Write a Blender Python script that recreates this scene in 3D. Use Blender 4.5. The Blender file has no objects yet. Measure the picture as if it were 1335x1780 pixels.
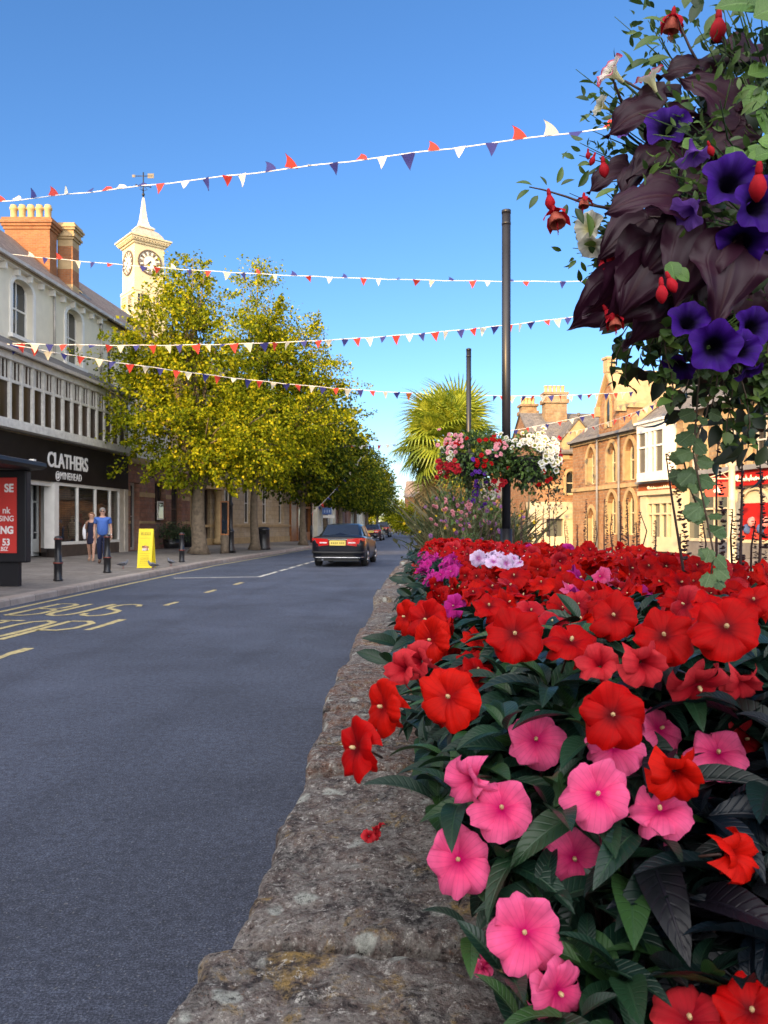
import bpy, bmesh, math, random
import numpy as np
from mathutils import Vector, Matrix, Quaternion

random.seed(7); RNG = np.random.default_rng(7)
SC = bpy.context.scene; COL = SC.collection
R = math.radians
# ------------------------------------------------------------------ camera, sky, sun, exposure
F = 1337.0; CAMZ = 1.4
cam_d = bpy.data.cameras.new('camera'); cam = bpy.data.objects.new('camera', cam_d); COL.objects.link(cam)
cam.location = (0, 0, CAMZ); cam.rotation_euler = (R(90), 0, 0)
cam_d.sensor_fit = 'VERTICAL'; cam_d.sensor_height = 36; cam_d.sensor_width = 27
cam_d.lens = F / 1780 * 36; cam_d.shift_y = 22 / 1780
cam_d.clip_start = 0.05; cam_d.clip_end = 3000
cam_d.dof.use_dof = True; cam_d.dof.focus_distance = 1.7; cam_d.dof.aperture_fstop = 16
SC.camera = cam
SKY_SAT = 1.12; FILL_GLOW = 15.5
SUN_AZ = 27.0; SUN_EL = 18.0            # the sun stands low behind the camera's left shoulder
to_sun = Vector((-math.sin(R(SUN_AZ)) * math.cos(R(SUN_EL)), -math.cos(R(SUN_AZ)) * math.cos(R(SUN_EL)), math.sin(R(SUN_EL))))
wd = bpy.data.worlds.new('World'); SC.world = wd; wd.use_nodes = True
nt = wd.node_tree; bg = nt.nodes['Background']
sky = nt.nodes.new('ShaderNodeTexSky'); sky.sky_type = 'NISHITA'; sky.sun_disc = False
sky.sun_elevation = R(SUN_EL); sky.sun_rotation = math.atan2(to_sun.x, to_sun.y)
sky.altitude = 0; sky.air_density = 1.0; sky.dust_density = 0.1; sky.ozone_density = 4.0
# clear blue sky away from the sun, plus an added warm glow, unseen behind the camera, that fills the shade
def wn(t, **kw):
    k = nt.nodes.new('ShaderNode' + t)
    for a_, v_ in kw.items(): setattr(k, a_, v_)
    return k
hs_ = wn('HueSaturation'); hs_.inputs['Saturation'].default_value = SKY_SAT; nt.links.new(sky.outputs[0], hs_.inputs['Color'])
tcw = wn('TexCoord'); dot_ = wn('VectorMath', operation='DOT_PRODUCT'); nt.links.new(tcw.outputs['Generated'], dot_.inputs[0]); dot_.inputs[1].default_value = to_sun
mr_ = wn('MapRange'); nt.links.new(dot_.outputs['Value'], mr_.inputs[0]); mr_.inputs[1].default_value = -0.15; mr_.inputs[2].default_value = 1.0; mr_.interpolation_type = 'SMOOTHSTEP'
vs_ = wn('VectorMath', operation='SCALE'); vs_.inputs[0].default_value = (1.0, 0.90, 0.76); ml_ = wn('Math', operation='MULTIPLY'); nt.links.new(mr_.outputs[0], ml_.inputs[0]); ml_.inputs[1].default_value = FILL_GLOW
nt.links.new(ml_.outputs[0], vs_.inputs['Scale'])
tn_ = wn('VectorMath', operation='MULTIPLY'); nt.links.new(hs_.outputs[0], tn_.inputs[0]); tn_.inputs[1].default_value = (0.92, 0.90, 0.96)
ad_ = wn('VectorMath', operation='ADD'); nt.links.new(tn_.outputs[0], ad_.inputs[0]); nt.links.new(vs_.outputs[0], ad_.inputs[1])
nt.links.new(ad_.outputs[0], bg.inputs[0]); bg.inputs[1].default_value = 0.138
sun_d = bpy.data.lights.new('sun', 'SUN'); sun_o = bpy.data.objects.new('sun', sun_d); COL.objects.link(sun_o)
sun_d.energy = 4.5; sun_d.angle = R(0.5); sun_d.color = (1.0, 0.63, 0.25)
sun_o.rotation_euler = (-to_sun).to_track_quat('-Z', 'Y').to_euler(); sun_o.location = (-30, -50, 40)
SC.view_settings.view_transform = 'Standard'; SC.view_settings.look = 'None'
SC.view_settings.exposure = 0.95; SC.view_settings.gamma = 1
SC.render.engine = 'CYCLES'
try:
    SC.cycles.use_denoising = True; SC.cycles.max_bounces = 6; SC.cycles.transparent_max_bounces = 8
except Exception: pass

def W(px, py, d): return Vector(((px - 667.5) * d / F, d, CAMZ + (912 - py) * d / F))

# ------------------------------------------------------------------ object helpers
ORG = {}
def tag(o, label=None, cat=None, group=None, kind=None):
    if label: o['label'] = label
    if cat: o['category'] = cat
    if group: o['group'] = group
    if kind: o['kind'] = kind
    return o
def empty(name, loc, label=None, cat=None, group=None):
    o = bpy.data.objects.new(name, None); COL.objects.link(o); o.location = loc
    o.empty_display_size = 0.2; ORG[o.name] = Vector(loc)
    return tag(o, label, cat, group)
def link(name, me, parent=None):
    o = bpy.data.objects.new(name, me); COL.objects.link(o)
    if parent is not None: o.parent = parent
    return o
def copy_tree(o, parent=None):
    c = o.copy(); COL.objects.link(c); c.parent = parent
    for ch in list(o.children): copy_tree(ch, c)
    return c

class MB:
    """polygon collector: everything added becomes ONE mesh"""
    def __init__(s): s.v = []; s.f = []; s.m = []; s.sm = []
    def poly(s, pts, m=0, sm=False):
        b = len(s.v); s.v += [tuple(p) for p in pts]; s.f.append(tuple(range(b, b + len(pts)))); s.m.append(m); s.sm.append(sm)
    def mesh(s, V, Fc, m=0, sm=False):
        b = len(s.v); s.v += [tuple(p) for p in V]
        for f in Fc: s.f.append(tuple(i + b for i in f)); s.m.append(m); s.sm.append(sm)
    def hexa(s, p, m=0):
        # p: 8 points, bottom 4 counter-clockwise then top 4
        s.mesh(p, [(3, 2, 1, 0), (4, 5, 6, 7), (0, 1, 5, 4), (1, 2, 6, 5), (2, 3, 7, 6), (3, 0, 4, 7)], m)
    def box(s, x0, x1, y0, y1, z0, z1, m=0):
        s.hexa([(x0, y0, z0), (x1, y0, z0), (x1, y1, z0), (x0, y1, z0), (x0, y0, z1), (x1, y0, z1), (x1, y1, z1), (x0, y1, z1)], m)
    def tube(s, pts, rad, n=8, m=0, cap=True, sm=True):
        pts = [Vector(p) for p in pts]; rs = rad if isinstance(rad, (list, tuple)) else [rad] * len(pts)
        b = len(s.v); up = Vector((0.013, 0.021, 1)); prev = None
        for i, p in enumerate(pts):
            t = (pts[min(i + 1, len(pts) - 1)] - pts[max(i - 1, 0)]).normalized()
            if prev is None:
                a = t.cross(up if abs(t.dot(up.normalized())) < 0.97 else Vector((1, 0.01, 0))).normalized()
            else:
                a = (prev - t * prev.dot(t)).normalized()
            prev = a; c = t.cross(a)
            for k in range(n):
                an = 2 * math.pi * k / n; s.v.append(tuple(p + (a * math.cos(an) + c * math.sin(an)) * rs[i]))
        for i in range(len(pts) - 1):
            for k in range(n):
                k2 = (k + 1) % n
                s.f.append((b + i * n + k, b + i * n + k2, b + (i + 1) * n + k2, b + (i + 1) * n + k)); s.m.append(m); s.sm.append(sm)
        if cap:
            s.f.append(tuple(b + k for k in reversed(range(n)))); s.m.append(m); s.sm.append(False)
            e = b + (len(pts) - 1) * n
            s.f.append(tuple(e + k for k in range(n))); s.m.append(m); s.sm.append(False)
    def lathe(s, prof, c=(0, 0, 0), n=16, m=0, sm=True, sx=1, sy=1):
        b = len(s.v)
        for r, z in prof:
            for k in range(n):
                a = 2 * math.pi * k / n; s.v.append((c[0] + r * sx * math.cos(a), c[1] + r * sy * math.sin(a), c[2] + z))
        for i in range(len(prof) - 1):
            for k in range(n):
                k2 = (k + 1) % n
                s.f.append((b + i * n + k, b + i * n + k2, b + (i + 1) * n + k2, b + (i + 1) * n + k)); s.m.append(m); s.sm.append(sm)
        s.f.append(tuple(b + k for k in reversed(range(n)))); s.m.append(m); s.sm.append(False)
        e = b + (len(prof) - 1) * n
        s.f.append(tuple(e + k for k in range(n))); s.m.append(m); s.sm.append(False)
    def ball(s, c, r, n=10, m=0, sc=(1, 1, 1)):
        V = []; Fc = []
        h = n // 2
        for i in range(h + 1):
            ph = math.pi * i / h
            for k in range(n):
                a = 2 * math.pi * k / n
                V.append((c[0] + r * sc[0] * math.sin(ph) * math.cos(a), c[1] + r * sc[1] * math.sin(ph) * math.sin(a), c[2] + r * sc[2] * math.cos(ph)))
        for i in range(h):
            for k in range(n):
                k2 = (k + 1) % n; Fc.append((i * n + k, (i + 1) * n + k, (i + 1) * n + k2, i * n + k2))
        s.mesh(V, Fc, m, True)
    def build(s, name, mats, parent=None, local=False, bevel=0):
        me = bpy.data.meshes.new(name)
        V = s.v; org = Vector((0, 0, 0))
        if parent is not None and not local:
            org = ORG[parent.name] if parent.name in ORG else Vector((0, 0, 0))
            V = [(x - org.x, y - org.y, z - org.z) for x, y, z in V]
        me.from_pydata(V, [], s.f)
        mats = mats if isinstance(mats, (list, tuple)) else [mats]
        for k in mats: me.materials.append(k)
        me.polygons.foreach_set('material_index', s.m); me.polygons.foreach_set('use_smooth', s.sm)
        me.update()
        # metric box-projected uv (metres)
        uv = me.uv_layers.new(name='UVMap').data
        nl = len(me.loops); buf = np.zeros(nl * 2)
        Z = Vector((0, 0, 1))
        for p in me.polygons:
            n_ = p.normal
            if abs(n_.z) > 0.98: t = Vector((1, 0, 0)); bb = Vector((0, 1, 0))
            else: t = Z.cross(n_).normalized(); bb = n_.cross(t)
            for li in p.loop_indices:
                q = Vector(V[me.loops[li].vertex_index]) + org
                buf[2 * li] = q.dot(t); buf[2 * li + 1] = q.dot(bb)
        uv.foreach_set('uv', buf)
        o = link(name, me, parent); ORG[o.name] = org
        if bevel:
            md = o.modifiers.new('bevel', 'BEVEL'); md.width = bevel; md.segments = 2; md.limit_method = 'ANGLE'
        return o

class NP:
    """numpy collector for big leaf meshes"""
    def __init__(s): s.V = []; s.L = []; s.T = []; s.U = []; s.M = []; s.n = 0
    def add(s, tpl, mats4, m=0):
        V, Fc, U = tpl
        mats4 = np.asarray(mats4)
        if mats4.ndim == 2: mats4 = mats4[None]
        k = len(mats4)
        if k == 0: return
        P = np.einsum('kij,nj->kni', mats4[:, :3, :3], V) + mats4[:, None, :3, 3]
        s.V.append(P.reshape(-1, 3))
        off = (np.arange(k) * len(V) + s.n)[:, None, None]
        Lx = (Fc[None] + off); s.L.append(Lx.reshape(-1)); s.T.append(np.full(k * len(Fc), Fc.shape[1]))
        s.U.append(np.tile(U[Fc.reshape(-1)], (k, 1))); s.M.append(np.full(k * len(Fc), m)); s.n += k * len(V)
    def build(s, name, mats, parent=None, smooth=True, shift=None):
        me = bpy.data.meshes.new(name)
        V = np.concatenate(s.V); L = np.concatenate(s.L); T = np.concatenate(s.T); U = np.concatenate(s.U); M = np.concatenate(s.M)
        if shift is not None: V = V - np.array(shift)
        me.vertices.add(len(V)); me.loops.add(len(L)); me.polygons.add(len(T))
        me.vertices.foreach_set('co', V.reshape(-1).astype(np.float32))
        me.loops.foreach_set('vertex_index', L.astype(np.int32))
        me.polygons.foreach_set('loop_start', (np.cumsum(T) - T).astype(np.int32))
        me.polygons.foreach_set('loop_total', T.astype(np.int32))
        mats = mats if isinstance(mats, (list, tuple)) else [mats]
        for k in mats: me.materials.append(k)
        me.polygons.foreach_set('material_index', M.astype(np.int32))
        me.polygons.foreach_set('use_smooth', np.full(len(T), smooth))
        uv = me.uv_layers.new(name='UVMap'); uv.data.foreach_set('uv', U.reshape(-1).astype(np.float32))
        me.update(calc_edges=True); me.validate()
        return link(name, me, parent)

def basis(pos, fwd, nrm, s=1.0):
    """4x4: local x -> fwd, local z -> nrm (orthogonalised)"""
    f = np.asarray(fwd, float); f = f / (np.linalg.norm(f) + 1e-9)
    n = np.asarray(nrm, float); n = n - f * f.dot(n)
    if np.linalg.norm(n) < 1e-5:
        n = np.array((0.3, 0.2, 1.0)); n = n - f * f.dot(n)
    n = n / np.linalg.norm(n); y = np.cross(n, f)
    M = np.eye(4); sc = s if hasattr(s, '__len__') else (s, s, s)
    M[:3, 0] = f * sc[0]; M[:3, 1] = y * sc[1]; M[:3, 2] = n * sc[2]; M[:3, 3] = pos
    return M
def rdir():
    v = RNG.normal(size=3); return v / np.linalg.norm(v)

# ------------------------------------------------------------------ materials
MATS = {}
class NB:
    def __init__(s, name):
        s.m = bpy.data.materials.new(name); s.m.use_nodes = True; s.t = s.m.node_tree; s.b = s.t.nodes['Principled BSDF']; s.out = s.t.nodes['Material Output']
    def n(s, typ, **kw):
        k = s.t.nodes.new('ShaderNode' + typ)
        for a, v in kw.items(): setattr(k, a, v)
        return k
    def l(s, a, b): s.t.links.new(a, b)
    def coord(s, kind='Object'):
        if not hasattr(s, '_tc'): s._tc = s.n('TexCoord'); s._geo = s.n('NewGeometry')
        return s._geo.outputs['Position'] if kind == 'Position' else s._tc.outputs[kind]
    def noise(s, scale, detail=4, rough=0.6, co='Position', dist=0):
        k = s.n('TexNoise'); k.inputs['Scale'].default_value = scale; k.inputs['Detail'].default_value = detail; k.inputs['Roughness'].default_value = rough
        k.inputs['Distortion'].default_value = dist
        s.l(s.coord(co), k.inputs['Vector']); return k.outputs['Fac']
    def ramp(s, fac, stops, interp='LINEAR'):
        k = s.n('ValToRGB'); k.color_ramp.interpolation = interp
        e = k.color_ramp.elements
        while len(e) < len(stops): e.new(0.5)
        for i, (p, c) in enumerate(stops):
            e[i].position = p; e[i].color = (c[0], c[1], c[2], 1) if hasattr(c, '__len__') else (c, c, c, 1)
        s.l(fac, k.inputs[0]); return k.outputs[0]
    def mix(s, fac, a, b, blend='MIX'):
        k = s.n('Mix', data_type='RGBA', blend_type=blend)
        for sock, v in ((k.inputs[0], fac), (k.inputs[6], a), (k.inputs[7], b)):
            if hasattr(v, 'links'): s.l(v, sock)
            elif hasattr(v, '__len__'): sock.default_value = (v[0], v[1], v[2], 1)
            else: sock.default_value = v
        return k.outputs[2]
    def math(s, op, a, b=0.0, c=0.0):
        k = s.n('Math', operation=op)
        for sock, v in zip(k.inputs, (a, b, c)):
            if hasattr(v, 'links'): s.l(v, sock)
            else: sock.default_value = v
        return k.outputs[0]
    def base(s, v):
        if hasattr(v, 'links'): s.l(v, s.b.inputs['Base Color'])
        else: s.b.inputs['Base Color'].default_value = (v[0], v[1], v[2], 1)
    def rough(s, v):
        if hasattr(v, 'links'): s.l(v, s.b.inputs['Roughness'])
        else: s.b.inputs['Roughness'].default_value = v
    def bump(s, h, strength=0.4, dist=0.01):
        k = s.n('Bump'); k.inputs['Strength'].default_value = strength; k.inputs['Distance'].default_value = dist
        s.l(h, k.inputs['Height']); s.l(k.outputs[0], s.b.inputs['Normal']); return k
    def island(s):
        s.coord('Position'); return s._geo.outputs['Random Per Island']
    def translucent(s, col, fac):
        tr = s.n('BsdfTranslucent'); mx = s.n('MixShader'); mx.inputs[0].default_value = fac
        if hasattr(col, 'links'): s.l(col, tr.inputs[0])
        else: tr.inputs[0].default_value = (*col, 1)
        s.l(s.b.outputs[0], mx.inputs[1]); s.l(tr.outputs[0], mx.inputs[2]); s.l(mx.outputs[0], s.out.inputs[0])

def M(name, col, rough=0.6, metal=0.0, var=0.18, vscale=3.0, bump=0.0, bscale=40.0, spec=0.5, coat=0.0):
    if name in MATS: return MATS[name]
    b = NB(name)
    n1 = b.noise(vscale, 5)
    lo = [max(0, c * (1 - var)) for c in col]; hi = [min(1, c * (1 + var)) for c in col]
    b.base(b.ramp(n1, [(0.3, lo), (0.7, hi)])); b.rough(rough)
    b.b.inputs['Metallic'].default_value = metal; b.b.inputs['Specular IOR Level'].default_value = spec
    if coat: b.b.inputs['Coat Weight'].default_value = coat; b.b.inputs['Coat Roughness'].default_value = 0.05
    if bump: b.bump(b.noise(bscale, 4), bump, 0.01)
    MATS[name] = b.m; return b.m

def brick_mat(name, c1, c2, mortar, bw=0.22, rh=0.075, ms=0.012, var=0.35, bump=0.5, off=0.5, rough=0.85, dist=0.0, stain=(0.5, 0.5, 0.5), stain_amt=0.25):
    b = NB(name)
    k = b.n('TexBrick'); k.inputs['Scale'].default_value = 1; k.inputs['Brick Width'].default_value = bw; k.inputs['Row Height'].default_value = rh
    k.inputs['Mortar Size'].default_value = ms; k.inputs['Mortar Smooth'].default_value = 0.3; k.inputs['Bias'].default_value = 0; k.offset = off
    k.inputs['Color1'].default_value = (*c1, 1); k.inputs['Color2'].default_value = (*c2, 1); k.inputs['Mortar'].default_value = (*mortar, 1)
    uv = b.coord('UV')
    if dist:
        nz = b.n('TexNoise'); nz.inputs['Scale'].default_value = 2.2; b.l(uv, nz.inputs['Vector'])
        vm = b.n('VectorMath', operation='MULTIPLY_ADD'); b.l(nz.outputs['Color'], vm.inputs[0]); vm.inputs[1].default_value = (dist, dist, dist); b.l(uv, vm.inputs[2]); uv = vm.outputs[0]
    b.l(uv, k.inputs['Vector'])
    v = b.ramp(b.noise(4, 6, 0.7), [(0.3, 1 - var), (0.7, 1 + var * 0.5)])
    c = b.mix(1.0, k.outputs['Color'], v, 'MULTIPLY')
    c = b.mix(b.ramp(b.noise(0.8, 5, 0.7), [(0.45, 0), (0.75, stain_amt)]), c, stain)
    b.base(c); b.rough(rough)
    h = b.math('ADD', b.math('MULTIPLY', k.outputs['Fac'], -1), b.math('MULTIPLY', b.noise(35, 4), 0.5))
    b.bump(h, bump, 0.012)
    MATS[name] = b.m; return b.m

def leaf_mat(name, cols, rough=0.5, trans=0.3, veins=False, vein_col=(0.12, 0.25, 0.06), tcol=None, spec=0.5):
    """cols: list of colours spread over the leaves at random"""
    b = NB(name)
    rnd = b.island()
    n = len(cols)
    c = b.ramp(rnd, [(i / max(1, n - 1), cc) for i, cc in enumerate(cols)])
    c = b.mix(1.0, c, b.ramp(b.noise(9, 3), [(0.3, 0.75), (0.7, 1.2)]), 'MULTIPLY')
    if veins:
        sx = b.n('SeparateXYZ'); b.l(b.coord('UV'), sx.inputs[0])
        u, v = sx.outputs[0], b.math('ABSOLUTE', sx.outputs[1])
        t = b.math('FRACT', b.math('MULTIPLY', b.math('SUBTRACT', u, b.math('MULTIPLY', v, 0.16)), 11))
        ridge = b.math('ABSOLUTE', b.math('SUBTRACT', t, 0.5))
        rv = b.ramp(ridge, [(0.0, 1), (0.16, 0)]) if veins != 'radial' else b.ramp(b.math('ABSOLUTE', b.math('SINE', b.math('MULTIPLY', sx.outputs[1], 5.2))), [(0.0, 1), (0.22, 0)])
        mid = b.ramp(v, [(0.03, 1), (0.10, 0)])
        vv = b.math('MAXIMUM', b.math('MULTIPLY', rv, 0.45), mid)
        c = b.mix(b.math('MULTIPLY', vv, 0.55), c, vein_col)
        b.bump(b.math('MULTIPLY', vv, -1), 0.5, 0.002)
    b.base(c); b.rough(rough); b.b.inputs['Specular IOR Level'].default_value = spec
    if trans: b.translucent(c if tcol is None else tcol, trans)
    MATS[name] = b.m; return b.m

def petal_mat(name, col, centre, edge=None, cpos=(0.10, 0.38), trans=0.32, var=0.22, rough=0.6):
    b = NB(name)
    sx = b.n('SeparateXYZ'); b.l(b.coord('UV'), sx.inputs[0])
    u = sx.outputs[0]; v = sx.outputs[1]
    st = [(cpos[0], centre), (cpos[1], col)]
    if edge: st.append((0.95, edge))
    c = b.ramp(u, st)
    # fine veins running out from the eye
    vein = b.ramp(b.math('ABSOLUTE', b.math('SINE', b.math('MULTIPLY', v, 11))), [(0.0, 0.66), (0.30, 1.0)])
    c = b.mix(0.6, c, b.mix(1.0, c, vein, 'MULTIPLY'))
    c = b.mix(1.0, c, b.ramp(b.noise(40, 3), [(0.3, 1 - var), (0.7, 1 + var)]), 'MULTIPLY')
    b.base(c); b.rough(rough); b.b.inputs['Specular IOR Level'].default_value = 0.12
    b.b.inputs['Sheen Weight'].default_value = 0.0
    b.bump(b.math('SINE', b.math('MULTIPLY', v, 14)), 0.12, 0.002)
    b.translucent(c, trans)
    MATS[name] = b.m; return b.m

def glass_mat(name, tint=(0.02, 0.025, 0.03), rough=0.03, see=0.0):
    b = NB(name); b.base(tint); b.rough(rough); b.b.inputs['Specular IOR Level'].default_value = 0.9
    bm = b.noise(0.9, 2); b.bump(bm, 0.05, 0.05)
    if see:
        tr = b.n('BsdfTransparent'); mx = b.n('MixShader'); mx.inputs[0].default_value = see
        b.l(b.b.outputs[0], mx.inputs[1]); b.l(tr.outputs[0], mx.inputs[2]); b.l(mx.outputs[0], b.out.inputs[0])
    MATS[name] = b.m; return b.m

def text(s, size, mat, Mx, parent, name='lettering', xs=1.0, ext=0.01, bold=0.0, align='CENTER', spacing=1.0):
    cu = bpy.data.curves.new('txt', 'FONT'); cu.body = s; cu.size = size; cu.extrude = ext; cu.offset = bold; cu.align_x = align; cu.space_character = spacing
    o = bpy.data.objects.new('txt', cu); COL.objects.link(o)
    dg = bpy.context.evaluated_depsgraph_get(); dg.update()
    me = bpy.data.meshes.new_from_object(o.evaluated_get(dg)); bpy.data.objects.remove(o); bpy.data.curves.remove(cu)
    org = ORG.get(parent.name, Vector((0, 0, 0))) if parent is not None else Vector((0, 0, 0))
    me.transform(Matrix.Translation(-org) @ Mx @ Matrix.Diagonal((xs, 1, 1, 1)))
    me.materials.clear(); me.materials.append(mat)
    q = link(name, me, parent); ORG[q.name] = org
    return q
def face_mx(pos, right, up):
    r = Vector(right).normalized(); u = Vector(up).normalized(); n = r.cross(u)
    m = Matrix((( r.x, u.x, n.x, pos[0]), (r.y, u.y, n.y, pos[1]), (r.z, u.z, n.z, pos[2]), (0, 0, 0, 1)))
    return m

class Fr:
    """street-aligned frame: s along the facade, n out towards the street, z up"""
    def __init__(s, o, u):
        s.o = Vector((o[0], o[1], 0)); s.u = Vector((u[0], u[1], 0)).normalized(); s.n = Vector((s.u.y, -s.u.x, 0))
    def p(s, a, b, z): q = s.o + s.u * a + s.n * b; return (q.x, q.y, z)
    def box(s, mb, s0, s1, n0, n1, z0, z1, m=0):
        if s0 > s1: s0, s1 = s1, s0
        if n0 > n1: n0, n1 = n1, n0
        # u x n points down, so order (s0,n1),(s1,n1).. keeps faces outward
        mb.hexa([s.p(s0, n1, z0), s.p(s1, n1, z0), s.p(s1, n0, z0), s.p(s0, n0, z0), s.p(s0, n1, z1), s.p(s1, n1, z1), s.p(s1, n0, z1), s.p(s0, n0, z1)], m)
    def quad(s, mb, a, m=0): mb.poly([s.p(*q) for q in a], m)
# ------------------------------------------------------------------ shared materials
def asphalt():
    b = NB('asphalt'); MATS['asphalt'] = b.m
    c = b.ramp(b.noise(120, 3, 0.85), [(0.32, (0.016, 0.020, 0.032)), (0.52, (0.070, 0.084, 0.125)), (0.70, (0.19, 0.21, 0.27))])
    c = b.mix(1.0, c, b.ramp(b.noise(24, 4, 0.8), [(0.34, 0.62), (0.66, 1.35)]), 'MULTIPLY')
    big = b.ramp(b.noise(0.55, 5, 0.65), [(0.3, 0.72), (0.7, 1.28)])
    c = b.mix(1.0, c, big, 'MULTIPLY')
    fleck = b.ramp(b.noise(60, 1, 0.5), [(0.68, 0), (0.72, 1)])
    c = b.mix(b.math('MULTIPLY', fleck, 0.4), c, (0.30, 0.29, 0.27))
    # long darker wheel tracks and a worn seam
    sx = b.n('SeparateXYZ'); b.l(b.coord('Position'), sx.inputs[0])
    lat = b.math('SUBTRACT', sx.outputs[0], b.math('MULTIPLY', sx.outputs[1], 0.077))
    lat = b.math('ADD', lat, b.math('MULTIPLY', b.noise(0.5, 3), 0.35))
    tr = b.ramp(b.math('ABSOLUTE', b.math('SINE', b.math('MULTIPLY', lat, 1.7))), [(0.0, 0.82), (0.4, 1.05)])
    c = b.mix(0.5, c, b.mix(1.0, c, tr, 'MULTIPLY'))
    st_ = b.ramp(b.noise(1.3, 5, .7, dist=.5), [(.58, 0), (.72, .38)]); c = b.mix(st_, c, (.030, .032, .040))
    b.base(c); b.rough(0.78); b.b.inputs['Specular IOR Level'].default_value = 0.35
    b.bump(b.noise(110, 4, 0.8), 1.0, 0.014)
    return b.m
ASPH = asphalt()
PAVE = brick_mat('paving_slabs', (0.20, 0.175, 0.155), (0.26, 0.235, 0.21), (0.10, 0.09, 0.08), bw=0.6, rh=0.45, ms=0.008, var=0.3, bump=0.25, stain=(0.12, 0.10, 0.09), stain_amt=0.45)
KERB = brick_mat('granite_kerb', (0.30, 0.24, 0.205), (0.36, 0.30, 0.26), (0.10, 0.08, 0.07), bw=0.9, rh=4.0, ms=0.008, var=0.35, bump=0.3)
EARTH = M('ground_earth', (0.10, 0.085, 0.06), 0.95)
LINEP = M('yellow_road_paint', (0.46, 0.38, 0.18), 0.75, var=0.45, vscale=14, bump=0.3, bscale=150)
LINEW = M('white_road_paint', (0.60, 0.57, 0.48), 0.7, var=0.28, vscale=9, bump=0.3, bscale=150)
BLACK = M('black_painted_iron', (0.012, 0.012, 0.015), 0.35, var=0.3)
POLEM = M('dark_grey_pole_paint', (0.010, 0.010, 0.014), 0.38, var=0.3)
GLASS = glass_mat('dark_window_glass')
WHITE = M('white_gloss_paint', (0.72, 0.70, 0.66), 0.45, var=0.08)
OFFWH = M('weathered_white_paint', (0.62, 0.60, 0.56), 0.55, var=0.18, vscale=5)
CREAM = M('cream_render', (0.70, 0.66, 0.55), 0.85, var=0.08, vscale=1.5, bump=0.25, bscale=18)
SLATE = brick_mat('grey_slate_roof', (0.12, 0.115, 0.12), (0.19, 0.175, 0.17), (0.05, 0.05, 0.05), bw=0.32, rh=0.22, ms=0.01, var=0.4, bump=0.8, stain=(0.20, 0.17, 0.12), stain_amt=0.4)
TILE = brick_mat('brown_clay_tiles', (0.22, 0.155, 0.125), (0.30, 0.22, 0.175), (0.09, 0.065, 0.055), bw=0.28, rh=0.24, ms=0.012, var=0.35, bump=0.9, stain=(0.20, 0.19, 0.15), stain_amt=0.4)
BRICK = brick_mat('orange_brick', (0.29, 0.090, 0.024), (0.36, 0.135, 0.042), (0.25, 0.15, 0.09), var=0.3, stain=(0.22, 0.11, 0.06), stain_amt=0.35)
REDSTONE = brick_mat('red_sandstone', (0.23, 0.10, 0.065), (0.29, 0.135, 0.09), (0.14, 0.09, 0.07), bw=0.45, rh=0.2, var=0.35, dist=0.05)
BUFF = brick_mat('buff_stone', (0.44, 0.33, 0.20), (0.52, 0.40, 0.26), (0.30, 0.23, 0.15), bw=0.6, rh=0.3, var=0.2, bump=0.3)
RUBBLE = brick_mat('brown_rubble_stone', (0.24, 0.145, 0.072), (0.34, 0.22, 0.115), (0.27, 0.205, 0.135), bw=0.34, rh=0.17, ms=0.02, var=0.45, bump=0.8, dist=0.12, stain=(0.42, 0.33, 0.21), stain_amt=0.5)
RUBBLE2 = brick_mat('red_rubble_stone', (0.26, 0.115, 0.05), (0.35, 0.18, 0.085), (0.28, 0.195, 0.125), bw=0.36, rh=0.17, ms=0.02, var=0.4, bump=0.8, dist=0.12, stain=(0.45, 0.33, 0.22), stain_amt=0.4)
DRESS = M('dressed_buff_stone', (0.40, 0.285, 0.15), 0.85, var=0.2, vscale=3, bump=0.3, bscale=30)
POT = M('buff_clay_pot', (0.48, 0.34, 0.15), 0.8, var=0.2)
LEAD = M('grey_lead', (0.20, 0.20, 0.21), 0.6)
GUTTER = M('painted_gutter', (0.42, 0.39, 0.36), 0.5, var=0.25)
SIGNBK = M('dark_fascia_board', (0.013, 0.009, 0.009), 0.5, var=0.3, spec=.25)
BROWNIN = M('drawn_brown_blind', (0.10, 0.055, 0.035), 0.8, var=0.35, vscale=1.2)

# ------------------------------------------------------------------ ground, road, pavements
KL = [(-7.4, -60), (-6.9, 0), (-6.5, 10), (-6.3, 17.7), (-6.05, 26.4), (-5.4, 33.4), (-4.55, 43.5), (-3.0, 60), (-1.6, 80), (0.2, 108), (1.5, 135)]
KR = [(9.0, -60), (8.2, 0), (7.7, 19), (7.7, 30), (7.6, 45), (8.5, 60), (9.5, 80), (11, 108), (13, 135)]
mb = MB(); mb.poly([(-700, -300, -0.06), (700, -300, -0.06), (700, 1500, -0.06), (-700, 1500, -0.06)])
tag(mb.build('ground', EARTH), kind='structure')
def strip(mb, A, B, za, zb):
    n = max(len(A), len(B))
    for i in range(len(A) - 1):
        mb.poly([(A[i][0], A[i][1], za), (B[i][0], B[i][1], zb), (B[i + 1][0], B[i + 1][1], zb), (A[i + 1][0], A[i + 1][1], za)])
def interp(P, y):
    for i in range(len(P) - 1):
        if P[i][1] <= y <= P[i + 1][1]:
            t = (y - P[i][1]) / (P[i + 1][1] - P[i][1]); return P[i][0] + t * (P[i + 1][0] - P[i][0])
    return P[-1][0] if y > P[-1][1] else P[0][0]
YS = [-60, 0, 6, 10, 14, 18, 22, 26, 30, 34, 38, 43, 48, 54, 60, 70, 80, 94, 108, 135]
LK = [(interp(KL, y), y) for y in YS]; RK = [(interp(KR, y), y) for y in YS]
mb = MB(); strip(mb, LK, RK, 0, 0); tag(mb.build('road', ASPH), kind='structure')
def off(P, d): return [(x + d, y) for x, y in P]
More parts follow.
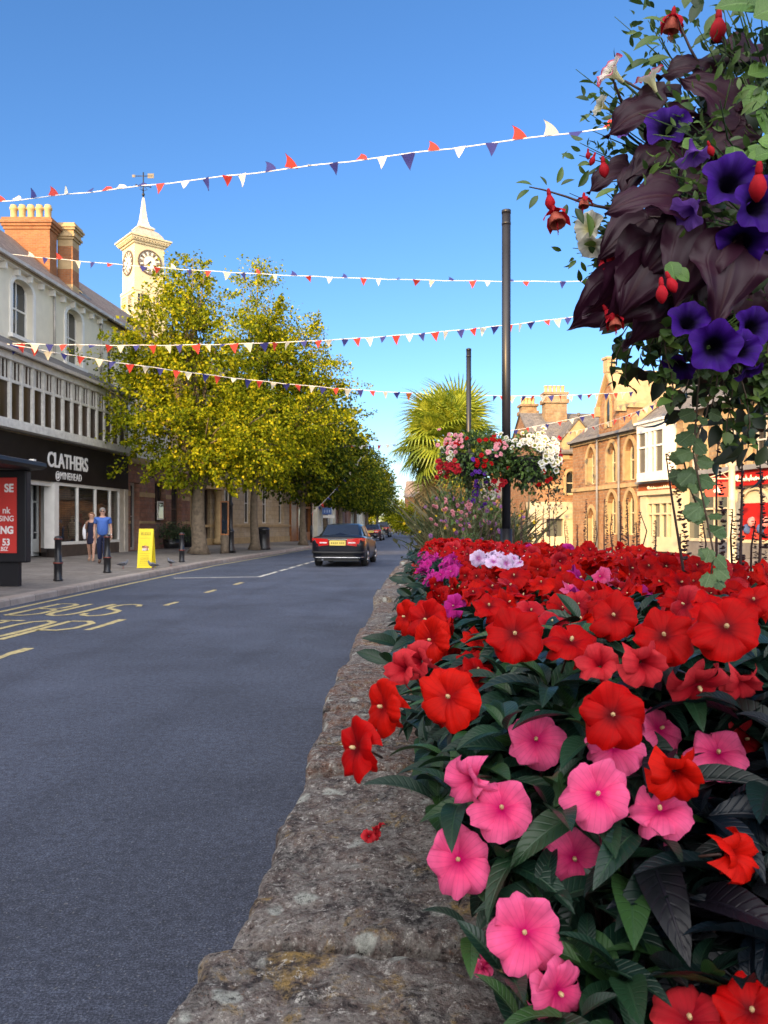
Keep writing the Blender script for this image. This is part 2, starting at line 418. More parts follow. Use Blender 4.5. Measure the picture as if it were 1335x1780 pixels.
mb = MB(); strip(mb, off(LK, -30), off(LK, -0.30), 0.26, 0.124); tag(mb.build('pavement', PAVE), kind='structure')
mb = MB(); strip(mb, off(RK, 0.30), off(RK, 32), 0.124, 0.2); tag(mb.build('pavement', PAVE), kind='structure')
def kerb(P, sgn, nm):
    mb = MB()
    A = off(P, 0.0); B = off(P, -0.30 * sgn)
    for i in range(len(P) - 1):
        a0, a1, b0, b1 = A[i], A[i + 1], B[i], B[i + 1]
        ch = 0.025 * sgn
        mb.poly([(a0[0], a0[1], -0.02), (a1[0], a1[1], -0.02), (a1[0] - ch * .3, a1[1], 0.10), (a0[0] - ch * .3, a0[1], 0.10)][::int(-sgn)])
        mb.poly([(a0[0] - ch * .3, a0[1], 0.10), (a1[0] - ch * .3, a1[1], 0.10), (a1[0] - ch, a1[1], 0.128), (a0[0] - ch, a0[1], 0.128)][::int(-sgn)])
        mb.poly([(a0[0] - ch, a0[1], 0.128), (a1[0] - ch, a1[1], 0.128), (b1[0], b1[1], 0.13), (b0[0], b0[1], 0.13)][::int(-sgn)])
    tag(mb.build(nm, KERB), kind='structure')
kerb(LK, 1, 'kerb'); kerb(RK, -1, 'kerb')

# painted markings: thin sheets lying 4 mm over the asphalt
def ribbon(mb, pts, w, z=0.004, rag=0.02):
    L = []
    n = len(pts)
    for i, p in enumerate(pts):
        a = Vector(pts[max(i - 1, 0)]); b_ = Vector(pts[min(i + 1, n - 1)]); t = (b_ - a).normalized(); q = Vector((t.y, -t.x)); p = Vector(p)
        L.append((p - q * (w / 2 + random.uniform(-rag, rag) * w), p + q * (w / 2 + random.uniform(-rag, rag) * w)))
    for i in range(n - 1):
        mb.poly([(*L[i][0], z), (*L[i][1], z), (*L[i + 1][1], z), (*L[i + 1][0], z)])
def dens(a, b_, step):
    a = Vector(a); b_ = Vector(b_); k = max(1, int((b_ - a).length / step)); return [tuple(a + (b_ - a) * i / k) for i in range(k + 1)]
mb = MB()
pts = [(interp(KL, y) + 0.28, y) for y in np.arange(6, 60, 0.5)]
ribbon(mb, pts, 0.10, rag=0.10)
for a, b_ in [((-4.08, 7.5), (-4.02, 8.7)), ((-3.93, 10.2), (-3.86, 11.35)), ((-3.78, 13.3), (-3.75, 13.9)), ((-3.66, 15.8), (-3.62, 16.5)), ((-3.47, 17.9), (-3.43, 18.6))]:
    ribbon(mb, dens(a, b_, 0.15), 0.11, rag=0.18)
tag(mb.build('road_line', LINEP), kind='structure')
mb = MB()
ribbon(mb, dens((-5.5, 20.1), (-3.35, 20.6), 0.3), 0.12, rag=0.1)
dirv = Vector((0.077, 1)).normalized(); p0 = Vector((-3.35, 20.55))
for k in range(9):
    a = p0 + dirv * (k * 1.35); ribbon(mb, dens(tuple(a), tuple(a + dirv * (0.95 if k else 1.3)), 0.2), 0.11, rag=0.1)
tag(mb.build('road_line', LINEW), kind='structure')
mb = MB()
# BUS STOP in tall road lettering
GL = {
 'B': [[(0, 0), (0, 1)], [(0, 1), (.6, 1), (.92, .9), (.92, .62), (.6, .53), (0, .53)], [(.6, .53), (1, .42), (1, .12), (.65, 0), (0, 0)]],
 'U': [[(0, 1), (0, .22), (.15, .06), (.5, 0), (.85, .06), (1, .22), (1, 1)]],
 'S': [[(1, .82), (.88, .94), (.5, 1), (.12, .94), (0, .78), (.1, .62), (.5, .52), (.9, .41), (1, .24), (.88, .06), (.5, 0), (.12, .06), (0, .2)]],
 'T': [[(0, 1), (1, 1)], [(.5, 1), (.5, 0)]],
 'O': [[(.5, 0), (.12, .07), (0, .25), (0, .75), (.12, .93), (.5, 1), (.88, .93), (1, .75), (1, .25), (.88, .07), (.5, 0)]],
 'P': [[(0, 0), (0, 1)], [(0, 1), (.65, 1), (1, .88), (1, .6), (.65, .48), (0, .48)]]}
def road_word(word, right_x, y0, h, lw, gap):
    ex = Vector((0.997, -0.077)); ey = Vector((0.077, 0.997))
    n = len(word)
    for i, ch in enumerate(word):
        o = Vector((right_x, y0)) - ex * ((n - 1 - i) * (lw + gap) + lw)
        for st in GL[ch]:
            ps = []
            for a, b_ in zip(st[:-1], st[1:]):
                for t in (0, .5): ps.append((a[0] + (b_[0] - a[0]) * t, a[1] + (b_[1] - a[1]) * t))
            ps.append(st[-1])
            ribbon(mb, [tuple(o + ex * (a * lw) + ey * (c * h)) for a, c in ps], 0.10, 0.006, rag=0.08)
road_word('BUS', -4.3, 11.75, 1.7, 0.42, 0.14)
road_word('STOP', -4.25, 9.3, 1.8, 0.42, 0.14)
tag(mb.build('road_marking', LINEP), kind='structure')

# ------------------------------------------------------------------ facade tools
def wall_holes(fr, mb, s0, s1, z0, z1, n, holes, m=0, depth=0.18, mr=None):
    """front sheet of a wall with rectangular openings and their reveals"""
    S = sorted({s0, s1, *[h[0] for h in holes], *[h[1] for h in holes]}); Zs = sorted({z0, z1, *[h[2] for h in holes], *[h[3] for h in holes]})
    S = [a for a in S if s0 <= a <= s1]; Zs = [a for a in Zs if z0 <= a <= z1]
    for i in range(len(S) - 1):
        for j in range(len(Zs) - 1):
            cs, cz = (S[i] + S[i + 1]) / 2, (Zs[j] + Zs[j + 1]) / 2
            if any(h[0] < cs < h[1] and h[2] < cz < h[3] for h in holes): continue
            fr.quad(mb, [(S[i], n, Zs[j]), (S[i + 1], n, Zs[j]), (S[i + 1], n, Zs[j + 1]), (S[i], n, Zs[j + 1])], m)
    mr = m if mr is None else mr
    for a, b_, c, d in [h[:4] for h in holes]:
        e = n - depth
        fr.quad(mb, [(a, n, c), (a, n, d), (a, e, d), (a, e, c)], mr); fr.quad(mb, [(b_, n, d), (b_, n, c), (b_, e, c), (b_, e, d)], mr)
        fr.quad(mb, [(a, n, d), (b_, n, d), (b_, e, d), (a, e, d)], mr); fr.quad(mb, [(b_, n, c), (a, n, c), (a, e, c), (b_, e, c)], mr)
def arch_pts(s0, s1, zs, rise, k=10, pointed=False):
    c = (s0 + s1) / 2; w = (s1 - s0) / 2; out = []
    for i in range(k + 1):
        t = i / k
        x = s0 + (s1 - s0) * t
        if pointed:
            q = abs(x - c) / w; zz = rise * max(0.0, 1 - q ** 1.6) ** 0.75
        else:
            q = (x - c) / w; zz = rise * math.sqrt(max(0, 1 - q * q))
        out.append((x, zs + zz))
    return out
def spandrel(fr, mb, s0, s1, zs, zt, n, depth, m=0, pointed=False):
    """fills the corners of a rectangular hole above an arch that springs at zs and crowns at zt"""
    A = arch_pts(s0, s1, zs, zt - zs, 12, pointed)
    for i in range(len(A) - 1):
        (xa, za), (xb, zb) = A[i], A[i + 1]
        fr.quad(mb, [(xa, n, za), (xb, n, zb), (xb, n, zt + 0.001), (xa, n, zt + 0.001)], m)
        fr.quad(mb, [(xb, n, zb), (xa, n, za), (xa, n - depth, za), (xb, n - depth, zb)], m)
def arch_trim(fr, mb, s0, s1, zb, zs, zt, n, w, t, m=0, pointed=False, legs=True):
    """raised moulding round an arched opening"""
    A = ([(s0, zb)] if legs else []) + arch_pts(s0, s1, zs, zt - zs, 12, pointed) + ([(s1, zb)] if legs else [])
    c = (s0 + s1) / 2
    B = ([(s0 - w, zb)] if legs else []) + arch_pts(s0 - w, s1 + w, zs, zt - zs + w, 12, pointed) + ([(s1 + w, zb)] if legs else [])
    for i in range(len(A) - 1):
        a, b_, c2, d = A[i], A[i + 1], B[i + 1], B[i]
        fr.quad(mb, [(a[0], n + t, a[1]), (b_[0], n + t, b_[1]), (c2[0], n + t, c2[1]), (d[0], n + t, d[1])][::-1], m)
        fr.quad(mb, [(d[0], n, d[1]), (c2[0], n, c2[1]), (c2[0], n + t, c2[1]), (d[0], n + t, d[1])], m)
        fr.quad(mb, [(b_[0], n - .02, b_[1]), (a[0], n - .02, a[1]), (a[0], n + t, a[1]), (b_[0], n + t, b_[1])], m)
def sash(fr, par, s0, s1, z0, z1, n, frame_m, bars_s=1, mid=True, glass=None, fw=0.07, name='window', bars_z=0):
    """window: frame with its panes as a sub-part"""
    g = MB(); f = MB()
    fr.quad(g, [(s0 + .02, n - .03, z0 + .02), (s1 - .02, n - .03, z0 + .02), (s1 - .02, n - .03, z1 - .02), (s0 + .02, n - .03, z1 - .02)])
    fr.box(f, s0, s0 + fw, n - .05, n + .02, z0, z1); fr.box(f, s1 - fw, s1, n - .05, n + .02, z0, z1)
    fr.box(f, s0 + fw, s1 - fw, n - .05, n + .018, z0, z0 + fw); fr.box(f, s0 + fw, s1 - fw, n - .05, n + .018, z1 - fw, z1)
    if mid: fr.box(f, s0 + fw, s1 - fw, n - .05, n + .016, (z0 + z1) / 2 - .03, (z0 + z1) / 2 + .03)
    for k in range(bars_s):
        c = s0 + (s1 - s0) * (k + 1) / (bars_s + 1); fr.box(f, c - .018, c + .018, n - .045, n + .012, z0 + fw, z1 - fw)
    for k in range(bars_z):
        c = z0 + (z1 - z0) * (k + 1) / (bars_z + 1); fr.box(f, s0 + fw, s1 - fw, n - .045, n + .010, c - .018, c + .018)
    o = f.build(name, frame_m, par); ORG[o.name] = ORG[par.name]
    g.build('pane', glass or GLASS, o)
    return o
# ------------------------------------------------------------------ left side of the street
FL = Fr((-12.6, 27.3), (0.085, 1.0))
def gable_roof(fr, mb, s0, s1, nE, zE, nR, zR, nB, m=0, t=0.12, over=0.1):
    for a, za, b_, zb in ((nE, zE, nR, zR), (nR, zR, nB, zE)):
        top = [(s0 - over, a, za), (s1 + over, a, za), (s1 + over, b_, zb), (s0 - over, b_, zb)]
        fr.quad(mb, top, m); fr.quad(mb, [(q[0], q[1], q[2] - t) for q in top][::-1], m)
    fr.quad(mb, [(s0 - over, nE, zE - t), (s1 + over, nE, zE - t), (s1 + over, nE, zE), (s0 - over, nE, zE)], m)
def box_walls(fr, mb, s0, s1, n0, n1, z0, z1, m=0, front=True):
    if front: fr.quad(mb, [(s0, n1, z0), (s1, n1, z0), (s1, n1, z1), (s0, n1, z1)], m)
    fr.quad(mb, [(s1, n1, z0), (s1, n0, z0), (s1, n0, z1), (s1, n1, z1)], m)
    fr.quad(mb, [(s1, n0, z0), (s0, n0, z0), (s0, n0, z1), (s1, n0, z1)], m)
    fr.quad(mb, [(s0, n0, z0), (s0, n1, z0), (s0, n1, z1), (s0, n0, z1)], m)
def gable_end(fr, mb, s, n0, n1, z0, zr, nr, m=0): fr.quad(mb, [(s, n0, z0), (s, n1, z0), (s, nr, zr)], m)

# ---- the clothes shop
S0, S1 = -3.5, 8.35
B1 = empty('shop_building', FL.p(2.4, -4, 0.2), 'cream rendered shop with a dark fascia reading CLATHERS and white mullioned upper windows', 'shop')
mb = MB()
box_walls(FL, mb, S0, S1, -9, -0.6, 0.1, 4.7, 0, front=False)                       # ground storey shell
box_walls(FL, mb, S0, S1, -9, -1.2, 4.7, 11.05, 0, front=False)
uw = [(0.95, 2.35, 8.45, 10.6), (4.95, 6.35, 8.25, 10.6)]
wall_holes(FL, mb, S0, S1, 7.9, 11.05, -1.2, uw, 0, 0.28)
for a, b_, c, d in uw: spandrel(FL, mb, a, b_, d - 0.32, d, -1.2, 0.28)
FL.quad(mb, [(S0, -0.6, 3.0), (S1, -0.6, 3.0), (S1, -0.6, 4.7), (S0, -0.6, 4.7)])
gable_end(FL, mb, S0, -9, -1.2, 11.05, 13.5, -3.5)
FL.box(mb, S0, S1, -1.0, -0.2, 4.5, 4.62)
mb.build('wall', CREAM, B1)
mb = MB()
for a, b_, c, d in uw: arch_trim(FL, mb, a, b_, c - 0.05, d - 0.32, d, -1.2, 0.17, 0.05)
for a, b_, c, d in uw: FL.box(mb, a - .25, b_ + .25, -1.2, -1.02, c - .17, c - .03)
for k in range(14): FL.box(mb, S0 + .3 + k * .85, S0 + .42 + k * .85, -1.2, -0.98, 10.62, 10.85)
FL.box(mb, S0, S1, -1.2, -0.95, 10.86, 11.0)
mb.build('window_surround', WHITE, B1)
for a, b_, c, d in uw: sash(FL, B1, a, b_, c, d, -1.45, WHITE, 1, True)
mb = MB(); gable_roof(FL, mb, S0, S1, -0.85, 11.03, -3.5, 13.5, -9.2); mb.build('roof', TILE, B1)
mb = MB()
FL.box(mb, S0, S1 + .2, -0.86, -0.72, 10.95, 11.07); FL.box(mb, S0, S1, 0.32, 0.46, 7.18, 7.30)
for q in (-1.0, 3.9, 8.1): mb.tube([FL.p(q, -1.13, 11.0), FL.p(q, -1.13, 8.3)], 0.045, 6)
mb.build('gutter', GUTTER, B1)
mb = MB()   # lean-to slates over the projecting first floor
FL.quad(mb, [(S0, 0.34, 7.3), (S1, 0.34, 7.3), (S1, -1.2, 8.2), (S0, -1.2, 8.2)])
FL.quad(mb, [(S0, 0.34, 7.18), (S0, 0.34, 7.3), (S0, -1.2, 8.2), (S0, -1.2, 7.18)]); FL.quad(mb, [(S1, 0.34, 7.3), (S1, 0.34, 7.18), (S1, -1.2, 7.18), (S1, -1.2, 8.2)])
mb.build('lean_to_roof', SLATE, B1)
mb = MB()   # first floor glazing strip: rails and mullions
FL.box(mb, S0, S1, -0.15, 0.40, 4.62, 4.84); FL.box(mb, S0, S1, -0.1, 0.22, 4.84, 4.96)
FL.box(mb, S0, S1, -0.1, 0.20, 6.95, 7.2); FL.box(mb, S0, S1, 0.0, 0.115, 6.22, 6.32)
k = 0; q = S0
MULL = []
while q < S1 + .01:
    FL.box(mb, q - .06, q + .06, -0.0, 0.13, 4.96, 6.95); MULL.append(q); q += 0.715
for q in MULL[:-1]:
    for t in (1 / 3, 2 / 3): FL.box(mb, q + .715 * t - .018, q + .715 * t + .018, 0.0, 0.085, 6.32, 6.95)
mb.build('mullion_frame', OFFWH, B1)
mb = MB(); FL.quad(mb, [(S0, 0.04, 4.9), (S1, 0.04, 4.9), (S1, 0.04, 7.0), (S0, 0.04, 7.0)]); mb.build('upper_glazing', M('brown_glass', (0.040, 0.021, 0.013), 0.30, var=.5, vscale=1.1, spec=.35), B1)
mb = MB(); FL.box(mb, S0, S1, -0.55, 0.06, 3.02, 4.55); sg = mb.build('fascia_sign', SIGNBK, B1, bevel=0.02)
LETT = M('white_sign_lettering', (0.82, 0.80, 0.78), 0.5, var=0.05)
rt = FL.u; up = Vector((0, 0, 1))
text('CLATHERS', 0.78, LETT, face_mx(FL.p(2.72, 0.07, 3.57), rt, up), sg, xs=0.86, bold=0.012, ext=0.02)
text('@MINEHEAD', 0.40, LETT, face_mx(FL.p(2.75, 0.07, 3.14), rt, up), sg, xs=0.80, bold=0.0, ext=0.008, spacing=1.12)
# shop front: stall riser, pilasters, angled entrance, big panes
mb = MB(); FL.box(mb, 2.05, 7.55, -0.45, -0.02, 0.1, 0.62); FL.box(mb, S0, 0.02, -.3, -0.02, 0.1, 0.55); mb.hexa([FL.p(1.78, -.03, .1), FL.p(1.86, -.1, .1), FL.p(2.5, -.9, .1), FL.p(2.42, -.9, .1), FL.p(1.78, -.03, .5), FL.p(1.86, -.1, .5), FL.p(2.5, -.9, .5), FL.p(2.42, -.9, .5)]); mb.build('stall_riser', M('brown_tiled_riser', (0.05, 0.035, 0.03), 0.4, var=0.4), B1)
mb = MB()
FL.box(mb, 7.55, 8.0, -0.5, 0.0, 0.1, 3.02); FL.box(mb, 8.0, 8.35, -0.6, 0.05, 0.1, 3.02)
mb.build('pilaster', M('stone_coloured_paint', (0.50, 0.45, 0.38), 0.7, var=0.15), B1)
mb = MB()
FL.box(mb, 2.0, 7.55, -0.12, 0.0, 0.62, 0.74); FL.box(mb, 2.0, 7.55, -0.1, 0.0, 2.9, 3.02)
for q in (2.0, 3.58, 5.15, 6.55, 7.46): FL.box(mb, q, q + .09, -0.1, 0.005, 0.74, 2.9)
FL.box(mb, 1.75, 2.0, -0.4, 0.01, 0.5, 3.02)
# white panel returning into the entrance
a = FL.p(1.75, 0.0, 0.5); 
mb.hexa([FL.p(1.75, -.01, .5), FL.p(1.85, -.06, .5), FL.p(2.55, -.92, .5), FL.p(2.45, -.92, .5), FL.p(1.75, -.01, 3.0), FL.p(1.85, -.06, 3.0), FL.p(2.55, -.92, 3.0), FL.p(2.45, -.92, 3.0)])
FL.box(mb, -0.1, 0.1, -.3, 0.0, 0.55, 3.0); FL.box(mb, S0, -0.1, -.15, -.01, 0.55, 0.68); FL.box(mb, 0.1, 1.75, -.3, -.1, 2.85, 3.01)
mb.build('shopfront_frame', WHITE, B1)
DOORW = M('pale_door_paint', (0.66, 0.68, 0.68), 0.4, var=0.05)
mb = MB(); FL.box(mb, 1.98, 2.05, -1.1, -1.0, .2, 2.9); FL.box(mb, 2.40, 2.47, -1.1, -1.0, .2, 2.9); FL.box(mb, 2.05, 2.4, -1.1, -1.0, .2, .85); FL.box(mb, 2.05, 2.4, -1.1, -1.0, 2.25, 2.31); FL.box(mb, 2.05, 2.4, -1.1, -1.0, 1.08, 1.12)
dr = mb.build('door', DOORW, B1); ORG[dr.name] = ORG[B1.name]
mb = MB(); FL.quad(mb, [(-.3, -1.06, .2), (2.6, -1.06, .2), (2.6, -1.06, 3.0), (-.3, -1.06, 3.0)]); mb.build('pane', GLASS, dr)
mb = MB(); mb.tube([FL.p(2.02, -.97, 1.05), FL.p(2.02, -.97, 1.4)], 0.015, 6); mb.build('handle', LEAD, dr)
mb = MB(); FL.box(mb, 1.95, 2.2, -0.25, -0.12, 2.55, 2.85); mb.build('alarm_box', M('alarm_box_plastic', (0.7, 0.55, 0.52), 0.4), B1)
# interior: back wall, goods behind glass
SEE = glass_mat('shop_window_glass', (0.03, 0.03, 0.03), 0.015, see=0.55)
mb = MB(); FL.quad(mb, [(2.05, -0.06, 0.7), (7.5, -0.06, 0.7), (7.5, -0.06, 2.95), (2.05, -0.06, 2.95)]); mb.build('shop_window', SEE, B1)
mb = MB()
z0, z1 = 0.74, 2.9    # security lattice behind the glass
nb = 46
for k in range(nb + 1):
    q = 2.1 + 5.4 * k / nb
    if k % 1 == 0: FL.box(mb, q - .006, q + .006, -0.26, -0.255, z0, z1)
for k in range(26):
    z = z0 + (z1 - z0) * k / 25; FL.box(mb, 2.1, 7.5, -0.254, -0.249, z - .008, z + .008)
mb.build('security_grille', M('grille_metal', (0.05, 0.045, 0.04), 0.5, metal=0.6), B1)
mb = MB(); FL.quad(mb, [(2.62, -2.3, .3), (7.6, -2.3, .3), (7.6, -2.3, 3.0), (2.62, -2.3, 3.0)], 0); FL.quad(mb, [(2, -.4, .35), (7.6, -.4, .35), (7.6, -2.3, .35), (2, -2.3, .35)], 1)
FL.box(mb, 2.60, 2.66, -2.3, -.95, .3, 3.0, 0); FL.box(mb, 7.5, 7.56, -2.3, -.45, .3, 3.0, 0)
mb.build('interior', [M('shop_interior_wall', (0.32, 0.16, 0.08), 0.8, var=0.5, vscale=1.5), M('shop_floor', (0.14, 0.10, 0.07), 0.7)], B1)
GOODS = [M('cloth_' + n, c, 0.9, var=0.3) for n, c in (('red', (.35, .04, .03)), ('blue', (.05, .09, .22)), ('cream', (.6, .52, .36)), ('dark', (.03, .03, .04)), ('green', (.09, .16, .08)), ('rust', (.4, .14, .05)))]
for k in range(16):
    mb = MB(); q = 2.95 + k * .285 + random.uniform(-.05, .05); n = -0.75 - random.random() * 1.1; z = random.uniform(0.75, 1.2)
    c = FL.p(q, n, 0)
    mb.tube([(c[0], c[1], .36), (c[0], c[1], z)], .02, 6, 1)
    mb.lathe([(.10, 0), (.17, .08), (.15, .25), (.19, .45), (.20, .55), (.06, .62), (.05, .68)], (c[0], c[1], z - .12), 10, 0, True, 1, .7)
    mb.ball((c[0], c[1], z + .64), .09, 8, 0)
    o = mb.build('clothed_mannequin', [GOODS[k % 6], BLACK]); tag(o, 'dressed shop mannequin standing behind the shop window lattice', 'mannequin', 'mannequins in the shop window')
# chimney stacks
ch = empty('chimney_stack', W(47, 480, 33), 'orange brick chimney stack with five buff clay pots on the shop roof', 'chimney'); c0 = ORG[ch.name]
def stack(mb, x0, x1, y0, y1, z0, z1, corb, m=0, band=None):
    mb.box(x0, x1, y0, y1, z0, z1 - .45, m)
    for i, (dz, e) in enumerate(((.45, .05), (.33, .11), (.21, .17), (.09, .10))):
        mb.box(x0 - e * corb, x1 + e * corb, y0 - e * corb, y1 + e * corb, z1 - dz, z1 - dz + .12, corb_m if i >= 1 and band else m)
corb_m = 0
mb = MB(); stack(mb, -15.98, -14.08, 32.4, 33.1, 10.8, 14.3, 1); mb.build('brickwork', BRICK, ch)
for k in range(5):
    mb = MB(); x = -15.76 + k * .365
    mb.lathe([(.13, 0), (.15, .06), (.125, .1), (.135, .5), (.17, .54), (.17, .62), (.13, .64), (.135, .72), (.11, .72), (.10, .5)], (x, 32.75, 14.27), 12); mb.build('chimney_pot', POT, ch)
ch2 = empty('chimney_stack', (-13.9, 33.8, 12), 'narrow banded brick and stone chimney stack with stone cap beside the one with pots', 'chimney')
mb = MB(); corb_m = 1
z = 11.2
z = 10.6
for i, h in enumerate((.9, .35, .65, .4, .6, .3)):
    mb.box(-14.18, -13.52, 33.4, 34.1, z, z + h, i % 2); z += h
for e, h in ((.06, .1), (.12, .1), (.07, .18), (.14, .1), (.19, .08), (.12, .12)):
    mb.box(-14.18 - e, -13.52 + e, 33.4 - e, 34.1 + e, z, z + h, 1); z += h
mb.build('brickwork', [BRICK, DRESS], ch2)
mb = MB()
sl = (13.5 - 11.03) / (3.5 - .85)
def onroof(s, n, h): return FL.p(s, n, 11.03 + (-.85 - n) * sl + h)
for (s0_, s1_, n0_, n1_) in ((7.1, 7.16, -3.0, -1.6), (8.0, 8.06, -3.0, -1.6), (7.1, 8.06, -1.66, -1.6), (7.1, 8.06, -3.0, -2.94)):
    mb.hexa([onroof(s0_, n1_, 0), onroof(s1_, n1_, 0), onroof(s1_, n0_, 0), onroof(s0_, n0_, 0), onroof(s0_, n1_, .08), onroof(s1_, n1_, .08), onroof(s1_, n0_, .08), onroof(s0_, n0_, .08)])
sk = mb.build('rooflight', LEAD, B1); ORG[sk.name] = ORG[B1.name]
mb = MB(); mb.poly([onroof(7.12, -1.63, .04), onroof(8.04, -1.63, .04), onroof(8.04, -2.97, .04), onroof(7.12, -2.97, .04)]); mb.build('pane', GLASS, sk)

# ---- red sandstone neighbour behind the first tree
T0, T1_ = 8.45, 17.0
B2 = empty('corner_building', FL.p(12.7, -4, .2), 'building of banded red sandstone with cream upper wall behind the first street tree', 'building')
mb = MB()
holes = [(8.7, 9.75, 0.2, 3.4), (11.7, 13.2, 1.5, 3.6), (14.0, 15.6, 0.9, 3.6)]
wall_holes(FL, mb, T0, T1_, 0.1, 4.6, 0, holes, 0, .3)
up_h = [(8.9, 9.8, 7.6, 9.9), (11.6, 12.6, 7.6, 9.9), (14.3, 15.3, 7.6, 9.9)]
wall_holes(FL, mb, T0, T1_, 4.6, 11.05, -1.2, up_h, 1, .25)
FL.quad(mb, [(T0, 0, 4.6), (T1_, 0, 4.6), (T1_, -1.2, 4.9), (T0, -1.2, 4.9)], 2)
box_walls(FL, mb, T0, T1_, -9, -1.2, .1, 11.05, 1, False)
FL.quad(mb, [(T0, -1.2, .1), (T0, 0, .1), (T0, 0, 4.6), (T0, -1.2, 4.9)], 0); FL.quad(mb, [(T1_, 0, .1), (T1_, -1.2, .1), (T1_, -1.2, 4.9), (T1_, 0, 4.6)], 0)
gable_end(FL, mb, T1_, -1.2, -9, 11.05, 13.5, -3.5, 1)
mb.build('wall', [REDSTONE, CREAM, LEAD], B2)
mb = MB()
for a, b_ in ((T0, 8.68), (9.77, 11.65), (13.25, 13.95), (15.65, T1_)):
    FL.box(mb, a, b_, -.05, .04, 1.45, 1.58); FL.box(mb, a, b_, -.05, .03, 2.75, 2.98)
FL.box(mb, T0, T1_, -.05, .12, 4.3, 4.6)
mb.build('stone_band', DRESS, B2)
mb = MB(); gable_roof(FL, mb, T0, T1_, -.85, 11.03, -3.5, 13.5, -9.2); mb.build('roof', TILE, B2)
mb = MB(); FL.box(mb, T0 + .2, T1_, -.86, -.72, 10.95, 11.07); mb.build('gutter', GUTTER, B2)
GREYP = M('grey_door_paint', (0.40, 0.38, 0.37), .5, var=.1)
sash(FL, B2, 8.7, 9.75, 0.2, 3.4, -.28, GREYP, 1, False, name='door', fw=.12, bars_z=1)
sash(FL, B2, 11.7, 13.2, 1.5, 3.6, -.28, M('dark_wood', (0.10, .06, .04), .5), 2, False, bars_z=1)
sash(FL, B2, 14.0, 15.6, .9, 3.6, -.28, M('dark_wood2', (0.10, .06, .04), .5), 1, False, bars_z=1)
for h in up_h: sash(FL, B2, *h, -1.42, WHITE, 1, True)
mb = MB(); FL.box(mb, 11.95, 12.75, .02, .06, 1.65, 2.6); nbd = mb.build('notice_board', WHITE); tag(nbd, 'white framed notice board on the red sandstone wall', 'notice board')
mb = MB(); FL.box(mb, 12.02, 12.68, .06, .068, 1.72, 2.53); q = mb.build('pane', GLASS, nbd, local=True)

# ---- buff stone bank building at an angle, then the timber shopfront
FB = Fr((-11.6, 44.6), (0.33, 1.0))
B3 = empty('stone_building', FB.p(7, -5, .2), 'buff ashlar stone building with columns at its entrance behind the second street tree', 'building')
LB = 14.2
mb = MB()
hs = [(1.4, 2.9, .25, 3.6), (4.6, 5.5, 1.5, 4.2), (7.2, 8.1, 1.5, 4.2), (9.8, 10.7, 1.5, 4.2), (12.4, 13.2, 1.5, 4.2)] + [(k, k + 1, 6.2, 8.6) for k in (1.7, 4.5, 7.1, 9.7, 12.3)]
wall_holes(FB, mb, 0, LB, .1, 10.2, 0, hs, 0, .25)
box_walls(FB, mb, 0, LB, -10, 0, .1, 10.2, 0, False)
mb.build('wall', BUFF, B3)
mb = MB(); FB.box(mb, 0, LB, -.1, .10, 1.25, 1.4); FB.box(mb, 0, LB, -.1, .16, 4.9, 5.2); FB.box(mb, -.1, LB + .1, -.1, .35, 9.9, 10.35); FB.box(mb, 0, LB, -.05, .07, .1, .55)
mb.build('stone_band', DRESS, B3)
mb = MB(); gable_roof(FB, mb, 0, LB, .2, 10.36, -5, 13.2, -10.2); gable_end(FB, mb, 0, -10, 0, 10.2, 13.0, -5); mb.build('roof', SLATE, B3)
for k in (.9, 3.2):
    mb = MB(); c = FB.p(k, .38, .2)
    mb.lathe([(.34, 0), (.34, .22), (.28, .3), (.26, .42), (.23, 2.9), (.25, 3.0), (.33, 3.2), (.33, 3.35)], c, 16); mb.build('column', DRESS, B3)
mb = MB(); FB.box(mb, .4, 3.7, 0, .8, 3.55, 4.1); mb.build('porch', DRESS, B3)
for i, h in enumerate(hs): sash(FB, B3, *h[:4], -.22, WHITE if i else M('dark_wood3', (.1, .06, .04), .5), 1, i > 0, name='window' if i else 'door')
FW = Fr(FB.p(LB + .05, 0, 0), (0.22, 1.0))
B4 = empty('timber_shopfront_building', FW.p(3, -4, .2), 'small shop with an orange varnished timber front and dark doorway past the stone building', 'shop')
WOOD = M('varnished_timber', (.36, .13, .035), .35, var=.3, vscale=4)
mb = MB(); box_walls(FW, mb, 0, 7, -9, -.3, .1, 8.5, 0); mb.build('wall', CREAM, B4)
mb = MB(); FW.box(mb, .1, .7, -.3, .1, .1, 3.1); FW.box(mb, .7, 1.6, -.3, .05, .1, 3.0); FW.box(mb, 1.6, 1.9, -.3, .1, .1, 3.1); FW.box(mb, 5.0, 5.4, -.3, .1, .1, 3.1); FW.box(mb, 1.9, 5.0, -.3, .0, 2.7, 3.1); FW.box(mb, 0, 5.5, -.3, .22, 3.1, 3.35); FW.box(mb, 3.2, 5.0, -.3, .02, .1, .8)
mb.build('timber_front', WOOD, B4)
mb = MB(); FW.quad(mb, [(1.9, -.2, .15), (5, -.2, .15), (5, -.2, 2.7), (1.9, -.2, 2.7)]); mb.build('shop_window', GLASS, B4)
mb = MB(); FW.box(mb, .1, 1.7, -.1, .3, 3.6, 4.3); o = mb.build('hanging_sign', M('dark_red_sign', (.12, .012, .015), .5), B4, bevel=.05)
mb = MB(); gable_roof(FW, mb, 0, 7, 0, 8.5, -4.5, 11, -9.2); mb.build('roof', SLATE, B4)
sash(FW, B4, 1.2, 2.2, 4.8, 6.8, -.27, WHITE); sash(FW, B4, 4.2, 5.2, 4.8, 6.8, -.27, WHITE)

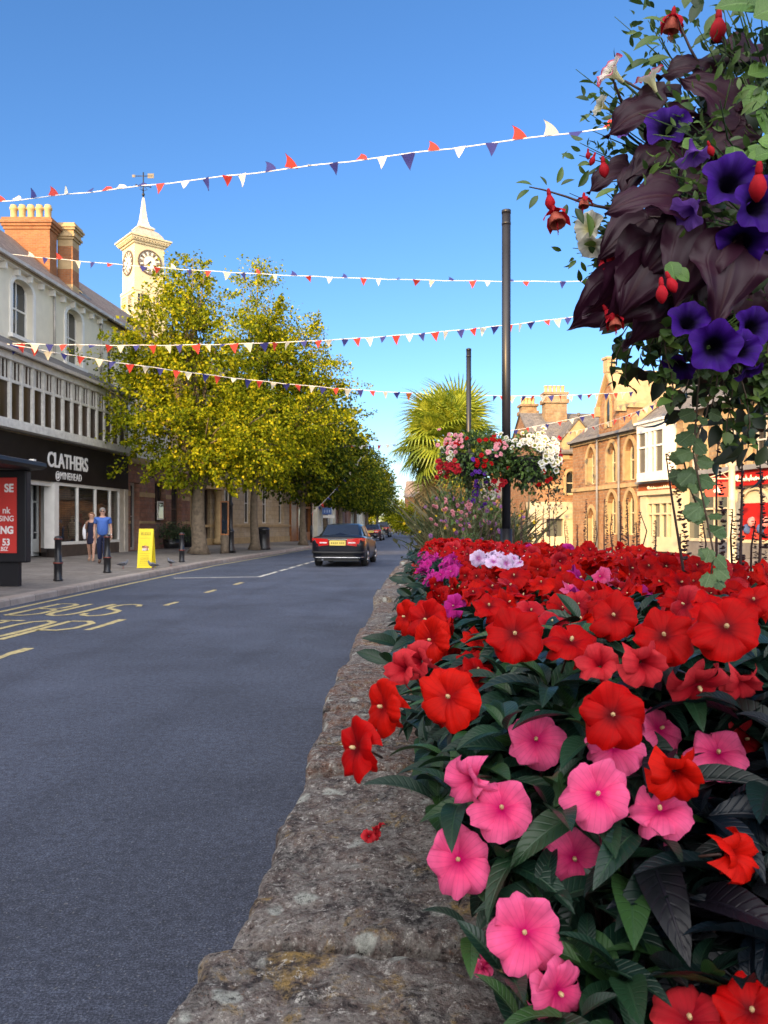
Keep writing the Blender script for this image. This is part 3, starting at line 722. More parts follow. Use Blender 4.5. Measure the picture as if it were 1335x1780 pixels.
# ---- terrace further along the street
def plain_house(fr, s0, s1, zE, zR, wall_m, roof_m, label, wn=3, group=None, shop=None):
    o = empty('terrace_house', fr.p((s0 + s1) / 2, -4, .2), label, 'house', group)
    mb = MB(); hs = []
    w = (s1 - s0) / wn
    for k in range(wn):
        c = s0 + w * (k + .5)
        for f in range(int((zE - 1) // 3)):
            hs.append((c - .5, c + .5, 1.2 + f * 3.1, 3.0 + f * 3.1))
    wall_holes(fr, mb, s0, s1, .1, zE, 0, hs, 0, .18); box_walls(fr, mb, s0, s1, -9, 0, .1, zE, 0, False)
    gable_end(fr, mb, s0, -9, 0, zE, zR, -4.5); gable_end(fr, mb, s1, 0, -9, zE, zR, -4.5)
    mb.build('wall', wall_m, o)
    for h in hs: sash(fr, o, *h, -.16, WHITE)
    mb = MB(); gable_roof(fr, mb, s0, s1, .25, zE, -4.5, zR, -9.3); rf = mb.build('roof', roof_m, o); ORG[rf.name] = ORG[o.name]
    mb = MB(); c = fr.p(s1 - .6, -4.5, 0); mb.box(c[0] - .5, c[0] + .5, c[1] - .35, c[1] + .35, zR - .8, zR + 1.1)
    for k in range(3): mb.lathe([(.1, 0), (.12, .45), (.09, .45)], (c[0] - .3 + .3 * k, c[1], zR + 1.1), 8)
    mb.build('chimney', BRICK, rf)
    return o
FT = Fr(FW.p(7.1, 0, 0), (0.075, 1.0))
plain_house(FT, 0, 11, 8.5, 11, CREAM, SLATE, 'cream terrace house beyond the timber fronted shop', 4)
plain_house(FT, 11.1, 24, 8, 10.5, REDSTONE, SLATE, 'red stone terrace house in the middle of the far left row', 4)
plain_house(FT, 24.1, 42, 8.5, 11, CREAM, TILE, 'long cream terrace house at the far end of the left row', 6)
# ---- the same row carried on behind the camera, whose shade lies over the road and the planter
plain_house(FL, -31.5, -3.7, 7.3, 7.9, BUFF, SLATE, 'low buff stone house next to the clothes shop', 4)
FS = Fr(FL.p(-14.7, 0, 0), (0.0, 1.0))
plain_house(FS, -27, -17.4, 13.4, 15.9, BRICK, TILE, 'tall orange brick house nearest to the low stone one', 4)
plain_house(FS, -40, -27.1, 13.4, 15.8, CREAM, SLATE, 'tall cream house further back behind the camera', 5)
plain_house(FS, -56, -40.1, 13.4, 16.0, REDSTONE, SLATE, 'tall red stone house at the back of the row', 6)

# ---- clock tower rising behind the trees
CT = empty('clock_tower', (-19.4, 62, .2), 'cream clock tower with a domed cap, spire and weather vane above the trees', 'clock tower')
FC = Fr((-19.4, 62), (math.cos(R(40)), math.sin(R(40))))       # u runs along the dial face, n looks at the street
CRM = M('cream_tower_paint', (0.58, 0.50, 0.32), .7, var=.1)
h = 1.22
mb = MB()
box_walls(FC, mb, -h - .1, h + .1, -h - .1, h + .1, 8, 20.4, 0); box_walls(FC, mb, -h, h, -h, h, 20.4, 24.2, 0)
for z, e, t in ((18.4, .16, .18), (20.3, .14, .2), (24.05, .12, .15), (24.2, .26, .16), (24.36, .38, .14), (24.5, .48, .12)): FC.box(mb, -h - e, h + e, -h - e, h + e, z, z + t)
for k in range(13):
    q = -h - .2 + (2 * h + .4) * k / 12
    FC.box(mb, q - .06, q + .06, h, h + .34, 24.26, 24.37); FC.box(mb, -h - .34, -h, q - .06, q + .06, 24.26, 24.37)
mb.build('shaft', CRM, CT)
mb = MB()
prof = [(1.62, 0), (1.58, .18), (1.42, .45), (1.12, .75), (.78, .95), (.55, 1.0)]
def sqlathe(mb, prof, z0, m=0):
    L = []
    for r, z in prof: L.append([FC.p(-r * .78, r * .78, z0 + z), FC.p(r * .78, r * .78, z0 + z), FC.p(r * .78, -r * .78, z0 + z), FC.p(-r * .78, -r * .78, z0 + z)])
    for a, b_ in zip(L[:-1], L[1:]):
        for k in range(4): mb.poly([a[k], a[(k + 1) % 4], b_[(k + 1) % 4], b_[k]], m)
sqlathe(mb, prof, 24.6); mb.build('dome', M('tower_lead', (.42, .34, .28), .6, var=.2), CT)
mb = MB(); sqlathe(mb, [(.56, 0), (.88, .1), (.88, .18), (.50, .42), (.33, .9), (.22, 1.6), (.14, 2.3), (.06, 2.75)], 25.52); mb.build('spire', M('tower_spire_lead', (.60, .54, .42), .55, var=.15), CT)
mb = MB(); c = FC.p(0, 0, 0); mb.tube([(c[0], c[1], 28.2), (c[0], c[1], 30.3)], .05, 6)
for an in (0, 90, 180, 270):
    d = Vector((math.cos(R(an + 20)), math.sin(R(an + 20)), 0)); e = Vector((c[0], c[1], 29.2)) + d * .55
    mb.tube([(c[0], c[1], 29.2), e], .03, 5); mb.tube([Vector((c[0], c[1], 28.8)), Vector((c[0], c[1], 28.95)) + d * .3, Vector((c[0], c[1], 29.15)) + d * .1], .025, 5)
    mb.ball(e, .08, 6)
mb.tube([(c[0] - .75, c[1], 30.0), (c[0] + .75, c[1], 30.0)], .035, 5); mb.box(c[0] + .35, c[0] + .85, c[1] - .02, c[1] + .02, 29.82, 30.2); mb.box(c[0] - .9, c[0] - .65, c[1] - .02, c[1] + .02, 29.9, 30.1)
mb.ball((c[0], c[1], 28.5), .13, 8)
mb.build('weather_vane', BLACK, CT)
for side in (0, 1):     # two dials: street side and left side
    FD = FC if side == 0 else Fr(FC.p(0, 0, 0), (FC.n.x * -1, FC.n.y * -1))
    if side == 1: FD = Fr((-19.4, 62), (math.cos(R(40 - 90)), math.sin(R(40 - 90))))
    mb = MB(); r = .98; n = h + .05; cz = 22.7
    def ring(mb, r0, r1, n_, t, m):
        K = 40
        for k in range(K):
            a, b_ = 2 * math.pi * k / K, 2 * math.pi * (k + 1) / K
            P4 = lambda rr, an, nn: FD.p(rr * math.cos(an), nn, cz + rr * math.sin(an))
            mb.poly([P4(r0, a, n_ + t), P4(r1, a, n_ + t), P4(r1, b_, n_ + t), P4(r0, b_, n_ + t)], m)
            mb.poly([P4(r1, a, n_), P4(r1, b_, n_), P4(r1, b_, n_ + t), P4(r1, a, n_ + t)], m)
    ring(mb, 0, .86, n - .03, .03, 0); ring(mb, .86, .98, n - .04, .09, 1); ring(mb, .50, .535, n + .002, .006, 1)
    dl = mb.build('clock_dial', [M('clock_white', (.80, .74, .60), .5, var=.04), M('clock_iron', (.10, .07, .045), .5)], CT); ORG[dl.name] = ORG[CT.name]
    mb = MB()
    for k in range(12):
        a = math.pi / 2 - k * math.pi / 6; w = .075 if k % 3 else .10
        ca, sa = math.cos(a), math.sin(a)
        q = lambda rr, tt: FD.p(rr * ca - tt * sa, n + .02, cz + rr * sa + tt * ca)
        for o_ in (-w, 0, w): mb.poly([q(.56, o_ * .7 - .026), q(.82, o_ - .03), q(.82, o_ + .03), q(.56, o_ * .7 + .026)])
    mb.build('numeral_ring', M('clock_numeral', (.09, .06, .04), .5), dl)
    mb = MB()
    for L_, w, hr in ((.78, .045, 35 / 60), (.5, .06, 7.58 / 12)):
        a = math.pi / 2 - hr * 2 * math.pi; ca, sa = math.cos(a), math.sin(a)
        q = lambda rr, tt: FD.p(rr * ca - tt * sa, n + .05, cz + rr * sa + tt * ca)
        mb.poly([q(-.12, -w), q(L_, -w * .4), q(L_, w * .4), q(-.12, w)])
    mb.build('clock_hand', M('clock_hand_black', (.02, .018, .016), .5), dl)
    for k in (-.62, .62):
        sash(FD, CT, k - .45, k + .45, 19.0 - .1, 20.1, h + .13, CRM, 2, False, fw=.05, bars_z=2)
CT.location.z -= .5
# ------------------------------------------------------------------ right side of the street (sunlit)
FR = Fr((12.1, 36.0), (0.2008, -0.9796))
R1 = empty('shop_building', FR.p(3, -4, .2), 'sunlit brown stone shop building with a white oriel window and red shop fascias', 'shop')
L1 = 16.5
mb = MB()
hs = [(3.7, 4.75, 3.55, 5.5), (5.9, 6.95, 3.55, 5.5), (7.7, 8.75, 3.55, 5.5), (10.2, 11.2, 3.55, 5.5), (12.4, 13.4, 3.55, 5.5)]
wall_holes(FR, mb, 0, L1, 3.2, 6.15, 0, hs, 0, .2)
box_walls(FR, mb, 0, L1, -9, 0, .1, 6.15, 0, False)
FR.quad(mb, [(0, -.35, .1), (L1, -.35, .1), (L1, -.35, 3.3), (0, -.35, 3.3)])
gable_end(FR, mb, 0, 0, -9, 6.15, 9.7, -4.5); gable_end(FR, mb, L1, 0, -9, 6.15, 9.7, -4.5)
mb.build('wall', RUBBLE, R1)
mb = MB()
for a, b_, c, d in hs:
    FR.box(mb, a - .28, a, -.05, .05, c - .05, d); FR.box(mb, b_, b_ + .28, -.05, .05, c - .05, d); FR.box(mb, a - .34, b_ + .34, -.05, .07, d, d + .32); FR.box(mb, a - .3, b_ + .3, -.05, .10, c - .2, c - .05)
mb.build('window_surround', DRESS, R1)
PALEP = M('pale_grey_paint', (.50, .48, .45), .5, var=.1)
for h in hs: sash(FR, R1, *h, -.17, PALEP, 1, True)
mb = MB(); gable_roof(FR, mb, 0.2, L1, .3, 6.18, -4.5, 9.75, -9.3); mb.build('roof', SLATE, R1)
mb = MB(); FR.box(mb, 0.1, L1, .3, .44, 6.08, 6.22); mb.build('gutter', LEAD, R1)
mb = MB()      # raised stone coping on the party gable
sl = (9.75 - 6.18) / 4.8
mb.hexa([FR.p(-.15, .45, 6.1), FR.p(.3, .45, 6.1), FR.p(.3, -4.5, 9.9), FR.p(-.15, -4.5, 9.9), FR.p(-.15, .45, 6.45), FR.p(.3, .45, 6.45), FR.p(.3, -4.5, 10.25), FR.p(-.15, -4.5, 10.25)])
mb.build('gable_coping', DRESS, R1)
for (s_, z_) in ((2.2, 9.2), (8.6, 9.2)):
    mb = MB(); stack_c = FR.p(s_, -4.5, 0)
    FR.box(mb, s_ - .9, s_ + .9, -5.0, -4.0, 8.6, 11.4); FR.box(mb, s_ - 1.0, s_ + 1.0, -5.1, -3.9, 11.4, 11.6)
    o = mb.build('chimney', RUBBLE, R1); ORG[o.name] = ORG[R1.name]
    for k in range(4):
        c = FR.p(s_ - .6 + .4 * k, -4.5, 11.6); mb = MB(); mb.lathe([(.13, 0), (.11, .1), (.13, .5), (.09, .5)], c, 10); mb.build('chimney_pot', POT, o)
# oriel window
mb = MB(); FR.box(mb, .55, 2.75, 0, .62, 3.35, 3.75); FR.box(mb, .55, 2.75, 0, .62, 5.55, 5.95); FR.box(mb, .45, 2.85, 0, .72, 5.95, 6.06)
for q in (.55, 1.25, 1.95, 2.65): FR.box(mb, q, q + .1, .5, .60, 3.75, 5.55)
FR.box(mb, .55, .65, 0, .5, 3.75, 5.55); FR.box(mb, 2.65, 2.75, 0, .5, 3.75, 5.55); FR.box(mb, .65, 2.65, .5, .59, 4.85, 4.93)
FR.box(mb, 1.5, 1.75, .5, .61, 3.75, 5.55)
ow = mb.build('oriel_window', WHITE, R1); ORG[ow.name] = ORG[R1.name]
mb = MB(); FR.quad(mb, [(.6, .53, 3.7), (2.7, .53, 3.7), (2.7, .53, 5.6), (.6, .53, 5.6)]); FR.quad(mb, [(.58, .0, 3.7), (.58, .53, 3.7), (.58, .53, 5.6), (.58, 0, 5.6)]); FR.quad(mb, [(2.72, .0, 3.7), (2.72, .53, 3.7), (2.72, .53, 5.6), (2.72, 0, 5.6)]); mb.build('pane', glass_mat('bright_pane', (.14, .13, .11), .05), ow)
# white shopfront (first shop)
IV = M('ivory_shop_paint', (.56, .48, .33), .5, var=.06)
mb = MB()
FR.box(mb, .0, .55, -.35, .12, .2, 2.75); FR.box(mb, 2.55, 3.35, -.35, .12, .2, 2.75)
FR.box(mb, .55, 2.55, -.3, .05, 2.35, 2.75); FR.box(mb, -.05, 2.9, -.35, .25, 2.75, 2.95)
FR.box(mb, .55, 2.55, -.3, .05, .2, .85)
for q in (.85, 1.5, 2.05): FR.box(mb, q, q + .09, -.2, .03, .85, 2.35)
FR.box(mb, .55, 2.55, -.2, .025, 1.85, 1.93)
mb.build('shopfront_frame', IV, R1)
mb = MB(); FR.quad(mb, [(.5, -.12, .3), (2.6, -.12, .3), (2.6, -.12, 2.4), (.5, -.12, 2.4)]); FR.quad(mb, [(3.3, -.12, .6), (L1 - .2, -.12, .6), (L1 - .2, -.12, 2.9), (3.3, -.12, 2.9)]); mb.build('shop_window', glass_mat('sunlit_shop_glass', (.10, .11, .10), .04), R1)
mb = MB(); FR.box(mb, -.05, 3.4, -.35, .18, 2.95, 3.28); f1 = mb.build('fascia_sign', M('rust_fascia', (.30, .075, .025), .45, var=.15), R1)
mb = MB(); FR.box(mb, -.1, 3.45, -.3, .34, 3.28, 3.40); FR.box(mb, 3.45, L1, -.3, .4, 3.42, 3.6); mb.build('cornice', LEAD, R1)
REDF = M('red_fascia', (.36, .012, .010), .4, var=.12)
mb = MB(); FR.box(mb, 3.42, 6.45, -.35, .16, 3.02, 3.40); f2 = mb.build('fascia_sign', REDF, R1)
mb = MB(); FR.box(mb, 6.55, L1, -.35, .22, 2.85, 3.42); f3 = mb.build('fascia_sign', REDF, R1)
def squiggle(fr, par, s, n, z, L, h, mat):
    """unreadable white script on a fascia"""
    mb = MB(); pts = []
    K = int(L / h * 7)
    for i in range(K + 1):
        t = i / K; big = 1.0 if (i % 7) < 2 else .5
        pts.append(fr.p(s + L * t, n, z + h * big * (.5 + .5 * math.sin(i * 1.9)) * .9))
    mb.tube(pts, h * .11, 5); mb.ball(fr.p(s + .08, n, z + h * .55), h * .5, 8, 0, (1, .3, 1))
    return mb.build('lettering', mat, par)
SCR = M('white_script', (.85, .78, .66), .5, var=.03)
for f_, s_, z_, L_, h_, n_ in ((f1, .8, 3.0, 1.9, .16, .2), (f2, 3.9, 3.06, 1.9, .2, .18), (f3, 7.1, 3.0, 2.2, .27, .24)):
    ORG[f_.name] = ORG[R1.name]; squiggle(FR, f_, s_, n_, z_, L_, h_, SCR)
mb = MB()
for q in (3.35, 6.35, 6.55, 8.9, 11.5): FR.box(mb, q, q + .2, -.35, .1, .2, 2.95)
FR.box(mb, 3.35, L1, -.3, .06, .72, .84); FR.box(mb, 3.55, 6.35, -.2, .03, 2.0, 2.08)
for q in (4.45, 5.4): FR.box(mb, q, q + .07, -.2, .03, .84, 2.95)
mb.build('shopfront_frame', IV, R1)
mb = MB(); FR.box(mb, 3.35, L1, -.33, .04, .15, .72); mb.build('stall_riser', M('grey_riser', (.16, .15, .15), .5, var=.2), R1)
mb = MB(); FR.box(mb, 7.0, 8.7, -.2, -.02, .84, 2.2); mb.build('red_window_panel', REDF, R1)
mb = MB(); arch_trim(FR, mb, 7.0, 8.7, .84, 1.9, 2.7, 0.0, .1, .06); spandrel(FR, mb, 6.76, 8.9, 1.95, 2.86, -.01, .02); FR.box(mb, 6.75, 7.0, -.2, -.01, .84, 2.85); FR.box(mb, 8.7, 8.9, -.2, -.01, .84, 2.85); FR.box(mb, 7.0, 8.7, -.2, -.06, 2.2, 2.85); o = mb.build('arch_frame', IV, R1)
mb = MB()
for k in range(6): c = FR.p(7.2 + k * .25, .02, 1.0 + .25 * (k % 3)); mb.ball(c, .2, 8, k % 3, (1, .4, 1))
mb.build('window_display', [GOODS[0], GOODS[1], M('display_pink', (.6, .2, .2), .6)], R1)

# ornate white lamp post with red hanging sign in front of the shops
lp = empty('lamp_post', W(1272, 968, 24.5), 'white ornamental post with finial and scroll bracket outside the red shopfront', 'lamp post')
c = ORG[lp.name]; c = Vector((c.x, c.y, .14))
mb = MB(); mb.lathe([(.2, 0), (.2, .1), (.14, .2), (.14, .8), (.17, .84), (.13, .9), (.11, 2.0), (.13, 2.05), (.11, 2.1), (.10, 3.1), (.16, 3.2), (.12, 3.3), (.33, 3.42), (.33, 3.46), (.1, 3.5)], c, 12); mb.build('post', IV, lp)
mb = MB(); mb.lathe([(.06, 3.5), (.20, 3.62), (.22, 3.72), (.14, 3.85), (.05, 3.95), (.035, 4.1), (.05, 4.14), (.02, 4.25)], c, 12); mb.build('finial', IV, lp)
mb = MB(); mb.tube([c + Vector((0, 0, 3.0)), c + Vector((-.75, 0, 2.75))], .02, 6); mb.tube([c + Vector((0, 0, 2.72)), c + Vector((-.85, 0, 2.72))], .025, 6); mb.tube([c + Vector((-.1, 0, 2.72)), c + Vector((-.3, 0, 2.9)), c + Vector((-.45, 0, 2.74))], .015, 6); mb.build('bracket', IV, lp)
hsn = empty('hanging_sign', c + Vector((-.5, 0, 2.5)), 'red rectangular sign with a white emblem hanging from the white ornamental post', 'hanging sign')
mb = MB(); mb.box(c.x - .85, c.x - .12, c.y - .025, c.y + .025, c.z + 2.15, c.z + 2.62); mb.build('sign_panel', M('orange_red_sign', (.62, .05, .015), .4, var=.08), hsn)
mb = MB(); mb.lathe([(.10, 0), (.13, .05), (.09, .1), (.04, .16), (.015, .24)], (c.x - .48, c.y - .03, c.z + 2.27), 10, 0, True, 1, .15); mb.build('emblem', SCR, hsn)
mb = MB(); mb.tube([(c.x - .75, c.y, c.z + 2.6), (c.x - .75, c.y, c.z + 2.73)], .012, 5); mb.tube([(c.x - .2, c.y, c.z + 2.6), (c.x - .2, c.y, c.z + 2.73)], .012, 5); mb.build('hanger', BLACK, hsn)

# ---- gothic arched stone building continuing the line
R2 = empty('gothic_building', FR.p(-3, -4, .2), 'sunlit stone building with tall gothic arched windows and a pinnacled gable', 'building')
A0 = -7.4
mb = MB()
cols = [(-1.55, -.65), (-3.35, -2.45), (-5.6, -4.7)]
hs = [(a, b_, 3.55, 5.55) for a, b_ in cols] + [(a, b_, .9, 3.05) for a, b_ in cols[:2]] + [(-5.6, -4.7, .2, 2.3)]
wall_holes(FR, mb, A0, -.16, .1, 5.95, 0, hs, 0, .32, 1)
for i, (a, b_, c_, d) in enumerate(hs): spandrel(FR, mb, a, b_, d - .55, d, 0, .32, 0, True)
box_walls(FR, mb, A0, -.16, -9, 0, .1, 5.95, 0, False)
gable_end(FR, mb, A0, -9, 0, 5.95, 9.6, -4.5)
mb.build('wall', [RUBBLE2, DRESS], R2)
mb = MB()
for a, b_, c_, d in hs: arch_trim(FR, mb, a, b_, c_, d - .55, d, 0, .2, .06, 0, True)
FR.box(mb, A0, -.16, -.02, .09, 3.22, 3.42); FR.box(mb, A0, -.16, -.02, .13, 5.75, 5.95)
mb.build('stone_dressing', DRESS, R2)
for h in hs: sash(FR, R2, h[0], h[1], h[2], h[3], -.28, IV, 1, True)
mb = MB(); gable_roof(FR, mb, A0, -.2, .25, 5.98, -4.5, 9.6, -9.2); mb.build('roof', SLATE, R2)
mb = MB()
for k in range(24): FR.box(mb, A0 + .3 * k, A0 + .3 * k + .2, -4.6, -4.4, 9.58, 9.75)
mb.build('ridge_crest', BRICK, R2)
mb = MB()   # front gable with lancet and stone kneelers
g0, g1 = -4.1, -2.0; gc = (g0 + g1) / 2
FR.quad(mb, [(g0, .1, 5.9), (g1, .1, 5.9), (g1, .1, 7.3), (g0, .1, 7.3)]); FR.quad(mb, [(g0, .1, 7.3), (g1, .1, 7.3), (gc, .1, 9.0)])
FR.quad(mb, [(g0, .1, 5.9), (g0, .1, 7.3), (g0, -3, 7.3), (g0, -3, 5.9)]); FR.quad(mb, [(g1, .1, 5.9), (g1, -3, 5.9), (g1, -3, 7.3), (g1, .1, 7.3)])
gw = mb.build('front_gable', RUBBLE2, R2); ORG[gw.name] = ORG[R2.name]
mb = MB()
for e in (g0, g1):
    sgn = 1 if e == g1 else -1
    mb.hexa([FR.p(e + .12 * sgn, .28, 7.2), FR.p(e + .12 * sgn, -3.6, 7.2), FR.p(gc, -3.6, 9.05), FR.p(gc, .28, 9.05), FR.p(e + .12 * sgn, .28, 7.42), FR.p(e + .12 * sgn, -3.6, 7.42), FR.p(gc, -3.6, 9.3), FR.p(gc, .28, 9.3)][0:8])
FR.box(mb, gc - .22, gc + .22, -.15, .3, 9.1, 9.75); FR.box(mb, gc - .28, gc + .28, -.2, .36, 9.75, 9.87)
FR.box(mb, g0 - .15, g0 + .12, -.2, .3, 7.0, 7.5); FR.box(mb, g1 - .12, g1 + .15, -.2, .3, 7.0, 7.5)
arch_trim(FR, mb, gc - .2, gc + .2, 6.3, 7.4, 7.9, .1, .14, .07, 0, True)
mb.build('gable_coping', DRESS, gw)
mb = MB(); FR.quad(mb, [(gc - .2, .112, 6.3), (gc + .2, .112, 6.3), (gc + .2, .112, 7.5), (gc, .112, 7.85), (gc - .2, .112, 7.5)]); mb.build('lancet_window', GLASS, gw)
mb = MB()
for q in (-4.25, -1.98): mb.tube([FR.p(q, .14, 5.9), FR.p(q, .14, .15)], .06, 8)
FR.box(mb, A0, -.2, .25, .37, 5.9, 6.02)
mb.tube([FR.p(-.02, .34, 6.05), FR.p(.05, .25, 5.85), FR.p(.1, .12, 5.7), FR.p(.1, .12, 3.4)], .05, 8)
mb.build('drainpipe', LEAD, R2)

# ---- brick and stone building across the end of the square, facing the camera
FE = Fr((9.15, 46.0), (1.0, 0.05))
R3 = empty('gabled_building', FE.p(4, -4, .2), 'red stone building facing the planter with a small gabled dormer and cream shop below', 'building')
LE = 4.9
mb = MB()
hs = [(1.75, 2.3, 3.2, 4.6), (2.75, 3.3, 3.2, 4.6)]
wall_holes(FE, mb, 0, LE, 2.7, 5.75, 0, hs, 0, .2, 1)
for h in hs: spandrel(FE, mb, h[0], h[1], h[3] - .33, h[3], 0, .2, 0)
box_walls(FE, mb, 0, LE, -9, 0, .1, 5.75, 0, False); gable_end(FE, mb, 0, -9, 0, 5.75, 8.7, -4.3)
mb.build('wall', [RUBBLE2, DRESS], R3)
mb = MB()
for h in hs: arch_trim(FE, mb, h[0], h[1], h[2], h[3] - .33, h[3], 0, .16, .05)
FE.box(mb, 0, 1.55, -.02, .06, 3.55, 3.8); FE.box(mb, 3.5, LE, -.02, .06, 3.55, 3.8)
mb.build('stone_dressing', DRESS, R3)
for h in hs: sash(FE, R3, *h, -.17, IV, 0, True, fw=.09)
mb = MB(); gable_roof(FE, mb, 0, LE + 3, .3, 5.75, -4.3, 8.7, -9); mb.build('roof', SLATE, R3)
d0, d1 = 1.5, 3.5; dc = 2.5
mb = MB()
wall_holes(FE, mb, d0, d1, 5.3, 6.5, .06, [(1.95, 2.4, 5.35, 6.3), (2.6, 3.05, 5.35, 6.3)], 0, .15)
FE.quad(mb, [(d0, .06, 6.5), (d1, .06, 6.5), (dc, .06, 7.7)]); FE.quad(mb, [(d0, .06, 5.7), (d0, .06, 6.5), (d0, -2, 6.5), (d0, -2, 5.7)]); FE.quad(mb, [(d1, .06, 5.7), (d1, -2, 5.7), (d1, -2, 6.5), (d1, .06, 6.5)])
dm = mb.build('dormer', DRESS, R3); ORG[dm.name] = ORG[R3.name]
mb = MB()
for e, sg_ in ((d0, -1), (d1, 1)):
    mb.hexa([FE.p(e + .1 * sg_, .15, 6.42), FE.p(e + .1 * sg_, -2.6, 6.42), FE.p(dc, -2.6, 7.72), FE.p(dc, .15, 7.72), FE.p(e + .1 * sg_, .15, 6.56), FE.p(e + .1 * sg_, -2.6, 6.56), FE.p(dc, -2.6, 7.88), FE.p(dc, .15, 7.88)])
mb.ball(FE.p(dc, .1, 8.0), .12, 8); mb.build('dormer_roof', SLATE, dm)
sash(FE, dm, 1.95, 2.4, 5.35, 6.3, -.08, IV, 0, True, fw=.06); sash(FE, dm, 2.6, 3.05, 5.35, 6.3, -.08, IV, 0, True, fw=.06)
mb = MB(); FE.box(mb, -.6, LE - 1.2, -.3, .3, 1.75, 2.75); FE.box(mb, -.6, .5, -.3, .25, .1, 1.75); FE.box(mb, 1.5, 2.2, -.3, .25, .1, 1.75); FE.box(mb, LE - 2, LE - 1.2, -.3, .25, .1, 1.75); FE.box(mb, .5, LE - 2, -.3, .2, .1, .7)
mb.build('shopfront', IV, R3)
mb = MB(); FE.quad(mb, [(.2, .0, .1), (LE - 2, .0, .1), (LE - 2, .0, 1.8), (.2, .0, 1.8)]); mb.build('shop_window', MATS['sunlit_shop_glass'], R3)
for x0, x1, zt, nn in ((1.35, 2.75, 9.75, -3.2), (.15, 1.15, 9.2, -4.6)):
    mb = MB(); FE.box(mb, x0, x1, nn - .9, nn, 5.9, zt); FE.box(mb, x0 - .12, x1 + .12, nn - 1.02, nn + .12, zt - .55, zt - .3); FE.box(mb, x0 - .1, x1 + .1, nn - 1.0, nn + .1, zt, zt + .15)
    o = mb.build('chimney', RUBBLE, R3); ORG[o.name] = ORG[R3.name]
    nP = 5 if x1 - x0 > 1.3 else 4
    for k in range(nP):
        q = FE.p(x0 + .15 + k * (x1 - x0 - .3) / (nP - 1), nn - .45, zt + .15); mb = MB(); mb.lathe([(.13, 0), (.15, .06), (.11, .12), (.12, .42), (.15, .46), (.1, .48)], q, 8); mb.build('chimney_pot', POT, o)
# small lower building to its left and distant ones round the bend
FE2 = Fr((0.9, 64.0), (1.0, 0.04))
plain_house(FE2, 4.6, 9.9, 3.7, 5.6, RUBBLE2, SLATE, 'low sunlit stone cottage glimpsed under the left pole basket', 3)
plain_house(FE2, 10.0, 17.0, 6.0, 8.9, RUBBLE2, SLATE, 'sunlit red stone house partly hidden behind the flower filled pole basket', 4)
FE3 = Fr((3.0, 112.0), (1.0, -0.1))
plain_house(FE3, 0, 10, 5.5, 8, BRICK, TILE, 'small sunlit brick house at the far end of the road', 4)
# ------------------------------------------------------------------ leaf templates
def tpl_leaf(nu=5, nv=2, width=0.32, fold=0.25, droop=0.5, p=0.85, tip=1.0):
    """unit leaf along +x; uv = (along, across)"""
    V = []; U = []; Fc = []
    for i in range(nu + 1):
        u = i / nu
        w = width * (math.sin(math.pi * u ** p) ** 0.85 if 0 < u < 1 else 0.0) * 0.5
        if i == 0: w = width * .04
        a = droop * u
        x = math.sin(a) / droop if droop else u; z0 = -(1 - math.cos(a)) / droop if droop else 0
        for j in range(nv + 1):
            v = -1 + 2 * j / nv
            V.append((x + abs(v) * w * fold * math.sin(a) * 0.6, v * w, z0 + abs(v) * w * fold * math.cos(a))); U.append((u, v))
    for i in range(nu):
        for j in range(nv):
            a = i * (nv + 1) + j; Fc.append((a, a + nv + 1, a + nv + 2, a + 1))
    return np.array(V, float), np.array(Fc), np.array(U, float)
QUADLEAF = (np.array([(0, 0, 0), (.5, -.36, .1), (1, 0, -.06), (.5, .36, .1)], float), np.array([(0, 1, 2, 3)]), np.array([(0, 0), (.5, -1), (1, 0), (.5, 1)], float))
BARK = M('grey_brown_bark', (0.15, 0.115, 0.08), 0.9, var=.4, vscale=6, bump=.9, bscale=25)
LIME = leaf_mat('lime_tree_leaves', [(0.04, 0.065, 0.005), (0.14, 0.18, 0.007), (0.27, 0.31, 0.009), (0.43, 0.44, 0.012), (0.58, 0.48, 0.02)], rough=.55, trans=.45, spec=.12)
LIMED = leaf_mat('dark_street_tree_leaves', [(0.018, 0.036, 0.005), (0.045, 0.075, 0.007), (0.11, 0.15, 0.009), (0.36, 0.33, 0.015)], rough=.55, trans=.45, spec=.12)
def crown(center, lobes, n_clump, per, leaf, cr, seed, low=0.0):
    """leaf transforms for a crown: clumps spread through and over a few lobes, with ragged sprigs"""
    rg = np.random.default_rng(seed); T = []; bones = []
    vol = np.array([l[3] * l[4] * l[5] for l in lobes]) ** (2 / 3.); vol = vol / vol.sum()
    for c in range(n_clump):
        L = lobes[rg.choice(len(lobes), p=vol)]
        d = rg.normal(size=3); d /= np.linalg.norm(d)
        rr = rg.uniform(.55, 1.04) if rg.random() < .8 else rg.uniform(.2, .6)
        pos = np.array(L[:3]) + d * np.array(L[3:6]) * rr
        out = d * np.array([1 / L[3], 1 / L[4], 1 / L[5]]); out /= np.linalg.norm(out)
        bones.append(pos)
        k = int(per * rg.uniform(.5, 1.4)); sp = cr * rg.uniform(.5, 1.45)
        spr = rg.random() < .35
        for i in range(k):
            t = i / k
            if spr: p = pos + out * (t * sp * 2.2) + rg.normal(size=3) * sp * .34 * (1.15 - t)
            else: p = pos + rg.normal(size=3) * np.array((sp, sp, sp * .7)) * .62
            p[2] -= .12 * sp
            if p[2] < low: continue
            f = out * .6 + rg.normal(size=3) * .7; f[2] -= .35
            nrm = np.array((0, 0, .55)) + out * .8 + rg.normal(size=3) * .7
            T.append(basis(p, f, nrm, leaf * rg.uniform(.65, 1.3)))
    return np.array(T), bones
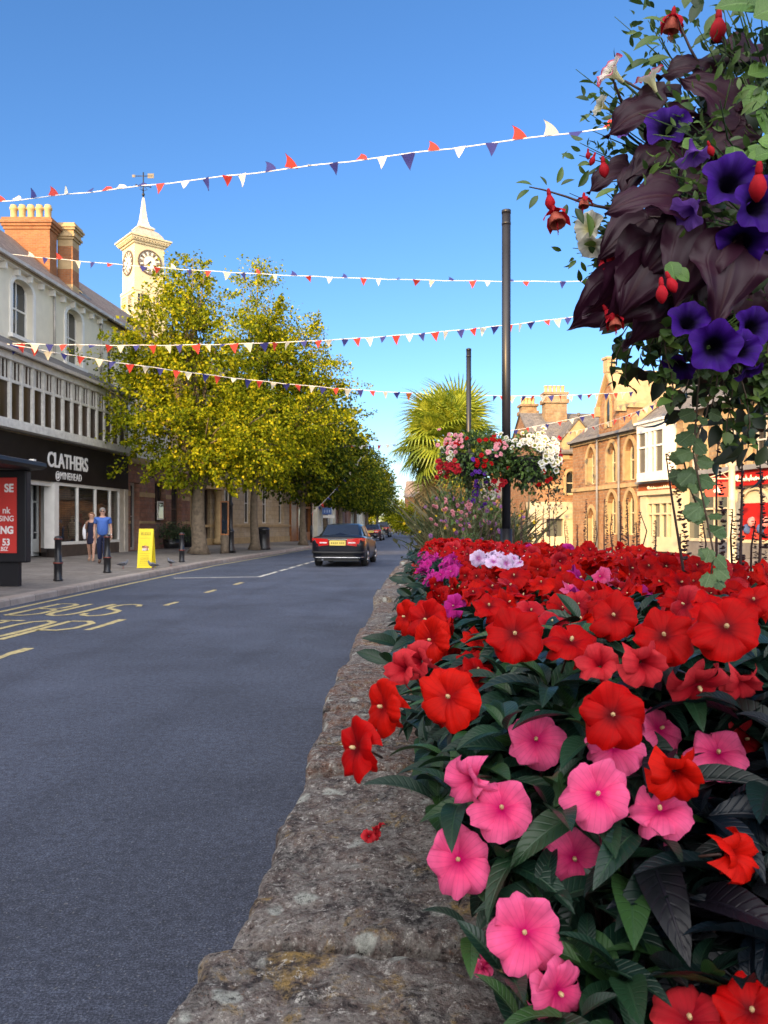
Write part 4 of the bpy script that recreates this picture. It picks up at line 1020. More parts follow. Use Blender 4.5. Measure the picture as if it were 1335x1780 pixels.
def tree(base, lobes, h_trunk, r_trunk, label, leafm, n_clump=420, per=42, leaf=.13, cr=.42, seed=1, group=None, low=2.2, lean=(0, 0)):
    o = empty('street_tree', base, label, 'tree', group)
    rg = random.Random(seed)
    mb = MB(); top = Vector((lean[0], lean[1], h_trunk))
    pts = [Vector((0, 0, 0)), Vector((lean[0] * .15 + .03, lean[1] * .15, h_trunk * .12)), Vector((lean[0] * .5 - .04, lean[1] * .5, h_trunk * .5)), top]
    mb.tube(pts, [r_trunk * 1.75, r_trunk * 1.12, r_trunk * .95, r_trunk * .8], 12)
    for L in lobes:
        c = Vector(L[:3]); mid = top.lerp(c, .5) + Vector((rg.uniform(-.3, .3), rg.uniform(-.3, .3), .3))
        mb.tube([top - Vector((0, 0, .3)), mid, c], [r_trunk * .6, r_trunk * .38, r_trunk * .16], 8)
        for k in range(9):
            d = Vector((rg.gauss(0, 1), rg.gauss(0, 1), rg.gauss(.2, .8))).normalized(); e = c + Vector((d.x * L[3], d.y * L[4], d.z * L[5])) * .92
            st = top.lerp(c, rg.uniform(.4, 1.0)); mb.tube([st, st.lerp(e, .5) + Vector((0, 0, .2)), e], [r_trunk * .2, r_trunk * .11, r_trunk * .04], 5)
    mb.build('trunk', BARK, o, local=True)
    T, _ = crown((0, 0, 0), lobes, n_clump, per, leaf, cr, seed, low)
    nb = NP(); nb.add(QUADLEAF, T); nb.build('crown', leafm, o, smooth=False)
    return o
G1 = 'lime trees along the left pavement'
T1 = tree((-7.9, 32.8, .16), [(-.3, 0, 5.6, 3.3, 3.0, 2.6), (-.2, 0, 8.4, 2.7, 2.6, 2.7), (-.5, 0, 11.0, 1.15, 1.2, 1.9), (-2.5, .2, 7.4, 1.9, 1.9, 2.0), (-1.0, -.6, 9.6, 1.7, 1.6, 1.6), (1.9, -.3, 5.0, 2.1, 2.0, 2.0), (0.6, -1.2, 4.6, 2.6, 1.8, 1.7)], 2.9, .30,
          'big golden green lime tree nearest the shop', LIME, 560, 84, .145, .50, 11, G1, 2.45)
T2 = tree((-6.4, 38.0, .15), [(0, 0, 5.8, 3.2, 3.0, 2.6), (.3, 0, 9.2, 2.3, 2.4, 2.8), (.1, 0, 12.3, 1.0, 1.0, 2.3), (2.4, -.2, 6.6, 2.4, 2.0, 2.2), (2.0, 0, 9.4, 1.8, 1.7, 1.7), (3.7, .2, 8.5, 1.3, 1.2, 1.0), (-1.2, 0, 6.8, 2, 2, 2), (1.0, -.4, 11.0, 1.2, 1.2, 1.3)], 3.2, .2,
          'tall pointed lime tree rising behind the litter bin', LIME, 560, 84, .145, .50, 23, G1, 2.9)
far = [(-5.0, 47.5, 11.2, 'third lime tree in the row, behind the pointed one'), (-4.3, 57, 11.3, 'dark lime tree beside the black saloon car roof'), (-3.8, 67, 11, 'dense lime tree over the blue road sign'),
       (-2.9, 78, 11, 'lime tree above the first parked car'), (-2.0, 90, 10.5, 'lime tree above the second parked car'), (-.9, 103, 10, 'last lime tree before the road bends')]
proto = None
for i, (x, y, h, lab) in enumerate(far):
    if i < 2:
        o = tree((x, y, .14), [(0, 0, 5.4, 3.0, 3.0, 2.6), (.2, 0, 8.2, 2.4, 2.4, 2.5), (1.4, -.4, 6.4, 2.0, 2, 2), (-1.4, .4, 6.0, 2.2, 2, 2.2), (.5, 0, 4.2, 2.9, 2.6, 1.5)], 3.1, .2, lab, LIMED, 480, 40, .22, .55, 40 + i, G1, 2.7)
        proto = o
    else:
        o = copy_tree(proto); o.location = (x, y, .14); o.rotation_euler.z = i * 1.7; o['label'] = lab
        sc_ = h / 11.2; o.scale = (sc_, sc_, sc_)
G2 = 'sunlit trees where the road bends'
bg_t = [(1.9, 120, .62, 'yellow green tree at the end of the road, right of the parked cars'), (5.5, 128, .8, 'wide yellow green tree behind the palm'), (-4, 140, .9, 'dark tree closing the far end of the street'), (2.9, 84, .45, 'small yellow green tree beside the far planter')]
po = None
for i, (x, y, s_, lab) in enumerate(bg_t):
    if po is None:
        o = po = tree((x, y, .1), [(0, 0, 5.0, 3.4, 3.2, 3.2), (1.5, 0, 4.0, 2.6, 2.6, 2.4), (-1.6, 0, 3.8, 2.6, 2.6, 2.4), (0, 0, 2.4, 3.2, 3, 1.6)], 2, .2, lab, LIME, 300, 34, .34, .8, 77, G2, .5)
    else:
        o = copy_tree(po); o['label'] = lab; o.location = (x, y, .1); o.rotation_euler.z = i * 2.1
    o.scale = (s_, s_, s_)

# ------------------------------------------------------------------ fan palm
PALMG = leaf_mat('palm_fan_green', [(0.17, 0.23, 0.02), (0.28, 0.34, 0.025), (0.40, 0.43, 0.05)], rough=.4, trans=.3)
PALMB = leaf_mat('dry_palm_fan', [(0.18, 0.11, 0.03), (0.28, 0.18, 0.06), (0.20, 0.15, 0.04)], rough=.7, trans=.2)
palm = empty('palm_tree', (1.9, 23.0, .0), 'fan palm with yellow green fronds and a dry brown skirt behind the poles', 'palm tree')
mb = MB()
pr = []
for i in range(15): pr += [(.17 + .03 * (i % 2), i * .24), (.20 + .02 * (i % 2), i * .24 + .2)]
mb.lathe(pr, (0, 0, 0), 12); mb.build('trunk', M('palm_fibre', (.11, .075, .045), .95, var=.4, bump=1, bscale=30), palm, local=True)
def fan_mesh(name, mat, droop):
    mb = MB(); uvp = []
    mb.tube([(0, 0, 0), (.3, 0, .03), (.62, 0, 0)], [.02, .014, .010], 5)
    n = 34
    for k in range(n):
        a = R(-118 + 236 * k / (n - 1)); L = .78 * (1 - .22 * abs(k / (n - 1) - .5) * 2) * random.uniform(.92, 1.06)
        d = Vector((math.cos(a), math.sin(a), 0)); s_ = Vector((-d.y, d.x, 0)); o_ = Vector((.62, 0, 0))
        w = .026
        p0 = o_; p1 = o_ + d * L * .45 + Vector((0, 0, .03)); p2 = o_ + d * L * .8 + Vector((0, 0, -.03 - droop * .06)); p3 = o_ + d * L + Vector((0, 0, -.10 - droop * .2))
        fz = Vector((0, 0, .018))
        mb.poly([p0, p1 - s_ * w + fz, p1], 0); mb.poly([p0, p1, p1 + s_ * w + fz], 0)
        mb.poly([p1, p1 - s_ * w + fz, p2 - s_ * w * .55, p2], 0); mb.poly([p1, p2, p2 + s_ * w * .55, p1 + s_ * w + fz], 0)
        mb.poly([p2, p2 - s_ * w * .55, p3], 0); mb.poly([p2, p3, p2 + s_ * w * .55], 0)
    return mb.build(name, mat, None)
fg = [fan_mesh('frond', PALMG, .5), fan_mesh('frond', PALMG, 1.2)]; fb = fan_mesh('dry_frond', PALMB, 1.6)
N = 76
for i in range(N):
    t = i / N; el = 82 - 165 * t ** .9; az = i * 137.5
    src = fb if el < -48 else fg[i % 2]
    o = src.copy(); COL.objects.link(o); o.parent = palm
    f = Vector((math.cos(R(az)) * math.cos(R(el)), math.sin(R(az)) * math.cos(R(el)), math.sin(R(el))))
    Mx = basis((0, 0, 3.55 + .35 * (1 - t) + .1 * random.random() - (.35 if el < -48 else 0)), f, Vector((0, 0, 1)) + f * .2 + Vector((random.uniform(-.4, .4), random.uniform(-.4, .4), 0)), random.uniform(1.1, 1.5))
    o.matrix_local = Matrix(Mx.tolist())
for o in fg + [fb]: bpy.data.objects.remove(o)
# ------------------------------------------------------------------ bollards, bin, lamp column, signs
def make_bollard(loc, label):
    o = empty('bollard', loc, label, 'bollard', 'bollards on the left pavement')
    mb = MB(); mb.lathe([(.105, 0), (.105, .03), (.09, .05), (.088, .36), (.105, .38), (.105, .42), (.078, .44), (.072, .90), (.09, .92), (.09, .95), (.07, .99), (.02, 1.01)], (0, 0, 0), 16); mb.build('post', BLACK, o, local=True)
    mb = MB(); mb.lathe([(.1055, 0), (.1065, .004), (.1065, .016), (.1055, .02)], (0, 0, .39), 16); mb.lathe([(.091, 0), (.092, .004), (.092, .014), (.091, .018)], (0, 0, .928), 16); mb.build('red_band', M('dull_red_band', (.25, .05, .03), .5), o, local=True)
    return o
bl = [(W(101, 1009, 17.3), 'black bollard nearest to the red bus shelter poster'), (W(186.5, 997, 20.2), 'black bollard in front of the man in the blue shirt'), (W(316, 978, 26.0), 'black bollard between the yellow sign and the first tree trunk')]
b0 = None
for p, lab in bl:
    p = Vector((p.x, p.y, .14))
    if b0 is None: b0 = make_bollard(p, lab)
    else: q = copy_tree(b0); q.location = p; q['label'] = lab
q = copy_tree(b0); q.location = (-8.1, 61, .15); q['label'] = 'distant black bollard at the timber shopfront'; q.scale = (.9, .9, .9)
# litter bin
bn = empty('litter_bin', Vector((-6.15, 39.2, .14)), 'black round litter bin on the pavement by the second tree', 'litter bin')
mb = MB(); mb.lathe([(.36, 0), (.38, .05), (.35, .12), (.31, .95), (.33, .98), (.33, 1.03), (.26, 1.12), (.10, 1.15)], (0, 0, 0), 20); mb.build('body', BLACK, bn, local=True)
mb = MB(); mb.box(-.18, .18, -.345, -.30, .78, .92); mb.build('slot', M('bin_slot', (.004, .004, .004), .9), bn, local=True)
# lamp column with a fluted base, between first and second tree
lc = empty('lamp_column', (-6.9, 34.6, .14), 'slim black lamp column with thick base between the first two trees', 'lamp column')
mb = MB(); mb.lathe([(.24, 0), (.24, .12), (.17, .3), (.15, .9), (.18, .95), (.14, 1.0), (.105, 1.1), (.10, 2.1), (.14, 2.15), (.10, 2.22), (.065, 2.3), (.05, 7.2), (.03, 7.3)], (0, 0, 0), 14); mb.build('post', BLACK, lc, local=True)
mb = MB(); mb.lathe([(.05, 7.3), (.14, 7.4), (.2, 7.7), (.12, 7.9), (.03, 8.05)], (0, 0, 0), 12); mb.build('lantern', GLASS, lc, local=True)
# information board on stump
ib = empty('information_board', (-7.0, 33.8, .14), 'narrow orange framed information board on a weathered post beside the lamp column', 'information board')
mb = MB(); mb.lathe([(.2, 0), (.18, .3), (.19, .75), (.16, .8)], (0, 0, 0), 10); mb.build('post', BARK, ib, local=True)
mb = MB(); mb.box(-.18, .18, -.05, .05, .8, 2.3); mb.build('board_frame', WOOD, ib, local=True)
mb = MB(); mb.box(-.13, .13, -.06, -.045, .86, 2.24); mb.build('panel', GLASS, ib, local=True)
# tall thin lamp post far left
l2 = empty('street_lamp', (-5.1, 54, .14), 'tall thin grey street lamp among the far lime trees', 'street lamp')
mb = MB(); mb.tube([(0, 0, 0), (0, 0, 1.2)], .09, 8); mb.tube([(0, 0, 1.2), (0, 0, 5.4)], .05, 8); mb.build('post', POLEM, l2, local=True)
mb = MB(); mb.lathe([(.06, 5.4), (.2, 5.55), (.24, 5.8), (.08, 5.95)], (0, 0, 0), 12); mb.build('lantern', WHITE, l2, local=True)
# blue road sign
bs = empty('road_sign', (-3.9, 52.5, .14), 'blue road sign over a white plate beside the road beyond the saloon car', 'road sign')
mb = MB(); mb.tube([(0, .06, 0), (0, .06, 2.35)], .04, 8); mb.build('post', POLEM, bs, local=True)
mb = MB(); mb.box(-.32, .32, 0, .03, 1.95, 2.4); mb.build('blue_panel', M('road_sign_blue', (.05, .12, .36), .4, var=.05), bs, local=True, bevel=.05)
mb = MB(); mb.box(-.28, .52, 0, .03, 1.72, 1.9); mb.build('white_plate', WHITE, bs, local=True)
mb = MB()
for a in (-.2, -.02, .14): mb.box(a, a + .09, -.012, -.004, 2.08, 2.27)
mb.build('symbol', M('sign_symbol_pale', (.3, .4, .62), .4), bs, local=True)
# yellow pavement sign
YEL = M('yellow_sign_board', (.85, .66, .02), .5, var=.06)
ys = empty('pavement_sign', (-6.98, 22.4, .14), 'tall yellow pavement sign with a small picture in front of the shop doorway', 'pavement sign')
mb = MB(); mb.hexa([(-.21, -.02, 0), (.21, -.02, 0), (.21, .0, 0), (-.21, .0, 0), (-.21, .18, 1.14), (.21, .18, 1.14), (.21, .2, 1.14), (-.21, .2, 1.14)]); mb.build('front_board', YEL, ys, local=True)
mb = MB(); mb.hexa([(-.21, .42, 0), (.21, .42, 0), (.21, .44, 0), (-.21, .44, 0), (-.21, .2, 1.14), (.21, .2, 1.14), (.21, .22, 1.14), (-.21, .22, 1.14)]); mb.build('back_board', YEL, ys, local=True)
def ypt(x, z, e=.004): return (x, -.02 + .2 * z / 1.14 - e, z)
mb = MB()
def ybar(x0, x1, z, h=.008, m=0): mb.poly([ypt(x0, z), ypt(x1, z), ypt(x1, z + h), ypt(x0, z + h)], m)
for z, w in ((.86, .15), (.42, .14), (.30, .11), (.08, .16)): ybar(-w, w, z, .006)
for z in (.35, .27, .24, .20, .17, .13):
    x = -.13
    while x < .12: l_ = random.uniform(.015, .04); ybar(x, min(x + l_, .13), z, .011); x += l_ + .012
for k, x in enumerate((-.14, -.11, -.07, -.03, .0, .04, .08, .12)): ybar(x, x + .016, .95, .09)
mb.build('printed_text', M('dull_olive_ink', (.28, .20, .02), .6), ys, local=True)
mb = MB()
for k in range(26):
    a = random.uniform(0, 6.3); r = random.uniform(0, .11); x, z = r * math.cos(a), .57 + r * .62 * math.sin(a); q = random.uniform(.02, .045)
    mb.poly([(p[0], p[1] - k * .0002, p[2]) for p in (ypt(x - q, z - q * .5), ypt(x + q, z - q * .7), ypt(x + q * .8, z + q * .6), ypt(x - q * .7, z + q * .8))], k % 4)
mb.build('printed_picture', [M('print_white', (.7, .66, .58), .6), M('print_red', (.45, .12, .06), .6), M('print_brown', (.22, .11, .06), .6), M('print_pink', (.62, .4, .33), .6)], ys, local=True)

# ------------------------------------------------------------------ bus shelter end with the red poster
SHB = M('shelter_black', (.012, .012, .016), .5, var=.1, spec=.25)
sh = empty('bus_shelter', (-7.6, 15.6, .14), 'black bus shelter end with a rounded roof edge at the left kerb', 'bus shelter')
mb = MB(); mb.box(-8.5, -7.31, 15.72, 15.95, .62, 2.52); mb.build('panel_case', SHB, sh, bevel=.03)
mb = MB(); mb.box(-8.4, -7.5, 15.78, 15.92, .14, .62); mb.build('leg', SHB, sh)
mb = MB()
sec = [(0, 2.52), (.24, 2.54), (.32, 2.60), (.30, 2.67), (.2, 2.70), (-1.4, 2.84), (-1.4, 2.6)]
yy = (10.5, 15.98)
for i in range(len(sec)):
    a, b_ = sec[i], sec[(i + 1) % len(sec)]
    mb.poly([(-7.32 + a[0], yy[0], a[1]), (-7.32 + b_[0], yy[0], b_[1]), (-7.32 + b_[0], yy[1], b_[1]), (-7.32 + a[0], yy[1], a[1])])
mb.poly([(-7.32 + a[0], yy[1], a[1]) for a in sec]); mb.poly([(-7.32 + a[0], yy[0], a[1]) for a in sec])
mb.build('roof', SHB, sh)
mb = MB(); mb.box(-7.2, -7.1, 15.6, 15.7, 2.66, 2.73); mb.build('roof_label', WHITE, sh)
mb = MB(); mb.tube([(-8.6, 10.8, .14), (-8.6, 10.8, 2.6)], .05, 8); mb.build('rear_post', SHB, sh)
po_ = empty('poster', (-7.9, 15.7, 1.5), 'red advertising poster with white lettering in the end of the bus shelter', 'poster')
mb = MB(); mb.box(-8.4, -7.5, 15.70, 15.714, .82, 2.36); mb.build('sheet', M('poster_red', (.56, .035, .03), .35, var=.04), po_)
PW = M('poster_white', (.85, .80, .80), .4, var=.02)
for s_, sz, z, x, bd in (('SE', .23, 2.07, -7.56, .008), ('nk', .19, 1.63, -7.63, .003), ('SING', .16, 1.47, -7.55, .002), ('NG', .21, 1.22, -7.56, .009), ('53', .19, .98, -7.63, .006), ('.BIZ', .12, .865, -7.67, .001)):
    text(s_, sz, PW, face_mx((x, 15.694, z), (1, 0, 0), (0, 0, 1)), po_, xs=.85, bold=bd, ext=.002, align='RIGHT')

# ------------------------------------------------------------------ cars
CARP = M('black_car_paint', (.004, .005, .010), .30, var=.1, coat=.30, spec=.25)
CARP2 = M('maroon_car_paint', (.035, .010, .016), .28, var=.1, coat=.4, spec=.3)
CARP3 = M('charcoal_car_paint', (.018, .018, .022), .28, var=.1, coat=.4, spec=.3)
TYRE = M('tyre_rubber', (.012, .012, .012), .85)
RIM = M('alloy_rim', (.45, .45, .46), .3, metal=.9, var=.05)
CGLASS = glass_mat('car_glass', (.012, .018, .03), .02)
LAMPR = M('red_tail_lamp', (.52, .012, .012), .15, var=.12, vscale=20, coat=.6)
LAMPW = M('clear_lamp', (.75, .68, .66), .15, coat=.5)
CHROME = M('chrome_trim', (.6, .6, .62), .15, metal=1.0, var=.03)
TRIM = M('black_plastic_trim', (.012, .012, .013), .5)
PLATE = M('yellow_number_plate', (.80, .60, .12), .45, var=.05)
def car(loc, head, paint, label, group=None):
    """saloon seen from behind; local +y is forward, origin under the rear bumper"""
    o = empty('car', loc, label, 'car', group); o.rotation_euler.z = head
    # stations along the length: y, half width at sill, belt, floor z, belt z
    ST = [(0.00, .62, .66, .42, .80), (.03, .78, .80, .30, .93), (.14, .85, .86, .24, 1.00), (.45, .875, .87, .22, 1.02), (.9, .885, .875, .20, 1.01), (1.6, .89, .875, .19, .97), (2.4, .89, .87, .19, .95), (3.1, .885, .86, .19, .93), (3.6, .88, .83, .20, .88), (4.1, .84, .77, .22, .80), (4.4, .74, .66, .26, .68), (4.5, .6, .52, .34, .58)]
    def wheel_lift(y):
        for wc in (.98, 3.62):
            if abs(y - wc) < .36: return math.sqrt(.36 ** 2 - (y - wc) ** 2)
        return 0
    ys_ = sorted({s_[0] for s_ in ST} | {wc + .36 * math.cos(math.pi * k / 10) for wc in (.98, 3.62) for k in range(11)})
    def st(y):
        for a, b_ in zip(ST[:-1], ST[1:]):
            if a[0] <= y <= b_[0] + 1e-6:
                t = (y - a[0]) / (b_[0] - a[0]); return [a[i] + (b_[i] - a[i]) * t for i in range(5)]
        return list(ST[-1])
    mb = MB(); rings = []
    for y in ys_:
        _, ws, wb, zf, zb = st(y); wl = wheel_lift(y)
        zs = max(zf + .06, .28 + wl if wl else 0)
        h = zb - zs
        half = [(ws - .10, zf if not wl else min(zb - .2, zs - .02)), (ws - .02, zs), (ws + .012, zs + h * .3), (ws + .018, zs + h * .55), (wb + .012, zs + h * .78), (wb - .03, zb - .03), (wb - .10, zb)]
        c = zb + .025
        ring = [(-x, y, z) for x, z in half] + [(-(wb - .35), y, c), (0, y, c + .008), (wb - .35, y, c)] + [(x, y, z) for x, z in reversed(half)]
        rings.append(ring)
    n = len(rings[0]); V = [p for r_ in rings for p in r_]; Fc = []
    for i in range(len(rings) - 1):
        for k in range(n - 1): Fc.append((i * n + k, i * n + k + 1, (i + 1) * n + k + 1, (i + 1) * n + k))
    mb.mesh(V, Fc, 0, True); mb.poly(rings[0], 0, True); mb.poly(rings[-1][::-1], 0, True)
    mb.box(-.7, .7, .1, 4.3, .2, .45, 1)
    mb.build('body', [paint, TRIM], o, local=True)
    # greenhouse
    G = [(.62, .74, 1.0, .74, 1.0), (1.28, .60, 1.40, .78, 1.0), (2.0, .585, 1.435, .79, .98), (2.55, .58, 1.40, .79, .96), (3.32, .70, .95, .76, .93)]
    mb = MB(); L = []
    for y, wt, zt, wb, zb in G: L.append([(-wb, y, zb - .02), (-wt, y, zt - .05), (-wt + .12, y, zt), (0, y, zt + .012), (wt - .12, y, zt), (wt, y, zt - .05), (wb, y, zb - .02)])
    n = 7; V = [p for r_ in L for p in r_]
    roof = []; side = []
    for i in range(4):
        for k in range(6):
            f = (i * n + k, i * n + k + 1, (i + 1) * n + k + 1, (i + 1) * n + k)
            roof.append(f)
    mb.mesh(V, roof, 0, True); cb = mb.build('roof', paint, o, local=True)
    def inset(quad, name, mat, t=.012, s_=.86, sv=.9):
        c = sum((Vector(p) for p in quad), Vector()) / 4; nn = (Vector(quad[1]) - Vector(quad[0])).cross(Vector(quad[3]) - Vector(quad[0])).normalized()
        if nn.dot(c - Vector((0, 2, .9))) < 0: nn = -nn
        m2 = MB(); m2.poly([c + (Vector(p) - c) * s_ + nn * t for p in quad]); return m2.build(name, mat, o, local=True)
    inset([(-.66, .66, 1.01), (.66, .66, 1.01), (.54, 1.25, 1.395), (-.54, 1.25, 1.395)], 'rear_window', CGLASS, .016, .97)
    inset([(-.66, 3.28, .96), (.66, 3.28, .96), (.52, 2.6, 1.395), (-.52, 2.6, 1.395)], 'windscreen', CGLASS, .016, .95)
    for sg in (-1, 1):
        inset([(sg * .782, 1.15, 1.0), (sg * .79, 1.95, .98), (sg * .59, 1.95, 1.385), (sg * .605, 1.36, 1.36)], 'side_window', CGLASS, .012, .9)
        inset([(sg * .79, 2.02, .98), (sg * .775, 2.95, .95), (sg * .60, 2.55, 1.36), (sg * .59, 2.02, 1.385)], 'side_window', CGLASS, .012, .9)
        # tail lamp wraps the corner
        m2 = MB()
        P = [(.30, -.012), (.50, .0), (.70, .03), (.80, .07), (.86, .18), (.875, .36)]
        zt = [.925, .945, .955, .96, .965, .965]; zb = [.73, .71, .69, .69, .71, .76]
        for a in range(5):
            q = [(sg * P[a][0], P[a][1] - .02, zb[a]), (sg * P[a + 1][0] + sg * .018 * (a > 2), P[a + 1][1] - .02 * (a < 4), zb[a + 1]), (sg * P[a + 1][0] + sg * .018 * (a > 2), P[a + 1][1] - .02 * (a < 4), zt[a + 1]), (sg * P[a][0] + sg * .018 * (a > 3), P[a][1] - .02, zt[a])]
            m2.poly(q); m2.poly([(x, y + .06, z) for x, y, z in q])
            m2.poly([q[3], q[2], (q[2][0], q[2][1] + .06, q[2][2]), (q[3][0], q[3][1] + .06, q[3][2])])
            m2.poly([q[0], q[1], (q[1][0], q[1][1] + .06, q[1][2]), (q[0][0], q[0][1] + .06, q[0][2])])
        tl = m2.build('tail_lamp', LAMPR, o, local=True)
        m2 = MB(); m2.box(sg * .47 - .12, sg * .47 + .12, -.04, -.015, .79, .825); m2.build('reversing_lens', LAMPW, tl, local=True)
        m2 = MB(); m2.ball((sg * .97, 2.75, 1.0), .11, 10, 0, (1, .55, .75)); m2.tube([(sg * .86, 2.78, .97), (sg * .95, 2.76, .98)], .025, 6); m2.build('wing_mirror', paint, o, local=True)
        for wc in (.98, 3.62):
            wx = sg * .79
            m2 = MB(); K = 22; pr = [(.20, -.09), (.29, -.105), (.315, -.08), (.32, 0), (.315, .08), (.29, .105), (.20, .09)]
            V = []; 
            for r_, dx in pr:
                for k in range(K): V.append((wx + dx, wc + r_ * math.cos(2 * math.pi * k / K), .315 + r_ * math.sin(2 * math.pi * k / K)))
            m2.mesh(V, [(i * K + k, i * K + (k + 1) % K, (i + 1) * K + (k + 1) % K, (i + 1) * K + k) for i in range(6) for k in range(K)], 0, True)
            wh = m2.build('wheel', TYRE, o, local=True)
            m2 = MB(); V = [(wx + sg * .08, wc, .315)] + [(wx + sg * .095, wc + .205 * math.cos(2 * math.pi * k / K), .315 + .205 * math.sin(2 * math.pi * k / K)) for k in range(K)]
            m2.mesh(V, [(0, 1 + k, 1 + (k + 1) % K) for k in range(K)], 0)
            for k in range(5):
                a = 2 * math.pi * k / 5; m2.tube([(wx + sg * .1, wc, .315), (wx + sg * .098, wc + .2 * math.cos(a), .315 + .2 * math.sin(a))], [.045, .03], 6)
            m2.build('rim', RIM, wh, local=True)
    m2 = MB(); m2.box(-.265, .265, -.03, -.012, .72, .88); [m2.box(-.215 + .062 * q_ + (.03 if q_ > 3 else 0), -.215 + .062 * q_ + (.03 if q_ > 3 else 0) + .036, -.033, -.0305, .765, .835, 1) for q_ in range(7)]; m2.build('number_plate', [PLATE, M('plate_ink', (.30, .22, .05), .6)], o, local=True)
    m2 = MB(); m2.box(-.32, .32, -.035, .0, .895, .925); m2.build('boot_chrome', CHROME, o, local=True)
    m2 = MB(); m2.tube([(-.86, .16, .50), (-.78, .0, .49), (-.4, -.035, .485), (.4, -.035, .485), (.78, .0, .49), (.86, .16, .50)], .035, 6); m2.tube([(-.84, .14, .33), (-.7, 0, .32), (.7, 0, .32), (.84, .14, .33)], .02, 6, 1); m2.build('bumper_strip', [TRIM, CHROME], o, local=True)
    m2 = MB(); m2.tube([(-.5, -.0, .25), (-.5, .3, .25)], .035, 8); m2.build('exhaust', CHROME, o, local=True)
    return o
car((-1.52, 25.2, 0), R(-5), CARP, 'black saloon car driving away with red tail lights and a yellow plate')
c2 = car((-1.15, 66, 0), R(-5), CARP2, 'dark maroon parked car, the nearer of two beyond the saloon', 'parked cars along the left kerb')
c3 = car((-.35, 84, 0), R(-5), CARP3, 'charcoal parked car, the farther of two beyond the saloon', 'parked cars along the left kerb')
c3.scale = (1, 1, 1.18)

# ------------------------------------------------------------------ people
SKIN = M('skin', (.48, .27, .19), .55, var=.08, vscale=8)
def skinmesh(name, chains, mat, parent, sub=1, radii_all=None):
    """chains: list of lists of (x,y,z,r); identical points are shared joints"""
    V = []; E = []; Rr = []; idx = {}
    def vid(p):
        k = (round(p[0], 4), round(p[1], 4), round(p[2], 4))
        if k not in idx: idx[k] = len(V); V.append(p[:3]); Rr.append(p[3])
        return idx[k]
    for c in chains:
        ids = [vid(p) for p in c]
        E += [(a, b_) for a, b_ in zip(ids[:-1], ids[1:])]
    me = bpy.data.meshes.new(name); me.from_pydata(V, E, [])
    o = bpy.data.objects.new(name, me); COL.objects.link(o)
    md = o.modifiers.new('skin', 'SKIN'); md.use_smooth_shade = True
    for i, r_ in enumerate(Rr):
        sv = me.skin_vertices[0].data[i]
        sv.radius = r_ if hasattr(r_, '__len__') else (r_, r_)
    me.skin_vertices[0].data[0].use_root = True
    s_ = o.modifiers.new('sub', 'SUBSURF'); s_.levels = sub; s_.render_levels = sub
    dg = bpy.context.evaluated_depsgraph_get(); dg.update()
    m2 = bpy.data.meshes.new_from_object(o.evaluated_get(dg)); m2.name = name
    bpy.data.objects.remove(o)
    m2.materials.clear(); m2.materials.append(mat)
    for p in m2.polygons: p.use_smooth = True
    return link(name, m2, parent)
def hand(mb, w, d, side, m=0):
    """palm and five separate bent fingers; w wrist point, d direction of the hand"""
    w = Vector(w); d = Vector(d).normalized(); a = Vector((side, 0, 0)); a = (a - d * a.dot(d)).normalized(); f = Vector((0, -1, 0)); f = (f - d * f.dot(d)).normalized()
    # knuckle line runs front to back for a hanging hand
    mb.tube([w - d * .03, w + d * .03, w + d * .075, w + d * .095], [.024, .034, .036, .026], 8, m)
    for k, L in enumerate((.065, .078, .074, .058)):
        s_ = w + d * .085 + f * (.030 - .020 * k); mb.tube([s_, s_ + d * L * .5 - a * .006, s_ + d * L * .85 - a * .022, s_ + d * L - a * .034], [.0095, .009, .008, .006], 6, m)
    t = w + d * .03 + f * .03; mb.tube([t, t + f * .025 + d * .025, t + f * .028 + d * .055 - a * .01], [.011, .010, .007], 6, m)
